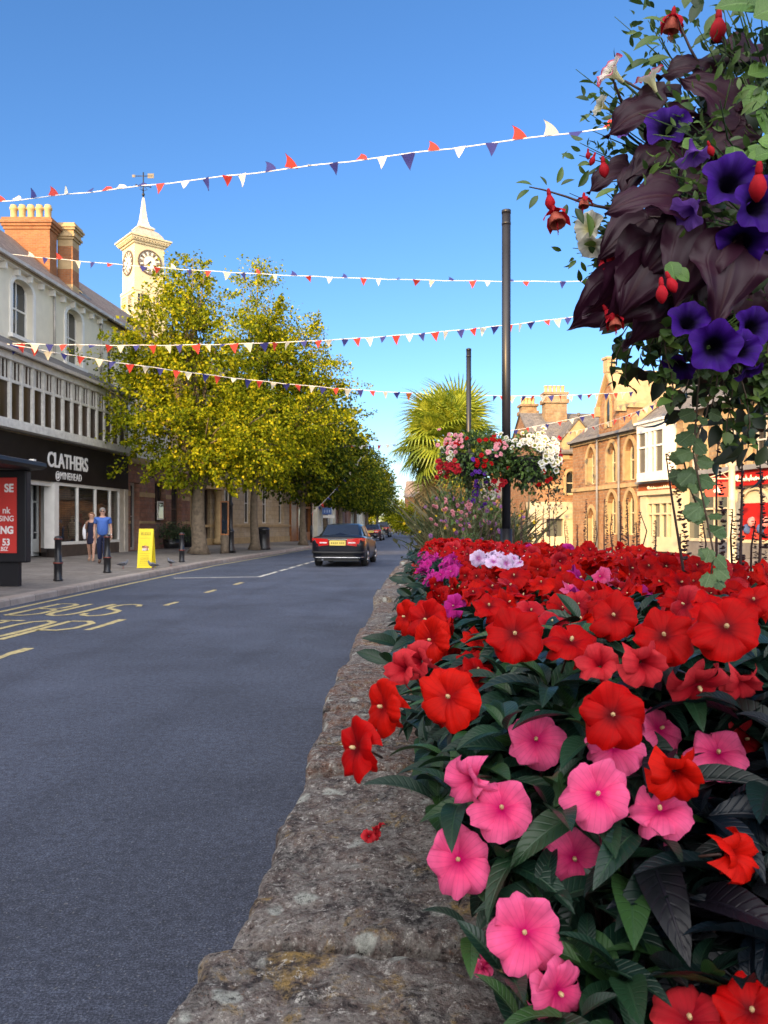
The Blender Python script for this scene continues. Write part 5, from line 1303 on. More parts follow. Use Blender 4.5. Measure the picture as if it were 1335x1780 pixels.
def person(loc, face, label, H, kind):
    o = empty('person', loc, label, 'person'); o.rotation_euler.z = face
    k = H / 1.76; P = lambda x, y, z, r_: (x * k, y * k, z * k, r_ * k if not hasattr(r_, '__len__') else (r_[0] * k, r_[1] * k))
    # facing -y; left leg forward in mid stride
    man = kind == 'man'
    sh_w = .19 if man else .165; belly = .13 if man else .12
    pel = P(0, 0, .93, .13); lum = P(0, -.02, 1.12, belly); chest = P(0, .0, 1.33, .115 if man else .11); nk0 = P(0, .01, 1.46, .058); nk = P(0, 0, 1.53, .055)
    h0 = P(0, -.012, 1.60, .075); h1 = P(0, -.015, 1.68, .085); h2 = P(0, -.01, 1.735, .058)
    sR = P(-sh_w, .01, 1.42, .052); eR = P(-sh_w - .06, .05, 1.15, .045); wR = P(-sh_w - .05, -.06, .90, .03)
    sL = P(sh_w, .01, 1.42, .052); eL = P(sh_w + .06, .04, 1.15, .045); wL = P(sh_w + .07, -.02, .90, .03)
    if not man: eR = P(-sh_w - .05, .02, 1.17, .04); wR = P(-sh_w + .0, -.13, 1.33, .026)
    hipR = P(-.09, 0, .88, .10); kR = P(-.10, .03, .50, .065); aR = P(-.10, .20, .12, .040); 
    hipL = P(.09, 0, .88, .10); kL = P(.10, -.13, .50, .065); aL = P(.10, -.20, .09, .040)
    tR = P(-.11, .10, .03, .036); tL = P(.11, -.36, .045, .036)
    body = skinmesh('body', [[pel, lum, chest, nk0, nk, h0, h1, h2], [nk0, sR, eR, wR], [nk0, sL, eL, wL], [pel, hipR, kR, aR, tR], [pel, hipL, kL, aL, tL]], SKIN, o, 2)
    # face, ears and hands fused into the body mesh
    mb = MB()
    mb.mesh([P(-.014, -.095, 1.625, 0)[:3], P(.014, -.095, 1.625, 0)[:3], P(0, -.122, 1.632, 0)[:3], P(0, -.098, 1.675, 0)[:3]], [(0, 1, 2), (0, 2, 3), (1, 3, 2)], 0, False)
    for sg in (-1, 1): mb.ball(P(sg * .082, 0, 1.645, 0)[:3], .026 * k, 8, 0, (.45, .7, 1.1))
    hand(mb, wR[:3], (-.1, -.25, -1) if man else (.3, -.3, .9), -1); hand(mb, wL[:3], (.1, -.2, -1), 1)
    mb.mesh([P(-.022, -.0935, 1.597, 0)[:3], P(.022, -.0935, 1.597, 0)[:3], P(.018, -.096, 1.588, 0)[:3], P(-.018, -.096, 1.588, 0)[:3]], [(0, 1, 2, 3)], 1)
    tmp = mb.build('tmp', [SKIN, M('lips', (.34, .12, .10), .5)], None)
    bm = bmesh.new(); bm.from_mesh(body.data); nf = len(bm.faces); bm.from_mesh(tmp.data)
    bm.to_mesh(body.data); bm.free(); bpy.data.objects.remove(tmp)
    body.data.materials.append(MATS['lips'])
    body.data.polygons.foreach_set('use_smooth', [True] * len(body.data.polygons))
    g = lambda p, e, dz=0: (p[0], p[1], p[2] + dz, p[3] + e)
    if man:
        SHI = M('blue_polo_cotton', (.055, .13, .42), .85, var=.12, vscale=14, bump=.5, bscale=16); TRO = M('navy_trouser_cloth', (.012, .018, .06), .9, var=.15)
        mR = P(-sh_w - .035, .03, 1.26, .066); mL = P(sh_w + .035, .03, 1.26, .066)
        skinmesh('shirt', [[P(0, 0, .90, .165), P(0, -.015, .98, .172), P(0, -.03, 1.13, .19), P(0, 0, 1.34, .178), P(0, .01, 1.455, .115), P(0, .005, 1.50, .085)], [P(0, .01, 1.455, .115), g(sR, .036), mR], [P(0, .01, 1.455, .115), g(sL, .036), mL]], SHI, o, 2)
        skinmesh('trousers', [[P(0, 0, .98, .14), g(pel, .02), g(hipR, .012), g(kR, .022), g(aR, .03)], [g(pel, .02), g(hipL, .012), g(kL, .022), g(aL, .03)]], TRO, o, 2)
        shoe = M('brown_shoe', (.10, .05, .03), .5)
    else:
        DR = M('navy_dress_cloth', (.012, .012, .035), .9, var=.15)
        skinmesh('dress', [[P(0, 0, .60, .175), P(0, 0, .66, .178), P(0, 0, .90, .165), P(0, -.01, 1.12, .145), P(0, 0, 1.32, .135), P(0, .005, 1.40, .11)], [P(0, .005, 1.40, .11), P(-.11, .0, 1.47, .03)], [P(0, .005, 1.40, .11), P(.11, .0, 1.47, .03)]], DR, o, 2)
        CA = M('white_cardigan', (.72, .72, .76), .9, var=.06)
        cd = skinmesh('cardigan', [[P(-sh_w - .03, .03, 1.36, .05), P(-sh_w - .09, .02, 1.2, .06), P(-sh_w - .09, .0, 1.0, .075), P(-sh_w - .07, .0, .78, .05)]], CA, o, 2)
        shoe = M('tan_sandal', (.40, .24, .16), .5)
    for a, t in ((aR, tR), (aL, tL)):
        mb = MB(); a_ = Vector(a[:3]); t_ = Vector(t[:3]); mb.tube([a_ + Vector((0, .04, -.045)), a_.lerp(t_, .45) + Vector((0, 0, -.005)), t_ + Vector((0, -.02, 0))], [.045, .052, .036], 10); mb.build('shoe', shoe, o, local=True)
    HA = M('grey_hair', (.26, .24, .22), .8, var=.4, vscale=60) if man else M('auburn_hair', (.26, .13, .06), .7, var=.35, vscale=60)
    mb = MB()
    rg = random.Random(3)
    if man:
        for q in range(70):
            a = rg.uniform(0, 6.28); el = rg.uniform(.15, 1.5); mb.ball((.084 * k * math.cos(a) * math.cos(el), (-.012 + .088 * math.sin(a) * math.cos(el)) * k + .012, (1.675 + .085 * math.sin(el)) * k + (0 if math.sin(a) > -.3 else .012)), .022, 6)
    else:
        for q in range(90):
            a = rg.uniform(-.5, 3.65); el = rg.uniform(-.7, 1.5); mb.ball((.098 * k * math.cos(a) * math.cos(el), (.004 + .095 * math.sin(a) * math.cos(el)) * k, (1.67 + .098 * math.sin(el)) * k), .027, 6)
    mb.build('hair', HA, o, local=True)
    if man:
        mb = MB()
        for sg in (-1, 1): mb.ball(P(sg * .034, -.088, 1.665, 0)[:3], .026, 8, 0, (1, .45, .7))
        mb.tube([P(-.08, -.02, 1.672, 0)[:3], P(-.06, -.085, 1.675, 0)[:3], P(.06, -.085, 1.675, 0)[:3], P(.08, -.02, 1.672, 0)[:3]], .005, 5); mb.build('sunglasses', TRIM, o, local=True)
        mb = MB(); mb.lathe([(.034, 0), (.036, .005), (.036, .022), (.034, .027)], (wL[0], wL[1] + .003, wL[2] + .012), 10); mb.build('wristwatch', CHROME, o, local=True)
    else:
        mb = MB()
        for sg in (-1, 1): mb.ball(P(sg * .032, -.088, 1.662, 0)[:3], .012, 8, 0, (1, .5, .7))
        mb.build('eye', M('eye_dark', (.05, .035, .03), .3), o, local=True)
    return o
person((-9.0, 24.6, .15), R(14), 'man with grey hair in a blue polo shirt and navy trousers walking past the shop', 1.77, 'man')
person((-10.0, 26.3, .16), R(10), 'woman in a navy dress carrying a white cardigan beside the man', 1.64, 'woman')

# ------------------------------------------------------------------ pigeons
PGM = M('pigeon_grey', (.14, .15, .18), .7, var=.3, vscale=30); PGD = M('pigeon_dark', (.05, .05, .06), .7)
def pigeon(loc, rz, label):
    o = empty('pigeon', loc, label, 'pigeon', 'pigeons on the left pavement'); o.rotation_euler.z = rz
    mb = MB(); mb.tube([(-.16, 0, .12), (-.09, 0, .125), (-.02, 0, .13), (.06, 0, .15), (.10, 0, .18), (.115, 0, .215), (.12, 0, .24), (.125, 0, .255)], [.012, .035, .062, .058, .036, .026, .026, .012], 10); mb.mesh([(.14, .008, .238), (.14, -.008, .238), (.165, 0, .228), (.14, 0, .245)], [(0, 1, 2), (0, 2, 3), (1, 3, 2)]); mb.build('body', PGM, o, local=True)
    mb = MB(); mb.mesh([(-.12, .03, .125), (-.25, .03, .105), (-.25, -.03, .105), (-.12, -.03, .125)], [(0, 1, 2, 3)]); mb.build('tail', PGD, o, local=True)
    for sg in (-1, 1):
        mb = MB(); mb.tube([(.06, sg * .05, .15), (-.04, sg * .06, .14), (-.17, sg * .02, .115)], [.02, .03, .008], 8); mb.build('wing', PGD, o, local=True)
        mb = MB(); mb.tube([(.0, sg * .022, .08), (.005, sg * .024, .0)], .006, 5); mb.tube([(-.02, sg * .024, .004), (.03, sg * .026, .004)], .005, 5); mb.build('leg', M('pigeon_leg', (.3, .1, .08), .6), o, local=True)
    return o
for (px, py, d, rz, lab) in ((214, 987, 22.2, .2, 'grey pigeon pecking left of the yellow sign'), (266, 986, 21.7, 3.6, 'pale grey pigeon at the foot of the yellow sign'), (297, 984, 23.5, 2.6, 'dark pigeon right of the yellow sign near the kerb')):
    p = W(px, py, d); pigeon((p.x, p.y, .135), rz, lab)
# planting tubs and the small things further along the left pavement
tb = empty('planter_tub', FL.p(14.2, .7, .2), 'dark tub of strappy green leaves against the red sandstone wall', 'planter tub')
c = ORG[tb.name]
mb = MB(); mb.lathe([(.4, 0), (.5, .5), (.52, .55), (.45, .55), (.43, .45)], c, 14); mb.build('tub', BLACK, tb)
nb = NP(); T = []
for i in range(160):
    d = rdir(); d[2] = abs(d[2]) + .5; T.append(basis(np.array(c) + np.array((RNG.normal() * .3, RNG.normal() * .3, .5)), d, rdir(), (RNG.uniform(.5, .9), .35, .5)))
DKLEAF = leaf_mat('dark_shrub_leaf', [(.015, .03, .012), (.035, .06, .02), (.06, .09, .03)], trans=.2)
nb.add(tpl_leaf(4, 2, .14, .2, .8), T); nb.build('foliage', DKLEAF, tb, shift=c)
tb2 = empty('planter_shrub', FL.p(12.2, .7, .2), 'dark clipped evergreen shrub in a tub against the red sandstone wall', 'shrub')
c = ORG[tb2.name]
mb = MB(); mb.lathe([(.4, 0), (.45, .45), (.4, .45)], c, 12); mb.build('tub', BLACK, tb2)
nb = NP(); T = [basis(np.array(c) + np.array((RNG.normal() * .45, RNG.normal() * .35, .8 + RNG.normal() * .28)), rdir(), rdir(), RNG.uniform(.08, .14)) for i in range(900)]
nb.add(QUADLEAF, T); nb.build('foliage', DKLEAF, tb2, shift=c, smooth=False)
# ------------------------------------------------------------------ bunting
FLAGM = []
for nm, c in (('red', (.62, .055, .04)), ('white', (.78, .72, .58)), ('blue', (.035, .04, .22))):
    b = NB('bunting_' + nm); b.base(c); b.rough(.8); b.translucent(c, .45); FLAGM.append(b.m)
CORD = M('white_bunting_tape', (.78, .76, .74), .7, var=.03)
def flag_mesh(mi, flip, sz):
    V = []; Fc = []; nu = 5
    for i in range(nu + 1):
        t = i / nu; hw = .5 * (1 - t)
        curl = .16 * math.sin(t * 2.6 + flip) * t
        if flip > 1:      # blown up over the tape
            z = .06 * math.sin(t * 3) + t * .75; y = .5 * t; sx = -.55 * t * t
        else: z = -t * 1.05; y = curl; sx = .04 * math.sin(t * 4 + flip * 5) * t
        for s_ in (-1, 0, 1): V.append(((s_ * hw + sx) * sz, (y + .07 * (1 - abs(s_)) * t) * sz, z * sz))
    for i in range(nu):
        for k in range(2): Fc.append((i * 3 + k, i * 3 + k + 1, i * 3 + k + 4, i * 3 + k + 3))
    me = bpy.data.meshes.new('pennant'); me.from_pydata(V, [], Fc); me.materials.append(FLAGM[mi])
    for p in me.polygons: p.use_smooth = True
    me.uv_layers.new(name='UVMap'); return me
FM = {(m, f): flag_mesh(m, f, 1.0) for m in range(3) for f in (0, .5, 2)}
def bunting(A, B, sag, sz, gap, label, flips=None, ph=0, lean=0.0, ts=None):
    A = Vector(A); B = Vector(B); o = empty('bunting', A, label, 'bunting', 'bunting strings across the street')
    f = lambda t: A.lerp(B, t) - Vector((0, 0, sag * 4 * t * (1 - t)))
    K = 40; mb = MB(); mb.tube([f(t / K) + Vector((0, 0, .012 * math.sin(t * 2.1))) for t in range(K + 1)], sz * .038, 5); mb.build('tape', CORD, o)
    L = (B - A).length; t0, t1 = ts or (0.0, 1.0)
    n = min(99, int(L * (t1 - t0) / gap)); rg = random.Random(ph + 5)
    for i in range(n):
        t = t0 + (t1 - t0) * (i + .5 + rg.uniform(-.16, .16)) / n; p = f(t); up_ = flips(t) if flips else 0
        fl = 2 if up_ else rg.choice((0, .5))
        q = bpy.data.objects.new('pennant', FM[((i + ph) % 3, fl)]); COL.objects.link(q); q.parent = o
        q.location = p - A + Vector((0, -.02, 0)); d = f(min(1, t + .01)) - f(max(0, t - .01))
        yaw = math.atan2(d.y, d.x); tilt = -math.asin(max(-1, min(1, d.z / d.length)))
        sw = rg.gauss(lean, .45); s_ = sz * rg.uniform(.8, 1.08)
        q.rotation_euler = (sw, tilt + rg.gauss(0, .08), yaw + rg.gauss(0, .35)); q.scale = (s_, s_, s_)
    return o
def ext(A, B, t): return A + (B - A) * t
rgf = random.Random(9)
a, b_ = W(10, 340, 17), W(1035, 212, 12.5)
def f1(t): return t < .415 or (.50 < t < .78 and rgf.random() < .5)
bunting(ext(a, b_, -.55), ext(a, b_, 1.55), .16, .25, .48, 'highest bunting string, blown upward at its left end, crossing in front of the weather vane', f1, 2, ts=(.12, .9))
a, b_ = W(10, 441, 28), W(1030, 478, 25); bunting(ext(a, b_, -.004), ext(a, b_, 1.18), .40, .26, .60, 'bunting string passing level with the clock dial', lambda t: rgf.random() < .22, 1, ts=(.03, .95))
a, b_ = W(22, 597, 25.8), W(1010, 533, 29); bunting(a, ext(a, b_, 1.2), .62, .31, .47, 'bunting string from the shop gutter rising to the right over the tree', None, 0)
a, b_ = W(12, 598, 25.6), W(1105, 681, 37.2); bunting(a, b_, .78, .31, .52, 'lowest bunting string from the shop gutter, crossing in front of the palm', None, 2)
bunting(W(575, 775, 50), W(1062, 712, 41.5), .55, .30, .62, 'distant bunting string behind the palm and poles', None, 1)
bunting(W(541, 893, 44), W(628, 795, 50), .18, .28, .40, 'short bunting string slanting up into the trees beside the saloon', None, 0)
bunting(W(985, 752, 44), W(1165, 690, 31), .18, .25, .50, 'bunting string slanting along the roofs of the gothic building', None, 1)
# ------------------------------------------------------------------ poles standing along the island
def pole(x, y, h, label):
    o = empty('pole', (x, y, 0), label, 'pole', 'bare dark poles along the island')
    mb = MB(); mb.tube([(0, 0, 0), (0, 0, 1.35)], .075, 14); mb.tube([(0, 0, 1.35), (0, 0, h)], .054, 14); mb.lathe([(.058, h - .02), (.058, h + .02), (.02, h + .035)], (0, 0, 0), 14)
    mb.tube([(0, 0, h - .16), (0, 0, h - .13)], .057, 14); mb.build('shaft', POLEM, o, local=True)
    return o
pole(1.165, 2.15, 5.25, 'dark pole that carries the big flower basket close to the camera')
P1 = pole(1.51, 9.5, 5.26, 'taller looking dark bare pole with the two flower baskets')
P2 = pole(1.85, 16.8, 5.22, 'shorter looking dark bare pole in front of the palm')

# ------------------------------------------------------------------ stone planter
def stone_mat():
    b = NB('lichen_sandstone'); MATS['lichen_sandstone'] = b.m
    oi = b.n('ObjectInfo'); rnd = oi.outputs['Random']
    n1 = b.noise(11, 9, .78, dist=.15); n2 = b.noise(46, 6, .8); n3 = b.noise(3.2, 6, .7, dist=.4); n4 = b.noise(150, 3, .8)
    c = b.ramp(n1, [(.34, (.024, .020, .021)), (.43, (.065, .054, .052)), (.51, (.155, .118, .105)), (.58, (.225, .20, .18)), (.70, (.36, .33, .29))])
    red = b.ramp(n3, [(.35, (.12, .045, .026)), (.6, (.24, .105, .058))])
    rf = b.math('MULTIPLY', b.ramp(n1, [(.42, 0), (.55, 1)]), b.ramp(rnd, [(.45, .08), (.75, .75)]))
    c = b.mix(rf, c, red)
    c = b.mix(b.ramp(n2, [(.45, 0), (.58, .75)]), c, (.30, .285, .26))                # grey crust
    c = b.mix(b.ramp(n2, [(.33, .75), (.43, 0)]), c, (.016, .014, .016))               # dark pits
    yl = b.math('MULTIPLY', b.ramp(b.noise(8.5, 6, .75, dist=.3), [(.57, 0), (.64, 1)]), b.ramp(n2, [(.42, 0), (.56, 1)]))
    c = b.mix(b.math('MULTIPLY', yl, .8), c, (.33, .20, .035))                        # yellow lichen
    k = b.n('TexVoronoi'); k.inputs['Scale'].default_value = 17; k.inputs['Randomness'].default_value = 1
    dv = b.n('VectorMath', operation='MULTIPLY_ADD'); nz = b.n('TexNoise'); nz.inputs['Scale'].default_value = 22; b.l(b.coord('Position'), nz.inputs['Vector'])
    b.l(nz.outputs['Color'], dv.inputs[0]); dv.inputs[1].default_value = (.05, .05, .05); b.l(b.coord('Position'), dv.inputs[2]); b.l(dv.outputs[0], k.inputs['Vector'])
    sel = b.n('SeparateColor'); b.l(k.outputs['Color'], sel.inputs[0])
    spot = b.math('MULTIPLY', b.ramp(k.outputs['Distance'], [(.20, 1), (.32, 0)]), b.ramp(sel.outputs[0], [(.52, 0), (.56, 1)]))
    c = b.mix(b.math('MULTIPLY', spot, .85), c, (.46, .48, .43))                       # pale lichen discs
    sp = b.noise(75, 4, .85)
    c = b.mix(b.ramp(sp, [(.58, 0), (.64, .9)]), c, (.46, .44, .40)); c = b.mix(b.ramp(sp, [(.34, .9), (.41, 0)]), c, (.016, .013, .014))
    c = b.mix(b.ramp(b.noise(55, 4, .8, co='Object'), [(.63, 0), (.70, .65)]), c, (.26, .12, .06))
    c = b.mix(1.0, c, b.ramp(n4, [(.3, .55), (.7, 1.4)]), 'MULTIPLY')
    b.base(c); b.rough(.85); b.b.inputs['Specular IOR Level'].default_value = .3
    h = b.math('ADD', b.math('MULTIPLY', n2, .7), b.math('MULTIPLY', n4, .35)); h = b.math('ADD', h, b.math('MULTIPLY', n1, 1.0))
    b.bump(h, 1.0, .02)
    return b.m
STONE = stone_mat()
EL = [(-2.5, -.23), (.3, -.225), (.78, -.212), (1.06, -.19), (2, -.165), (4.5, -.09), (7.1, .016), (9, .12), (10.4, .22), (11.6, .38), (12.6, .62)]
ER = [(-2.5, 1.2), (0, 1.2), (2, 1.34), (5, 1.55), (9, 1.95), (11, 2.1), (12.6, 1.9)]
def ev(P, y): return float(np.interp(y, [p[0] for p in P], [p[1] for p in P]))
WALLTOP = .9
PL = empty('stone_planter', (.5, 5, 0), 'long low planter wall capped with weathered lichen covered sandstone slabs', 'planter')
mb = MB()
ys_ = [-2.5, -1, 0, 1, 2, 3, 4.5, 6, 7.1, 8, 9, 10.4, 11.6, 12.5]
for a, b_ in zip(ys_[:-1], ys_[1:]):
    for f, o_ in ((lambda y: ev(EL, y) + .03, 0), (lambda y: ev(EL, y) + .30, 0), (lambda y: ev(ER, y) - .03, 1), (lambda y: ev(ER, y) - .28, 1)):
        mb.poly([(f(a), a, 0), (f(b_), b_, 0), (f(b_), b_, .79), (f(a), a, .79)])
mb.poly([(ev(EL, 12.5), 12.5, 0), (ev(ER, 12.5), 12.5, 0), (ev(ER, 12.5), 12.5, .84), (ev(EL, 12.5), 12.5, .84)]); mb.poly([(ev(EL, -2.5), -2.5, 0), (ev(ER, -2.5), -2.5, 0), (ev(ER, -2.5), -2.5, .84), (ev(EL, -2.5), -2.5, .84)])
mb.build('wall', RUBBLE, PL)
mb = MB()
for a, b_ in zip(ys_[:-1], ys_[1:]): mb.poly([(ev(EL, a) + .2, a, .80), (ev(ER, a) - .2, a, .80), (ev(ER, b_) - .2, b_, .80), (ev(EL, b_) + .2, b_, .80)])
mb.build('soil', M('dark_soil', (.012, .009, .007), 1.0, var=.4, vscale=30, bump=1, bscale=60), PL)
from mathutils import noise as mnoise
def slab(y0, y1, side, seed):
    rg = random.Random(seed); near = y1 < 3 and side == 0
    nx, ny = (60, 90) if near else (10, 12)
    V = []; Fc = []
    zt = WALLTOP + rg.uniform(-.018, .018); tl = rg.uniform(-.025, .025); wd_ = rg.uniform(.36, .41)
    jx = rg.uniform(-.014, .014)
    so = Vector((seed * 3.1, seed * 1.7, 0))
    for j in range(ny + 1):
        v = j / ny; y = y0 + .013 + (y1 - y0 - .026) * v
        for i in range(nx + 1):
            u = i / nx
            e = ev(EL, y) + jx if side == 0 else ev(ER, y) - .33
            edge_w = mnoise.noise(Vector((y * 5.5, seed, 0))) * .014 + mnoise.noise(Vector((y * 17, seed, 3))) * .012
            yj = mnoise.noise(Vector((u * 3, seed, 7 + v // .5))) * .010 * (1 if v in (0, 1) else 0)
            x = e + edge_w * (1 - u) + wd_ * u if side == 0 else e + .33 * u
            p = Vector((x, y, 0))
            z = zt + tl * (u - .5) + mnoise.fractal(p * 7 + so, .8, 2.1, 5) * .008 + mnoise.fractal(p * 30 + so, .8, 2.0, 3) * .0055
            de = min(u * wd_, (1 - u) * wd_ + .05, v * (y1 - y0), (1 - v) * (y1 - y0))
            rr = .022
            if de < rr: z -= rr * (1 - math.sqrt(max(0, 1 - (1 - de / rr) ** 2))) * .75
            V.append((x, y + yj, z))
    n = nx + 1
    for j in range(ny):
        for i in range(nx): Fc.append((j * n + i, j * n + i + 1, (j + 1) * n + i + 1, (j + 1) * n + i))
    # skirt
    b0 = len(V); rim = [i for i in range(n)] + [j * n + nx for j in range(1, ny + 1)] + [ny * n + i for i in range(nx - 1, -1, -1)] + [j * n for j in range(ny - 1, 0, -1)]
    for k in rim: V.append((V[k][0] + rg.uniform(-.003, .003), V[k][1], .775))
    m_ = len(rim)
    for k in range(m_): Fc.append((rim[(k + 1) % m_], rim[k], b0 + k, b0 + (k + 1) % m_))
    mb = MB(); mb.mesh(V, Fc, 0, True)
    return mb.build('coping_stone', STONE, PL)
J = [-2.5, -1.6, -.9, -.2, .42, .93, 1.60, 2.10, 2.75, 3.25, 3.9, 4.5, 5.2, 5.8, 6.5, 7.2, 7.9, 8.6, 9.3, 10.0, 10.7, 11.5, 12.5]
for i, (a, b_) in enumerate(zip(J[:-1], J[1:])): slab(a, b_, 0, i + 3)
JR = np.linspace(-2.5, 12.5, 21)
for i, (a, b_) in enumerate(zip(JR[:-1], JR[1:])): slab(a, b_, 1, i + 60)

# ------------------------------------------------------------------ impatiens: templates
def tpl_flower(nu, nv, seed, L=.0355, Wd=.0240, cup=0.0):
    rg = np.random.default_rng(seed); V = []; U = []; Fc = []
    angs = [0, 72, -72, 150, -150]
    for k, a in enumerate(angs):
        a = R(a + rg.uniform(-5, 5)); l_ = L * (1.02 if k == 0 else (.98 if k < 3 else 1.10)) * rg.uniform(.96, 1.05); w_ = Wd * (1.1 if k == 0 else 1.0 if k < 3 else .98) * rg.uniform(.95, 1.05)
        b0 = len(V); ph = rg.uniform(0, 6)
        zoff = (.0000, .0032, .0042, .0078, .0090)[k]
        for i in range(nu + 1):
            u = i / nu
            for j in range(nv + 1):
                v = -1 + 2 * j / nv
                x = l_ * u * (1 - .60 * (abs(v) ** 2.0) * u) - l_ * .13 * u ** 5 * math.exp(-(v / .28) ** 2) + l_ * .03 * u ** 3 * math.sin(7 * v + ph)
                y = w_ * v * (.16 + .84 * u ** .62) * (1 - .10 * u ** 6)
                z = zoff * .55 * min(1, u * 2.5) + .0075 * v * u ** 1.2 - .004 * u * (1 - u) * 0 + .0042 * u * (1 - v * v) + (.010 if k == 0 else .004 if k < 3 else .001) * u ** 1.5 - .009 * u ** 4 + .0028 * u * u * math.sin(4.5 * v + ph) + .0016 * u ** 3 * math.sin(10 * v + 2 * ph) - .0075 * abs(v) ** 2.4 * u + .002 * math.exp(-(v / .22) ** 2) * -u
                if cup: th = cup * (1 - .35 * u); x, z = x * math.cos(th) - z * math.sin(th) + .002, x * math.sin(th) + z * math.cos(th)
                V.append((x * math.cos(a) - y * math.sin(a), x * math.sin(a) + y * math.cos(a), z)); U.append((u, v))
        for i in range(nu):
            for j in range(nv):
                q = b0 + i * (nv + 1) + j; Fc.append((q, q + nv + 1, q + nv + 2, q + 1))
    return np.array(V), np.array(Fc), np.array(U)
def tpl_ball(r, n=6, sz=1.0):
    mb = MB(); mb.ball((0, 0, 0), r, n, 0, (1, 1, sz)); return np.array(mb.v), np.array(mb.f), np.zeros((len(mb.v), 2))
PISTIL = M('cream_pistil', (.50, .36, .18), .5, var=.05)
FCOL = {
 'red': petal_mat('red_impatiens_petal', (.37, .0010, .002), (.14, .001, .004), (.43, .002, .002)),
 'scarlet': petal_mat('scarlet_impatiens_petal', (.50, .0045, .0015), (.28, .001, .003), (.52, .006, .002)),
 'pink': petal_mat('pink_impatiens_petal', (.74, .062, .20), (.50, .004, .11), (.78, .12, .29)),
 'magenta': petal_mat('magenta_impatiens_petal', (.46, .010, .20), (.30, .004, .13), (.50, .03, .27)),
 'lilac': petal_mat('lilac_impatiens_petal', (.72, .50, .75), (.5, .1, .4), (.74, .58, .8)),
 'white': petal_mat('white_petal', (.74, .70, .66), (.45, .42, .2), (.76, .72, .70)),
 'coral': petal_mat('coral_impatiens_petal', (.42, .008, .018), (.24, .002, .012), (.52, .03, .04))}
FT_HI = [tpl_flower(8, 10, s) for s in range(4)]; FT_LO = [tpl_flower(3, 4, s + 9) for s in range(3)]
def flower_mesh(tpl, col, pist=True, hi=True):
    nb = NP(); nb.add(tpl, np.eye(4), 0)
    if pist: nb.add(tpl_ball(.0026 if hi else .0022, 6, 1.6), basis((0, 0, .0065), (1, 0, 0), (0, 0, 1)), 1)
    o = nb.build('flower', [FCOL[col], PISTIL]); me = o.data; bpy.data.objects.remove(o); return me
FM_HI = {(c, i): flower_mesh(FT_HI[i], c) for c in ('red', 'scarlet', 'pink', 'coral') for i in range(4)}
CUP = [tpl_flower(7, 6, 30 + s, .034, .021, 1.0) for s in range(2)]
FM_LO = {(c, i): flower_mesh(FT_LO[i], c, True, False) for c in ('red', 'scarlet', 'pink', 'magenta', 'lilac', 'white', 'coral') for i in range(3)}
def bud_mesh(col):
    mb = MB(); mb.lathe([(.002, -.016), (.007, -.012), (.011, 0), (.012, .008), (.008, .019), (.002, .026)], (0, 0, 0), 10, 0)
    for k in range(3):
        a = k * 2.1; mb.mesh([(.009 * math.cos(a), .009 * math.sin(a), -.008), (.017 * math.cos(a - .6), .017 * math.sin(a - .6), .010), (.019 * math.cos(a + .1), .019 * math.sin(a + .1), .026), (.015 * math.cos(a + .8), .015 * math.sin(a + .8), .012)], [(0, 1, 2, 3)], 0, True)
    me = mb.build('bud', FCOL[col]); d = me.data; bpy.data.objects.remove(me); return d
BUD = {c: flower_mesh(CUP[i % 2], c, False) for i, c in enumerate(('red', 'pink', 'coral', 'scarlet'))}
LEAFN = tpl_leaf(9, 6, .33, .55, .7, .80); LEAFN2 = tpl_leaf(9, 6, .30, .45, 1.15, .80); LEAFM = tpl_leaf(4, 2, .34, .5, .8, .8)
IMPL = leaf_mat('impatiens_leaf', [(.004, .017, .012), (.006, .024, .015), (.010, .034, .016), (.034, .085, .020)], rough=.38, trans=.08, veins=True, vein_col=(.028, .07, .032), spec=.36)
BRONZE = leaf_mat('bronze_impatiens_leaf', [(.002, .006, .011), (.003, .008, .014), (.005, .016, .011), (.008, .005, .011)], rough=.36, trans=.03, veins=True, vein_col=(.012, .010, .018), spec=.30)
PURPL = leaf_mat('purple_cover_leaf', [(.025, .012, .035), (.045, .018, .05), (.06, .03, .08), (.02, .012, .02)], rough=.4, trans=.1)
STEM = M('reddish_stem', (.045, .018, .012), .5, var=.3)
SUBST = {}
def zc(x, d):
    z = 1.268 - .95 * max(0, .84 - d) - .012 * max(0, d - 3)
    e = ev(EL, d) + .27
    t = max(0, min(1, (e + .20 - x) / .26)); z -= .27 * t * t
    t2 = max(0, min(1, (x - (ev(ER, d) - .40)) / .25)); z -= .10 * t2
    return z
def proj(p): return 667.5 + F * p[0] / p[1], 912 - F * (p[2] - CAMZ) / p[1]

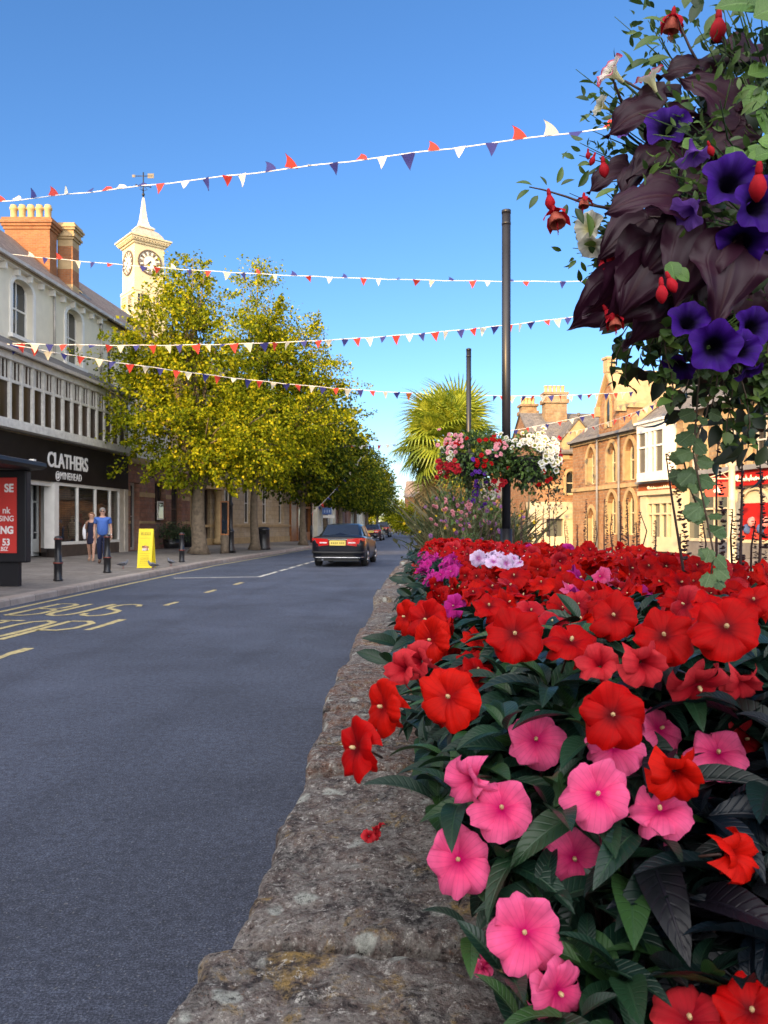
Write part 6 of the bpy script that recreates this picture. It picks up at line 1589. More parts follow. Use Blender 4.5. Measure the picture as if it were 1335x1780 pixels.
# flowers close to the camera, one by one: px, py, distance, colour, scale, sideways, upward, kind
EX = [
 (895, 1103, .83, 'red', 1.0, .0, .25, 'f'), (782, 1212, .76, 'scarlet', 1.0, -.35, .15, 'f'), (1065, 1243, .735, 'red', 1.0, .05, .1, 'f'), (1262, 1093, .75, 'red', 1.05, .1, .45, 'f'),
 (1155, 1107, .80, 'red', 1.0, -.1, .5, 'f'), (1068, 1072, .98, 'red', 1.0, -.2, .5, 'f'), (622, 1300, .80, 'red', 1.05, -1.6, .1, 'f'), (668, 1228, .84, 'scarlet', 1.0, -1.3, .0, 'f'),
 (742, 1078, 1.13, 'red', 1.05, -.5, .2, 'f'), (750, 1112, 1.05, 'scarlet', 1.0, -.6, .0, 'f'), (1212, 1188, .80, 'coral', 1.0, .6, -1.1, 'f'), (992, 1118, .85, 'red', 1.0, .4, 1.6, 'f'),
 (1283, 1178, .84, 'coral', .8, .5, -.8, 'b'), (1172, 1338, .72, 'scarlet', 1.5, .2, -.5, 'b'), (1262, 1486, .66, 'scarlet', 1.0, 1, -.1, 'b'), (706, 1072, 1.22, 'scarlet', .9, -1.2, .1, 'f'),
 (932, 1287, .85, 'pink', 1.02, .0, .3, 'f'), (1038, 1382, .715, 'pink', 1.03, .15, .25, 'f'), (872, 1407, .765, 'pink', 1.0, .0, .45, 'f'), (798, 1494, .77, 'pink', 1.06, -.15, .05, 'f'),
 (912, 1622, .675, 'pink', 1.06, .0, .1, 'f'), (998, 1490, .755, 'pink', 1.02, .1, -.25, 'f'), (1248, 1312, .82, 'pink', 1.0, .2, .8, 'f'), (1066, 1302, .79, 'pink', .95, .1, .9, 'f'),
 (1148, 1412, .72, 'pink', .95, -.2, 1.9, 'f'), (968, 1722, .655, 'pink', .9, .6, -.5, 'f'), (826, 1352, .79, 'pink', 1.5, -.9, -.4, 'b'), (1200, 1775, .62, 'coral', 1.0, -.2, 1.1, 'f'), (1306, 1760, .60, 'red', .9, .1, .6, 'f'),
 (1145, 1268, .88, 'pink', .95, .9, .5, 'f'), (1292, 1286, .90, 'coral', .9, .9, .2, 'f'), (735, 1150, .95, 'coral', 1.2, -.8, .0, 'b'), (1043, 1160, .80, 'coral', .8, -.2, .6, 'b'), (1112, 1150, .78, 'coral', 1.1, .4, -.3, 'b'),
 (708, 1165, .92, 'coral', .9, -.8, .3, 'b'), (1235, 1075, .98, 'red', .9, .2, 1.4, 'f'), (850, 1055, 1.25, 'red', .9, .0, 1.2, 'f'), (1310, 1045, 1.15, 'red', .9, .0, .9, 'f'),
 (1180, 1045, 1.2, 'red', .9, .1, 1.2, 'f')]
EXP = []
for e in EX:
    p = np.array(W(e[0], e[1], e[2])); tc = np.array((0, 0, CAMZ)) - p; tc /= np.linalg.norm(tc)
    nrm = tc + np.array((e[5], 0, e[6])); nrm /= np.linalg.norm(nrm); EXP.append((p, nrm, e))
G_IMP = 'impatiens plants bedded in the stone planter'
def shoot_leaves(T, tip, base, rg, leaf_l, hi, guard=None):
    """whorls of leaves up one shoot"""
    ax = tip - base; ax /= np.linalg.norm(ax); a0 = rg.uniform(0, 6.28); k = 0
    levels = ((1.0, 6, .95, .45), (.86, 5, 1.1, .05), (.66, 4, 1.05, -.35)) if hi else ((1.0, 5, 1.0, .35), (.75, 4, 1.1, -.2))
    for t, n, s_, el in levels:
        c = base + (tip - base) * t
        for i in range(n):
            a = a0 + k * 2.4; k += 1
            d = np.array((math.cos(a), math.sin(a), el + rg.uniform(-.25, .25)))
            L = leaf_l * s_ * rg.uniform(.75, 1.15)
            if el > .3 and i >= n - 2: d[2] += 1.0; L *= .65          # young upright leaves at the tip
            M_ = basis(c + d / np.linalg.norm(d) * .008, d, ax + rg.normal(size=3) * .25, L)
            if guard and guard(M_, L): continue
            T.append(M_)
def guard_near(M_, L):
    for t in (.0, .3, .65, 1.0):
        p = M_[:3, 3] + M_[:3, 0] * t + np.array((0, 0, -.25 * L * t * t))
        if p[1] < .40: return True
        if p[0] < ev(EL, max(p[1], .3)) + .10 and p[2] < WALLTOP + .03: return True
        if p[2] < 1.10 and p[0] < .0 + .9 * (1.09 - p[2]): return True
        a, b_ = proj(p)
        for q, nn, e in EXP:
            r = (.036 * e[4] * F / q[1]) * (1.0 if e[7] == 'f' else .7)
            if p[1] < q[1] + .015 and (a - e[0]) ** 2 + (b_ - e[1]) ** 2 < (r * (.72 if t in (0, 1.0) else .60)) ** 2: return True
    return False
def put(me, name, parent, p, nrm, up, s_):
    o = bpy.data.objects.new(name, me); COL.objects.link(o); o.parent = parent
    Mx = basis(np.array(p) - np.array(ORG[parent.name]), up, nrm, s_); 
    # local z must be the facing direction: rebuild with z priority
    z = np.array(nrm, float); z /= np.linalg.norm(z); x = np.array(up, float) - z * z.dot(up); x /= np.linalg.norm(x) + 1e-9; y = np.cross(z, x)
    Mx = np.eye(4); Mx[:3, 0] = x * s_; Mx[:3, 1] = y * s_; Mx[:3, 2] = z * s_; Mx[:3, 3] = np.array(p) - np.array(ORG[parent.name])
    o.matrix_local = Matrix(Mx.tolist()); return o
# --- near plants
NEAR = []
rg = np.random.default_rng(5)
for iy in range(6):
    for ix in range(5):
        y = .56 + iy * .185 + rg.uniform(-.03, .03); x = .16 + ix * .17 + rg.uniform(-.03, .03)
        if x > .5 * y + .16 or (iy == 5 and ix == 4): continue
        NEAR.append((x, y))
owner = {}
for i, (p, nn, e) in enumerate(EXP):
    k = min(range(len(NEAR)), key=lambda j: (NEAR[j][0] - p[0] - .02) ** 2 + (NEAR[j][1] - p[1] - .04) ** 2); owner.setdefault(k, []).append(i)
def near_label(k):
    cs = [EX[i] for i in owner.get(k, [])]
    return cs
used = set()
for k, (x, y) in enumerate(NEAR):
    cs = near_label(k); px, py = proj((x, y, zc(x, y)))
    cols_ = [c[3] for c in cs if c[7] == 'f']
    bronze = (x > .215 and y < .84)
    nred = sum(c in ('red', 'scarlet') for c in cols_); npk = sum(c == 'pink' for c in cols_)
    col_t = ('%d red' % nred if nred else '') + (' and ' if nred and npk else '') + ('%d pink' % npk if npk else '') + (' flowers' if nred + npk > 1 else ' flower' if nred + npk else '')
    lv = 'bronze leaved' if bronze else 'green leaved'
    where = 'by the coping' if x < .30 else 'mid bed' if x < .45 else 'toward the right'
    row = 'front row' if y < .66 else 'second row' if y < .85 else 'third row' if y < 1.03 else 'fourth row' if y < 1.2 else 'fifth row' if y < 1.4 else 'sixth row'
    lab = '%s impatiens, %s, %s%s' % (lv, row, where, (', with ' + col_t) if col_t else ', no open flowers')
    if lab in used: lab = lab.replace('impatiens', 'bushier impatiens')
    used.add(lab)
    o = empty('impatiens_plant', (x, y, .80), lab, 'flower plant', G_IMP)
    T = []; st = MB()
    ns = 18
    for s_ in range(ns):
        a = s_ * 2.4; r = .105 * math.sqrt((s_ + .5) / ns); tx, ty = x + r * math.cos(a) * 1.1, max(.47, y + r * math.sin(a))
        tip = np.array((tx, ty, zc(tx, ty) - .022 - rg.uniform(0, .07))); base = np.array((x + (tx - x) * .3, y + (ty - y) * .3, .80))
        n0 = len(T)
        shoot_leaves(T, tip, base, rg, .090 if not bronze else .105, True, guard_near)
        if len(T) > n0 + 10 and tip[0] > .06 + .9 * max(0, 1.09 - tip[2]): st.tube([base, base * .6 + tip * .4, base * .2 + tip * .8], [.0045, .0035, .0022], 5)
    nb = NP(); tt = np.array(T)
    if len(tt):
        nb.add(LEAFN, tt[::2], 0); nb.add(LEAFN2, tt[1::2], 0)
        nb.build('foliage', BRONZE if bronze else IMPL, o, shift=(x, y, .80))
    for i in owner.get(k, []):
        p, nn, e = EXP[i]; c = np.array((x, y, .95))
        if e[7] == 'f': put(FM_HI[(e[3], i % 4)], 'flower', o, p, nn, np.array((rg.uniform(-1.3, 1.3), 0, 1.0)) if abs(nn[2]) < .9 else np.array((0, 1, .2)), e[4] * .95)
        else: put(BUD[e[3]], 'bud', o, p, nn, np.array((1, .2, .3)), .62 + e[4] * .2)
        q2 = p - nn * .03 + np.array((0, .02, -.015)); st.tube([p - nn * .005, (p + q2) / 2 - nn * .004, q2], [.0013, .0014, .0015], 5)
    if y > 1.08:
        for i in range(5):
            fx, fy = x + rg.normal() * .08, y + rg.uniform(-.07, .10)
            if fx < ev(EL, fy) + .26: continue
            put(FM_LO[(('red', 'red', 'coral', 'scarlet')[i % 4], i % 3)], 'flower', o, (fx, fy, zc(fx, fy) + rg.uniform(-.02, .02)), np.array((-.2, -.5, .9)) + rg.normal(size=3) * .55, rg.normal(size=3) + np.array((0, 0, 1.2)), rg.uniform(.75, 1.0))
    st.build('stem', STEM, o)
# --- the rest of the bed: four bush shapes reused, each with its own flowers
def foliage_mesh(seed, mat, n=7):
    g = np.random.default_rng(seed); T = []
    for s_ in range(n):
        a = s_ * 2.4; r = .15 * math.sqrt((s_ + .3) / n); tip = np.array((r * math.cos(a), r * math.sin(a), -.03 - g.uniform(0, .07) - r * .15)); base = tip * .3 + np.array((0, 0, -.42))
        shoot_leaves(T, tip, base, g, .095, False)
    nb = NP(); nb.add(LEAFM, np.array(T)); o = nb.build('foliage', mat); me = o.data; bpy.data.objects.remove(o); return me
FOL = [foliage_mesh(s, IMPL) for s in range(4)]; FOLP = [foliage_mesh(s + 20, PURPL, 10) for s in range(2)]
rg = np.random.default_rng(12)
def zone(px, py):
    if 828 < px < 905 and 962 < py < 984: return 'lilac'
    if 728 < px < 800 and 965 < py < 1012: return 'magenta'
    if 935 < px < 1085 and 1003 < py < 1050: return 'magenta' if (int(px * 7) + int(py * 3)) % 5 < 3 else 'pink'
    if 905 < px < 965 and 965 < py < 1005: return 'scarlet'
    return None
y = 1.58
cnt = 0
while y < 9.0:
    x = ev(EL, y) + .36; step = .255 if y < 4 else .32
    while x < ev(ER, y) - .33:
        xx = x + rg.uniform(-.05, .05); yy = y + rg.uniform(-.06, .06)
        if xx < .5 * yy + .15:
            purple = xx > .88 + .05 * yy - .25 and yy > 3.6
            px, py = proj((xx, yy, zc(xx, yy))); z_ = zone(px, py)
            main = z_ or ('red' if rg.random() < .8 else 'scarlet')
            side = 'along the coping edge' if xx < ev(EL, yy) + .55 else 'in the middle of the bed' if xx < ev(EL, yy) + 1.0 else 'along the far right edge of the bed'
            if purple: lab = 'low dark purple leaved plant along the right edge of the planter'
            elif main == 'lilac': lab = 'impatiens covered in pale lilac flowers among the red ones'
            elif main == 'magenta': lab = 'impatiens covered in magenta flowers among the red ones'
            else: lab = '%s flowered impatiens %s' % ('orange red' if main == 'scarlet' else 'bright red', side)
            o = empty('impatiens_plant' if not purple else 'purple_leaf_plant', (xx, yy, zc(xx, yy)), lab, 'flower plant', G_IMP if not purple else 'purple leaved edging plants')
            f = bpy.data.objects.new('foliage', (FOLP if purple else FOL)[cnt % (2 if purple else 4)]); COL.objects.link(f); f.parent = o; f.rotation_euler.z = rg.uniform(0, 6.3)
            s2 = rg.uniform(.9, 1.15); f.scale = (s2, s2, s2)
            nfl = (rg.integers(9, 13) if not purple else rg.integers(0, 3))
            if z_ == 'lilac': nfl = 7
            edge = xx < ev(EL, yy) + .52
            for i in range(nfl):
                a = rg.uniform(0, 6.28); r = .175 * math.sqrt(rg.random()); fx, fy = xx + r * math.cos(a) - (.05 if edge else 0), yy + r * math.sin(a)
                fz = zc(fx, fy) + rg.uniform(-.03, .035)
                if fz < .96: fz = .96 + rg.uniform(0, .05)
                if fx < ev(EL, fy) + .27: continue
                zf = zone(*proj((fx, fy, fz))); main_f = zf or ('red' if main in ('lilac', 'magenta') else main)
                c_ = main_f if rg.random() < .9 else ('coral' if main_f in ('red', 'scarlet') else main_f)
                if not zf and rg.random() < .05: c_ = ('scarlet', 'magenta', 'scarlet')[rg.integers(3)]
                nrm = np.array((-.25 - (.8 if edge and fx < ev(EL, fy) + .42 else 0), -.55, .85)) + rg.normal(size=3) * .62
                put(FM_LO[(c_, cnt * 3 % 3 if i % 2 else (i + cnt) % 3)], 'flower', o, (fx, fy, fz), nrm, rg.normal(size=3) + np.array((0, 0, 1.2)), rg.uniform(.72, 1.05))
            cnt += 1
        x += step
    y += step * .95
# fallen flowers lying on the coping
for px, py, c_, lab in ((652, 1456, 'coral', 'shrivelled coral flower fallen on the stone coping'), (836, 1690, 'pink', 'withered pink flower fallen on the nearest coping stone')):
    d = (CAMZ - WALLTOP - .012) * F / (py - 912); p = W(px, py, d)
    o = empty('fallen_flower', p, lab, 'fallen flower')
    for k in range(3):
        q = bpy.data.objects.new('petal', BUD[c_]); COL.objects.link(q); q.parent = o
        q.location = (random.uniform(-.01, .01), random.uniform(-.008, .008), .004 + .004 * k); q.rotation_euler = (random.uniform(.9, 2.2), random.uniform(-.6, .6), k * 2.1); q.scale = (.42, .36, .30)

# ------------------------------------------------------------------ dark seed spikes along the right edge of the bed
PODM = leaf_mat('dark_seed_pod', [(.030, .012, .012), (.06, .02, .018), (.035, .016, .02), (.08, .03, .02)], rough=.6, trans=.1)
def spike_mesh(seed, h=1.0):
    g = np.random.default_rng(seed); mb = MB(); pts = [Vector((0, 0, 0)), Vector((.006 * g.normal(), .004, h * .4)), Vector((.009 * g.normal(), .0, h * .75)), Vector((.012 * g.normal(), 0, h))]
    mb.tube(pts, [.0045, .0038, .003, .0015], 6); T = []
    st = mb.build('stem', PODM); V = np.array([v.co[:] for v in st.data.vertices]); 
    nb = NP(); nb.V.append(V); L = np.array([list(p.vertices) for p in st.data.polygons if len(p.vertices) == 4]); nb.L.append(L.reshape(-1)); nb.T.append(np.full(len(L), 4)); nb.U.append(np.zeros((L.size, 2))); nb.M.append(np.zeros(len(L), int)); nb.n = len(V)
    me0 = st.data; bpy.data.objects.remove(st)
    n = 120
    for i in range(n):
        t = .10 + .9 * (i / n) ** .8; t = min(1, t + g.normal() * .012); z = h * t; a = g.uniform(0, 6.28); d = np.array((math.cos(a), math.sin(a), 1.0 + g.normal() * .4))
        dens_ = g.random()
        if t < .35 and dens_ < .55: continue
        c = np.array((.015 * math.sin(3 * t), 0, z)); s_ = (.015 if t > .3 else .028) * g.uniform(.4, 1.6) * (1.15 - .6 * t)
        T.append(basis(c, d, g.normal(size=3), (s_ * 1.0, s_ * .7, s_ * .7)))
    pod = tpl_ball(.5, 6); pod[0][:, 0] += .5; nb.add(pod, np.array(T)); o = nb.build('seed_spike', PODM); me = o.data; bpy.data.objects.remove(o); return me
SPK = [spike_mesh(s) for s in range(4)]
SP = [(1246, 1246, 735, 2.3), (1290, 1287, 785, 2.0), (1203, 1160, 785, 2.1), (1222, 1222, 905, 2.6), (1272, 1270, 885, 2.4), (1322, 1318, 800, 1.9), (1140, 1142, 905, 3.2), (1118, 1122, 888, 3.4), (1092, 1098, 866, 3.8), (1078, 1076, 872, 4.0), (1050, 1052, 868, 4.4), (1034, 1030, 905, 4.6), (1022, 1024, 868, 5.0), (1004, 1008, 912, 5.2), (985, 982, 905, 5.4),
      (962, 968, 868, 6.0), (957, 962, 850, 6.2), (945, 944, 880, 6.4), (931, 933, 884, 6.8), (918, 920, 892, 7.2), (905, 908, 880, 7.4), (893, 890, 900, 7.8), (1108, 1112, 908, 3.5), (1062, 1066, 893, 4.2), (1302, 1308, 905, 2.3), (1182, 1184, 928, 2.7), (862, 866, 895, 8.6), (848, 846, 905, 8.8), (835, 838, 890, 9.0)]
for i, (pb, pt, yt, d) in enumerate(SP):
    x = (pb - 667.5) * d / F; xt = (pt - 667.5) * d / F; zt_ = CAMZ + (912 - yt) * d / F; zb = 1.10; h = zt_ - zb
    o = bpy.data.objects.new('seed_spike', SPK[i % 4]); COL.objects.link(o); o.location = (x, d, zb); o.scale = (1, 1, h); o.rotation_euler = (0, math.atan2(xt - x, h), i * 1.3 if abs(pt - pb) < 15 else 0)
    lab = {0: 'tallest dark seed spike left of the white ornamental post', 2: 'dark seed spike leaning left across the white shopfront', 1: 'tall dark seed spike crossing the white ornamental post', 5: 'dark seed spike in front of the red arched shop window'}.get(i, 'thin dark seed spike standing along the right edge of the planter')
    tag(o, lab, 'seed spike', 'dark seed spikes along the planter edge')

# ------------------------------------------------------------------ loose perennials at the far end of the planter
GRS = leaf_mat('perennial_blade', [(.05, .075, .03), (.10, .12, .045), (.16, .15, .06), (.22, .17, .09)], rough=.55, trans=.3)
BLADE = tpl_leaf(4, 2, .045, .3, .9)
def perennial_mesh(seed):
    g = np.random.default_rng(seed); T = []; T2 = []
    for i in range(420):
        d = np.array((g.normal() * .30, g.normal() * .30, 1.0)); T.append(basis((g.normal() * .14, g.normal() * .14, 0), d, g.normal(size=3), g.uniform(.35, .85)))
    for i in range(260):
        d = g.normal(size=3); c = np.array((g.normal() * .24, g.normal() * .24, abs(g.normal()) * .3 + .1)); T2.append(basis(c, d, np.array((0, 0, 1.)), g.uniform(.04, .09)))
    nb = NP(); nb.add(BLADE, np.array(T)); nb.add(QUADLEAF, np.array(T2)); o = nb.build('foliage', GRS, smooth=False); me = o.data; bpy.data.objects.remove(o); return me
PER = [perennial_mesh(s) for s in range(3)]
YF = petal_mat('yellow_flower_petal', (.70, .48, .02), (.45, .25, .02)); FCOL['yellow'] = YF
PF = petal_mat('mauve_flower_petal', (.30, .12, .30), (.2, .06, .2)); FCOL['mauve'] = PF
DOT = {c: flower_mesh(FT_LO[0], c, False) for c in ('yellow', 'mauve')}
PLB = [(.86, 10.6, 'yellow', 'bushy perennial at the left corner of the planter end'), (1.0, 11.2, 'yellow', 'perennial with yellow flowers behind the red bed'), (1.3, 10.7, 'mauve', 'perennial with small mauve flowers under the left pole basket'),
       (1.62, 11.0, 'yellow', 'perennial with thin blades behind the pole with baskets'), (.98, 11.7, 'mauve', 'taller loose perennial at the back of the planter'), (1.22, 12.1, 'yellow', 'tall grassy perennial hiding the foot of the palm'), (1.62, 12.0, 'mauve', 'tall perennial behind the pole with baskets, right of the palm'), (1.0, 10.0, 'mauve', 'low grassy perennial just behind the last red flowers')]
for i, (x, y, c, lab) in enumerate(PLB):
    o = empty('perennial_plant', (x, y, .82), lab, 'plant', 'perennials at the far end of the planter'); s_ = (.80, 1.0, 1.1, 1.0, 1.2, 1.65, 1.45, .75)[i]; 
    f = bpy.data.objects.new('foliage', PER[i % 3]); COL.objects.link(f); f.parent = o; f.rotation_euler.z = i * 1.1; f.scale = (s_, s_, s_)
    for k in range(14 if c == 'yellow' else 24):
        p = np.array((x, y, .82)) + np.array((rg.normal() * .22, rg.normal() * .2 - .1, rg.uniform(.3, .85) * s_))
        put(DOT[c], 'flower', o, p, np.array((-.2, -1, .5)) + rg.normal(size=3) * .4, np.array((0, 0, 1.)), rg.uniform(.5, .95))
# ------------------------------------------------------------------ basket plants: templates
def tpl_heart(wave=.05, fold=.22, droop=.9, seed=0):
    g = np.random.default_rng(seed)
    out = [(-.02, .02), (-.15, .14), (-.17, .28), (-.08, .41), (.08, .49), (.26, .47), (.42, .385), (.58, .28), (.74, .165), (.88, .07), (1.0, .0)]
    out = [((out[i // 2][0] + out[(i + 1) // 2][0]) / 2, (out[i // 2][1] + out[(i + 1) // 2][1]) / 2 * (1 + (.03 if i % 2 else 0))) for i in range(2 * len(out) - 1)]
    n = len(out); V = []; U = []; Fc = []; nv = 16
    for i, (ox, oy) in enumerate(out):
        m = max(0, i / (n - 1)) ** 1.15
        for j in range(nv + 1):
            v = -1 + 2 * j / nv; a = abs(v); x = m * (1 - a) + ox * a if a else m; y = oy * v
            wv = wave * math.sin(9 * x + (2.5 if v > 0 else 0) + seed) * a ** 2 + .022 * math.cos(v * 10.4) * min(1, (x + .2) * 3) * (1 - .5 * x) + .03 * math.sin(23 * x + seed * 2 + (1 if v > 0 else 0)) * a ** 3
            z = fold * abs(y) * (1 - .4 * x) + wv
            th = droop * max(x, -.1); rr = 1 / droop
            X = rr * math.sin(th) + z * math.sin(th); Z = -rr * (1 - math.cos(th)) + z * math.cos(th)
            V.append((X, y, Z)); U.append((x, v))
    for i in range(n - 1):
        for j in range(nv): q = i * (nv + 1) + j; Fc.append((q, q + nv + 1, q + nv + 2, q + 1))
    return np.array(V), np.array(Fc), np.array(U)
def tpl_petunia(nt_=40, seed=0, prof=((.045, -.62), (.075, -.42), (.13, -.22), (.24, -.07), (.38, .0), (.5, .02))):
    g = np.random.default_rng(seed); V = []; U = []; Fc = []; ph = g.uniform(0, 6); n = len(prof)
    for i, (r, z) in enumerate(prof):
        t = i / (n - 1)
        for k in range(nt_ + 1):
            a = 2 * math.pi * k / nt_; lob = 1 + .13 * t ** 3 * math.cos(5 * a) - .05 * t ** 4 * abs(math.cos(2.5 * a)) 
            zz = z + t ** 3 * (.035 * math.sin(10 * a + ph) + .03 * math.sin(3 * a + ph)) - .05 * t ** 4 * math.cos(5 * a)
            V.append((r * lob * math.cos(a), r * lob * math.sin(a), zz)); U.append((t, a * 5 / 6.283))
    for i in range(n - 1):
        for k in range(nt_): q = i * (nt_ + 1) + k; Fc.append((q, q + 1, q + nt_ + 2, q + nt_ + 1))
    return np.array(V), np.array(Fc), np.array(U)
PUR = petal_mat('purple_petunia_petal', (.025, .003, .125), (.003, .001, .010), (.042, .006, .18), (.45, .72), .12)
VIO = petal_mat('pale_violet_petunia_petal', (.20, .085, .46), (.10, .03, .26), (.24, .11, .5), (.3, .7), .3)
STRI = petal_mat('red_white_petunia_petal', (.74, .66, .66), (.62, .60, .35), (.62, .06, .12), (.4, .8), .3)
CRW = petal_mat('cream_petunia_petal', (.66, .64, .50), (.5, .45, .1), (.70, .68, .58), (.35, .7), .35)
WHP = petal_mat('white_petunia_petal', (.78, .76, .70), (.40, .40, .12), (.80, .78, .74), (.4, .62), .35)
SPOT = leaf_mat('dark_sweet_potato_leaf', [(.022, .004, .008), (.040, .008, .011), (.026, .006, .020), (.070, .022, .012)], rough=.42, trans=.15, veins='radial', vein_col=(.040, .010, .012), spec=.26)
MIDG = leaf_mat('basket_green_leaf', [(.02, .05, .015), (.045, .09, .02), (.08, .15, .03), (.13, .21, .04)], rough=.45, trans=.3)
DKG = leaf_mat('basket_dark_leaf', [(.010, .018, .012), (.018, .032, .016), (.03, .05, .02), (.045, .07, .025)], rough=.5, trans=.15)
BRG = leaf_mat('basket_bright_leaf', [(.07, .17, .03), (.12, .24, .04), (.16, .30, .06)], rough=.4, trans=.35, veins=True, vein_col=(.2, .36, .1))
IVY = leaf_mat('trailing_leaf', [(.07, .13, .05), (.11, .19, .07), (.15, .24, .09)], rough=.5, trans=.35, veins=True, vein_col=(.2, .3, .14))
TWIG = M('thin_trailing_stem', (.06, .035, .02), .7)
FUR = petal_mat('red_fuchsia_sepal', (.50, .014, .024), (.42, .01, .02), None, (.1, .5), .2); FUC = petal_mat('coral_fuchsia_skirt', (.60, .20, .13), (.5, .12, .08), None, (.1, .5), .25)
HEART = [tpl_heart(.075, .12, .8, 1), tpl_heart(.10, .28, 1.2, 2), tpl_heart(.10, .05, .6, 3)]
PET = [tpl_petunia(40, s) for s in range(3)]; PETL = tpl_petunia(15, 4, ((.10, -.3), (.2, -.08), (.36, .0), (.5, .02)))
def one(tpl, mat, name):
    nb = NP(); nb.add(tpl, np.eye(4)); o = nb.build(name, mat); me = o.data; bpy.data.objects.remove(o); return me
PETM = {(c, i): one(PET[i], m, 'petunia_flower') for c, m in (('p', PUR), ('v', VIO), ('s', STRI), ('c', CRW), ('w', WHP)) for i in range(3)}
SPM = [one(h, SPOT, 'sweet_potato_leaf') for h in HEART]
def fuchsia_mesh(open_=True):
    mb = MB(); mb.lathe([(.0025, .0), (.004, -.004), (.005, -.012), (.004, -.018)], (0, 0, 0), 8)
    if open_:
        for k in range(4):
            a = k * math.pi / 2 + .4; d = Vector((math.cos(a), math.sin(a), 0)); s_ = Vector((-d.y, d.x, 0)); 
            P = [(.003, -.016, .004), (.014, -.018, .008), (.022, -.028, .007), (.026, -.040, .0005)]
            for (r0, z0, w0), (r1, z1, w1) in zip(P[:-1], P[1:]): mb.poly([d * r0 - s_ * w0 + Vector((0, 0, z0)), d * r0 + s_ * w0 + Vector((0, 0, z0)), d * r1 + s_ * w1 + Vector((0, 0, z1)), d * r1 - s_ * w1 + Vector((0, 0, z1))], 0, True)
        mb.lathe([(.004, -.016), (.010, -.022), (.013, -.032), (.015, -.042), (.0125, -.043), (.005, -.024)], (0, 0, 0), 12, 1)
        for k in range(4): mb.tube([(.002 * k - .003, 0, -.03), (.003 * k - .005, .002, -.058 - .004 * (k % 2))], .0006, 4, 0)
    else: mb.lathe([(.005, -.016), (.010, -.026), (.0115, -.034), (.008, -.043), (.002, -.05)], (0, 0, 0), 10, 0)
    o = mb.build('fuchsia_flower', [FUR, FUC]); me = o.data; bpy.data.objects.remove(o); return me
FUO, FUB = fuchsia_mesh(True), fuchsia_mesh(False)

# ------------------------------------------------------------------ big basket close to the camera
BC = np.array((.86, 1.52, 1.93))
HB = empty('hanging_basket', tuple(BC), 'large overflowing hanging basket with purple petunias, dark heart shaped leaves and fuchsias', 'hanging basket')
mb = MB(); prof = [(.04, -.30)] + [(.30 * math.sin(a), -.30 * math.cos(a)) for a in np.linspace(.2, 1.5, 8)] + [(.31, .0), (.31, .03), (.26, .02)]
mb.lathe(prof, tuple(BC + np.array((0, 0, .0))), 24); mb.build('basket_liner', M('dark_coir', (.03, .02, .014), .95, var=.5, bump=1), HB)
mb = MB(); mb.tube([tuple(BC + np.array((.305, .45, .62))), tuple(BC + np.array((.15, .2, .74))), tuple(BC + np.array((0, 0, .70)))], .012, 8)
for k in range(4): a = k * 1.57 + .6; mb.tube([tuple(BC + np.array((.3 * math.cos(a), .3 * math.sin(a), .02))), tuple(BC + np.array((0, 0, .70)))], .0035, 5)
mb.build('bracket', BLACK, HB)
g = np.random.default_rng(31)
def keep(p, extra=0):
    """outline of the plants as seen by anybody: fuller above, ragged and narrower low down"""
    a, b_ = proj(p); return True
def inball(k, r, rmin=.55):
    d = g.normal(size=3); d /= np.linalg.norm(d); return BC + d * np.array(r) * g.uniform(rmin, 1.0) ** .6
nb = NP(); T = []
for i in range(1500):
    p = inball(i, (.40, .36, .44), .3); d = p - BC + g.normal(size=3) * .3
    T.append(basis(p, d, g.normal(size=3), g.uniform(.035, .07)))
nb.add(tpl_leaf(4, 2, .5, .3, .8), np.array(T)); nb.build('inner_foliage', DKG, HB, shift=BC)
nb = NP(); T = []
SPR = [(1130, 60, 1.4), (1180, 90, 1.42), (1080, 190, 1.4), (1060, 230, 1.42), (1050, 160, 1.45), (1200, 200, 1.2), (1235, 240, 1.15), (1180, 290, 1.2), (1195, 340, 1.2), (1230, 370, 1.15), (1060, 275, 1.42), (1050, 420, 1.42), (1035, 440, 1.42), (1250, 120, 1.3), (1300, 140, 1.25), (1225, 545, 1.25), (1250, 570, 1.22), (1160, 600, 1.35), (1290, 580, 1.3), (1200, 480, 1.2), (1310, 60, 1.25), (1310, 180, 1.2), (1280, 20, 1.3), (1050, 380, 1.4), (1070, 440, 1.4), (1310, 470, 1.2)]
for px, py, d in SPR:
    c = np.array(W(px, py, d)); ax = c - BC; ax /= np.linalg.norm(ax)
    for k in range(34):
        t = g.random(); p = c + ax * (t - .6) * .09 + g.normal(size=3) * .022; T.append(basis(p, ax * .8 + g.normal(size=3) * .7, g.normal(size=3), g.uniform(.012, .03)))
nb.add(tpl_leaf(4, 2, .38, .3, .6), np.array(T)); nb.build('small_leaf_sprays', MIDG, HB, shift=BC)
nb = NP(); T = []; T2 = []
for i in range(1100):
    d_ = g.normal(size=3); d_[1] = -abs(d_[1]) * .8; d_ /= np.linalg.norm(d_); p = BC + d_ * np.array((.44, .40, .46)) * g.uniform(.82, 1.03)
    if p[2] < BC[2] - .30: continue
    c_ = .5 + .5 * math.sin(p[0] * 17 + 1.3) * math.sin(p[2] * 19 + p[1] * 11)
    if g.random() > c_ ** 2 * 1.3: continue
    (T if g.random() < .7 else T2).append(basis(p, d_ * .5 + g.normal(size=3) * .8, d_ + g.normal(size=3) * .6, g.uniform(.014, .038)))
nb.add(tpl_leaf(4, 2, .5, .3, .7), np.array(T)); nb.build('mixed_foliage', MIDG, HB, shift=BC)
mb = MB()
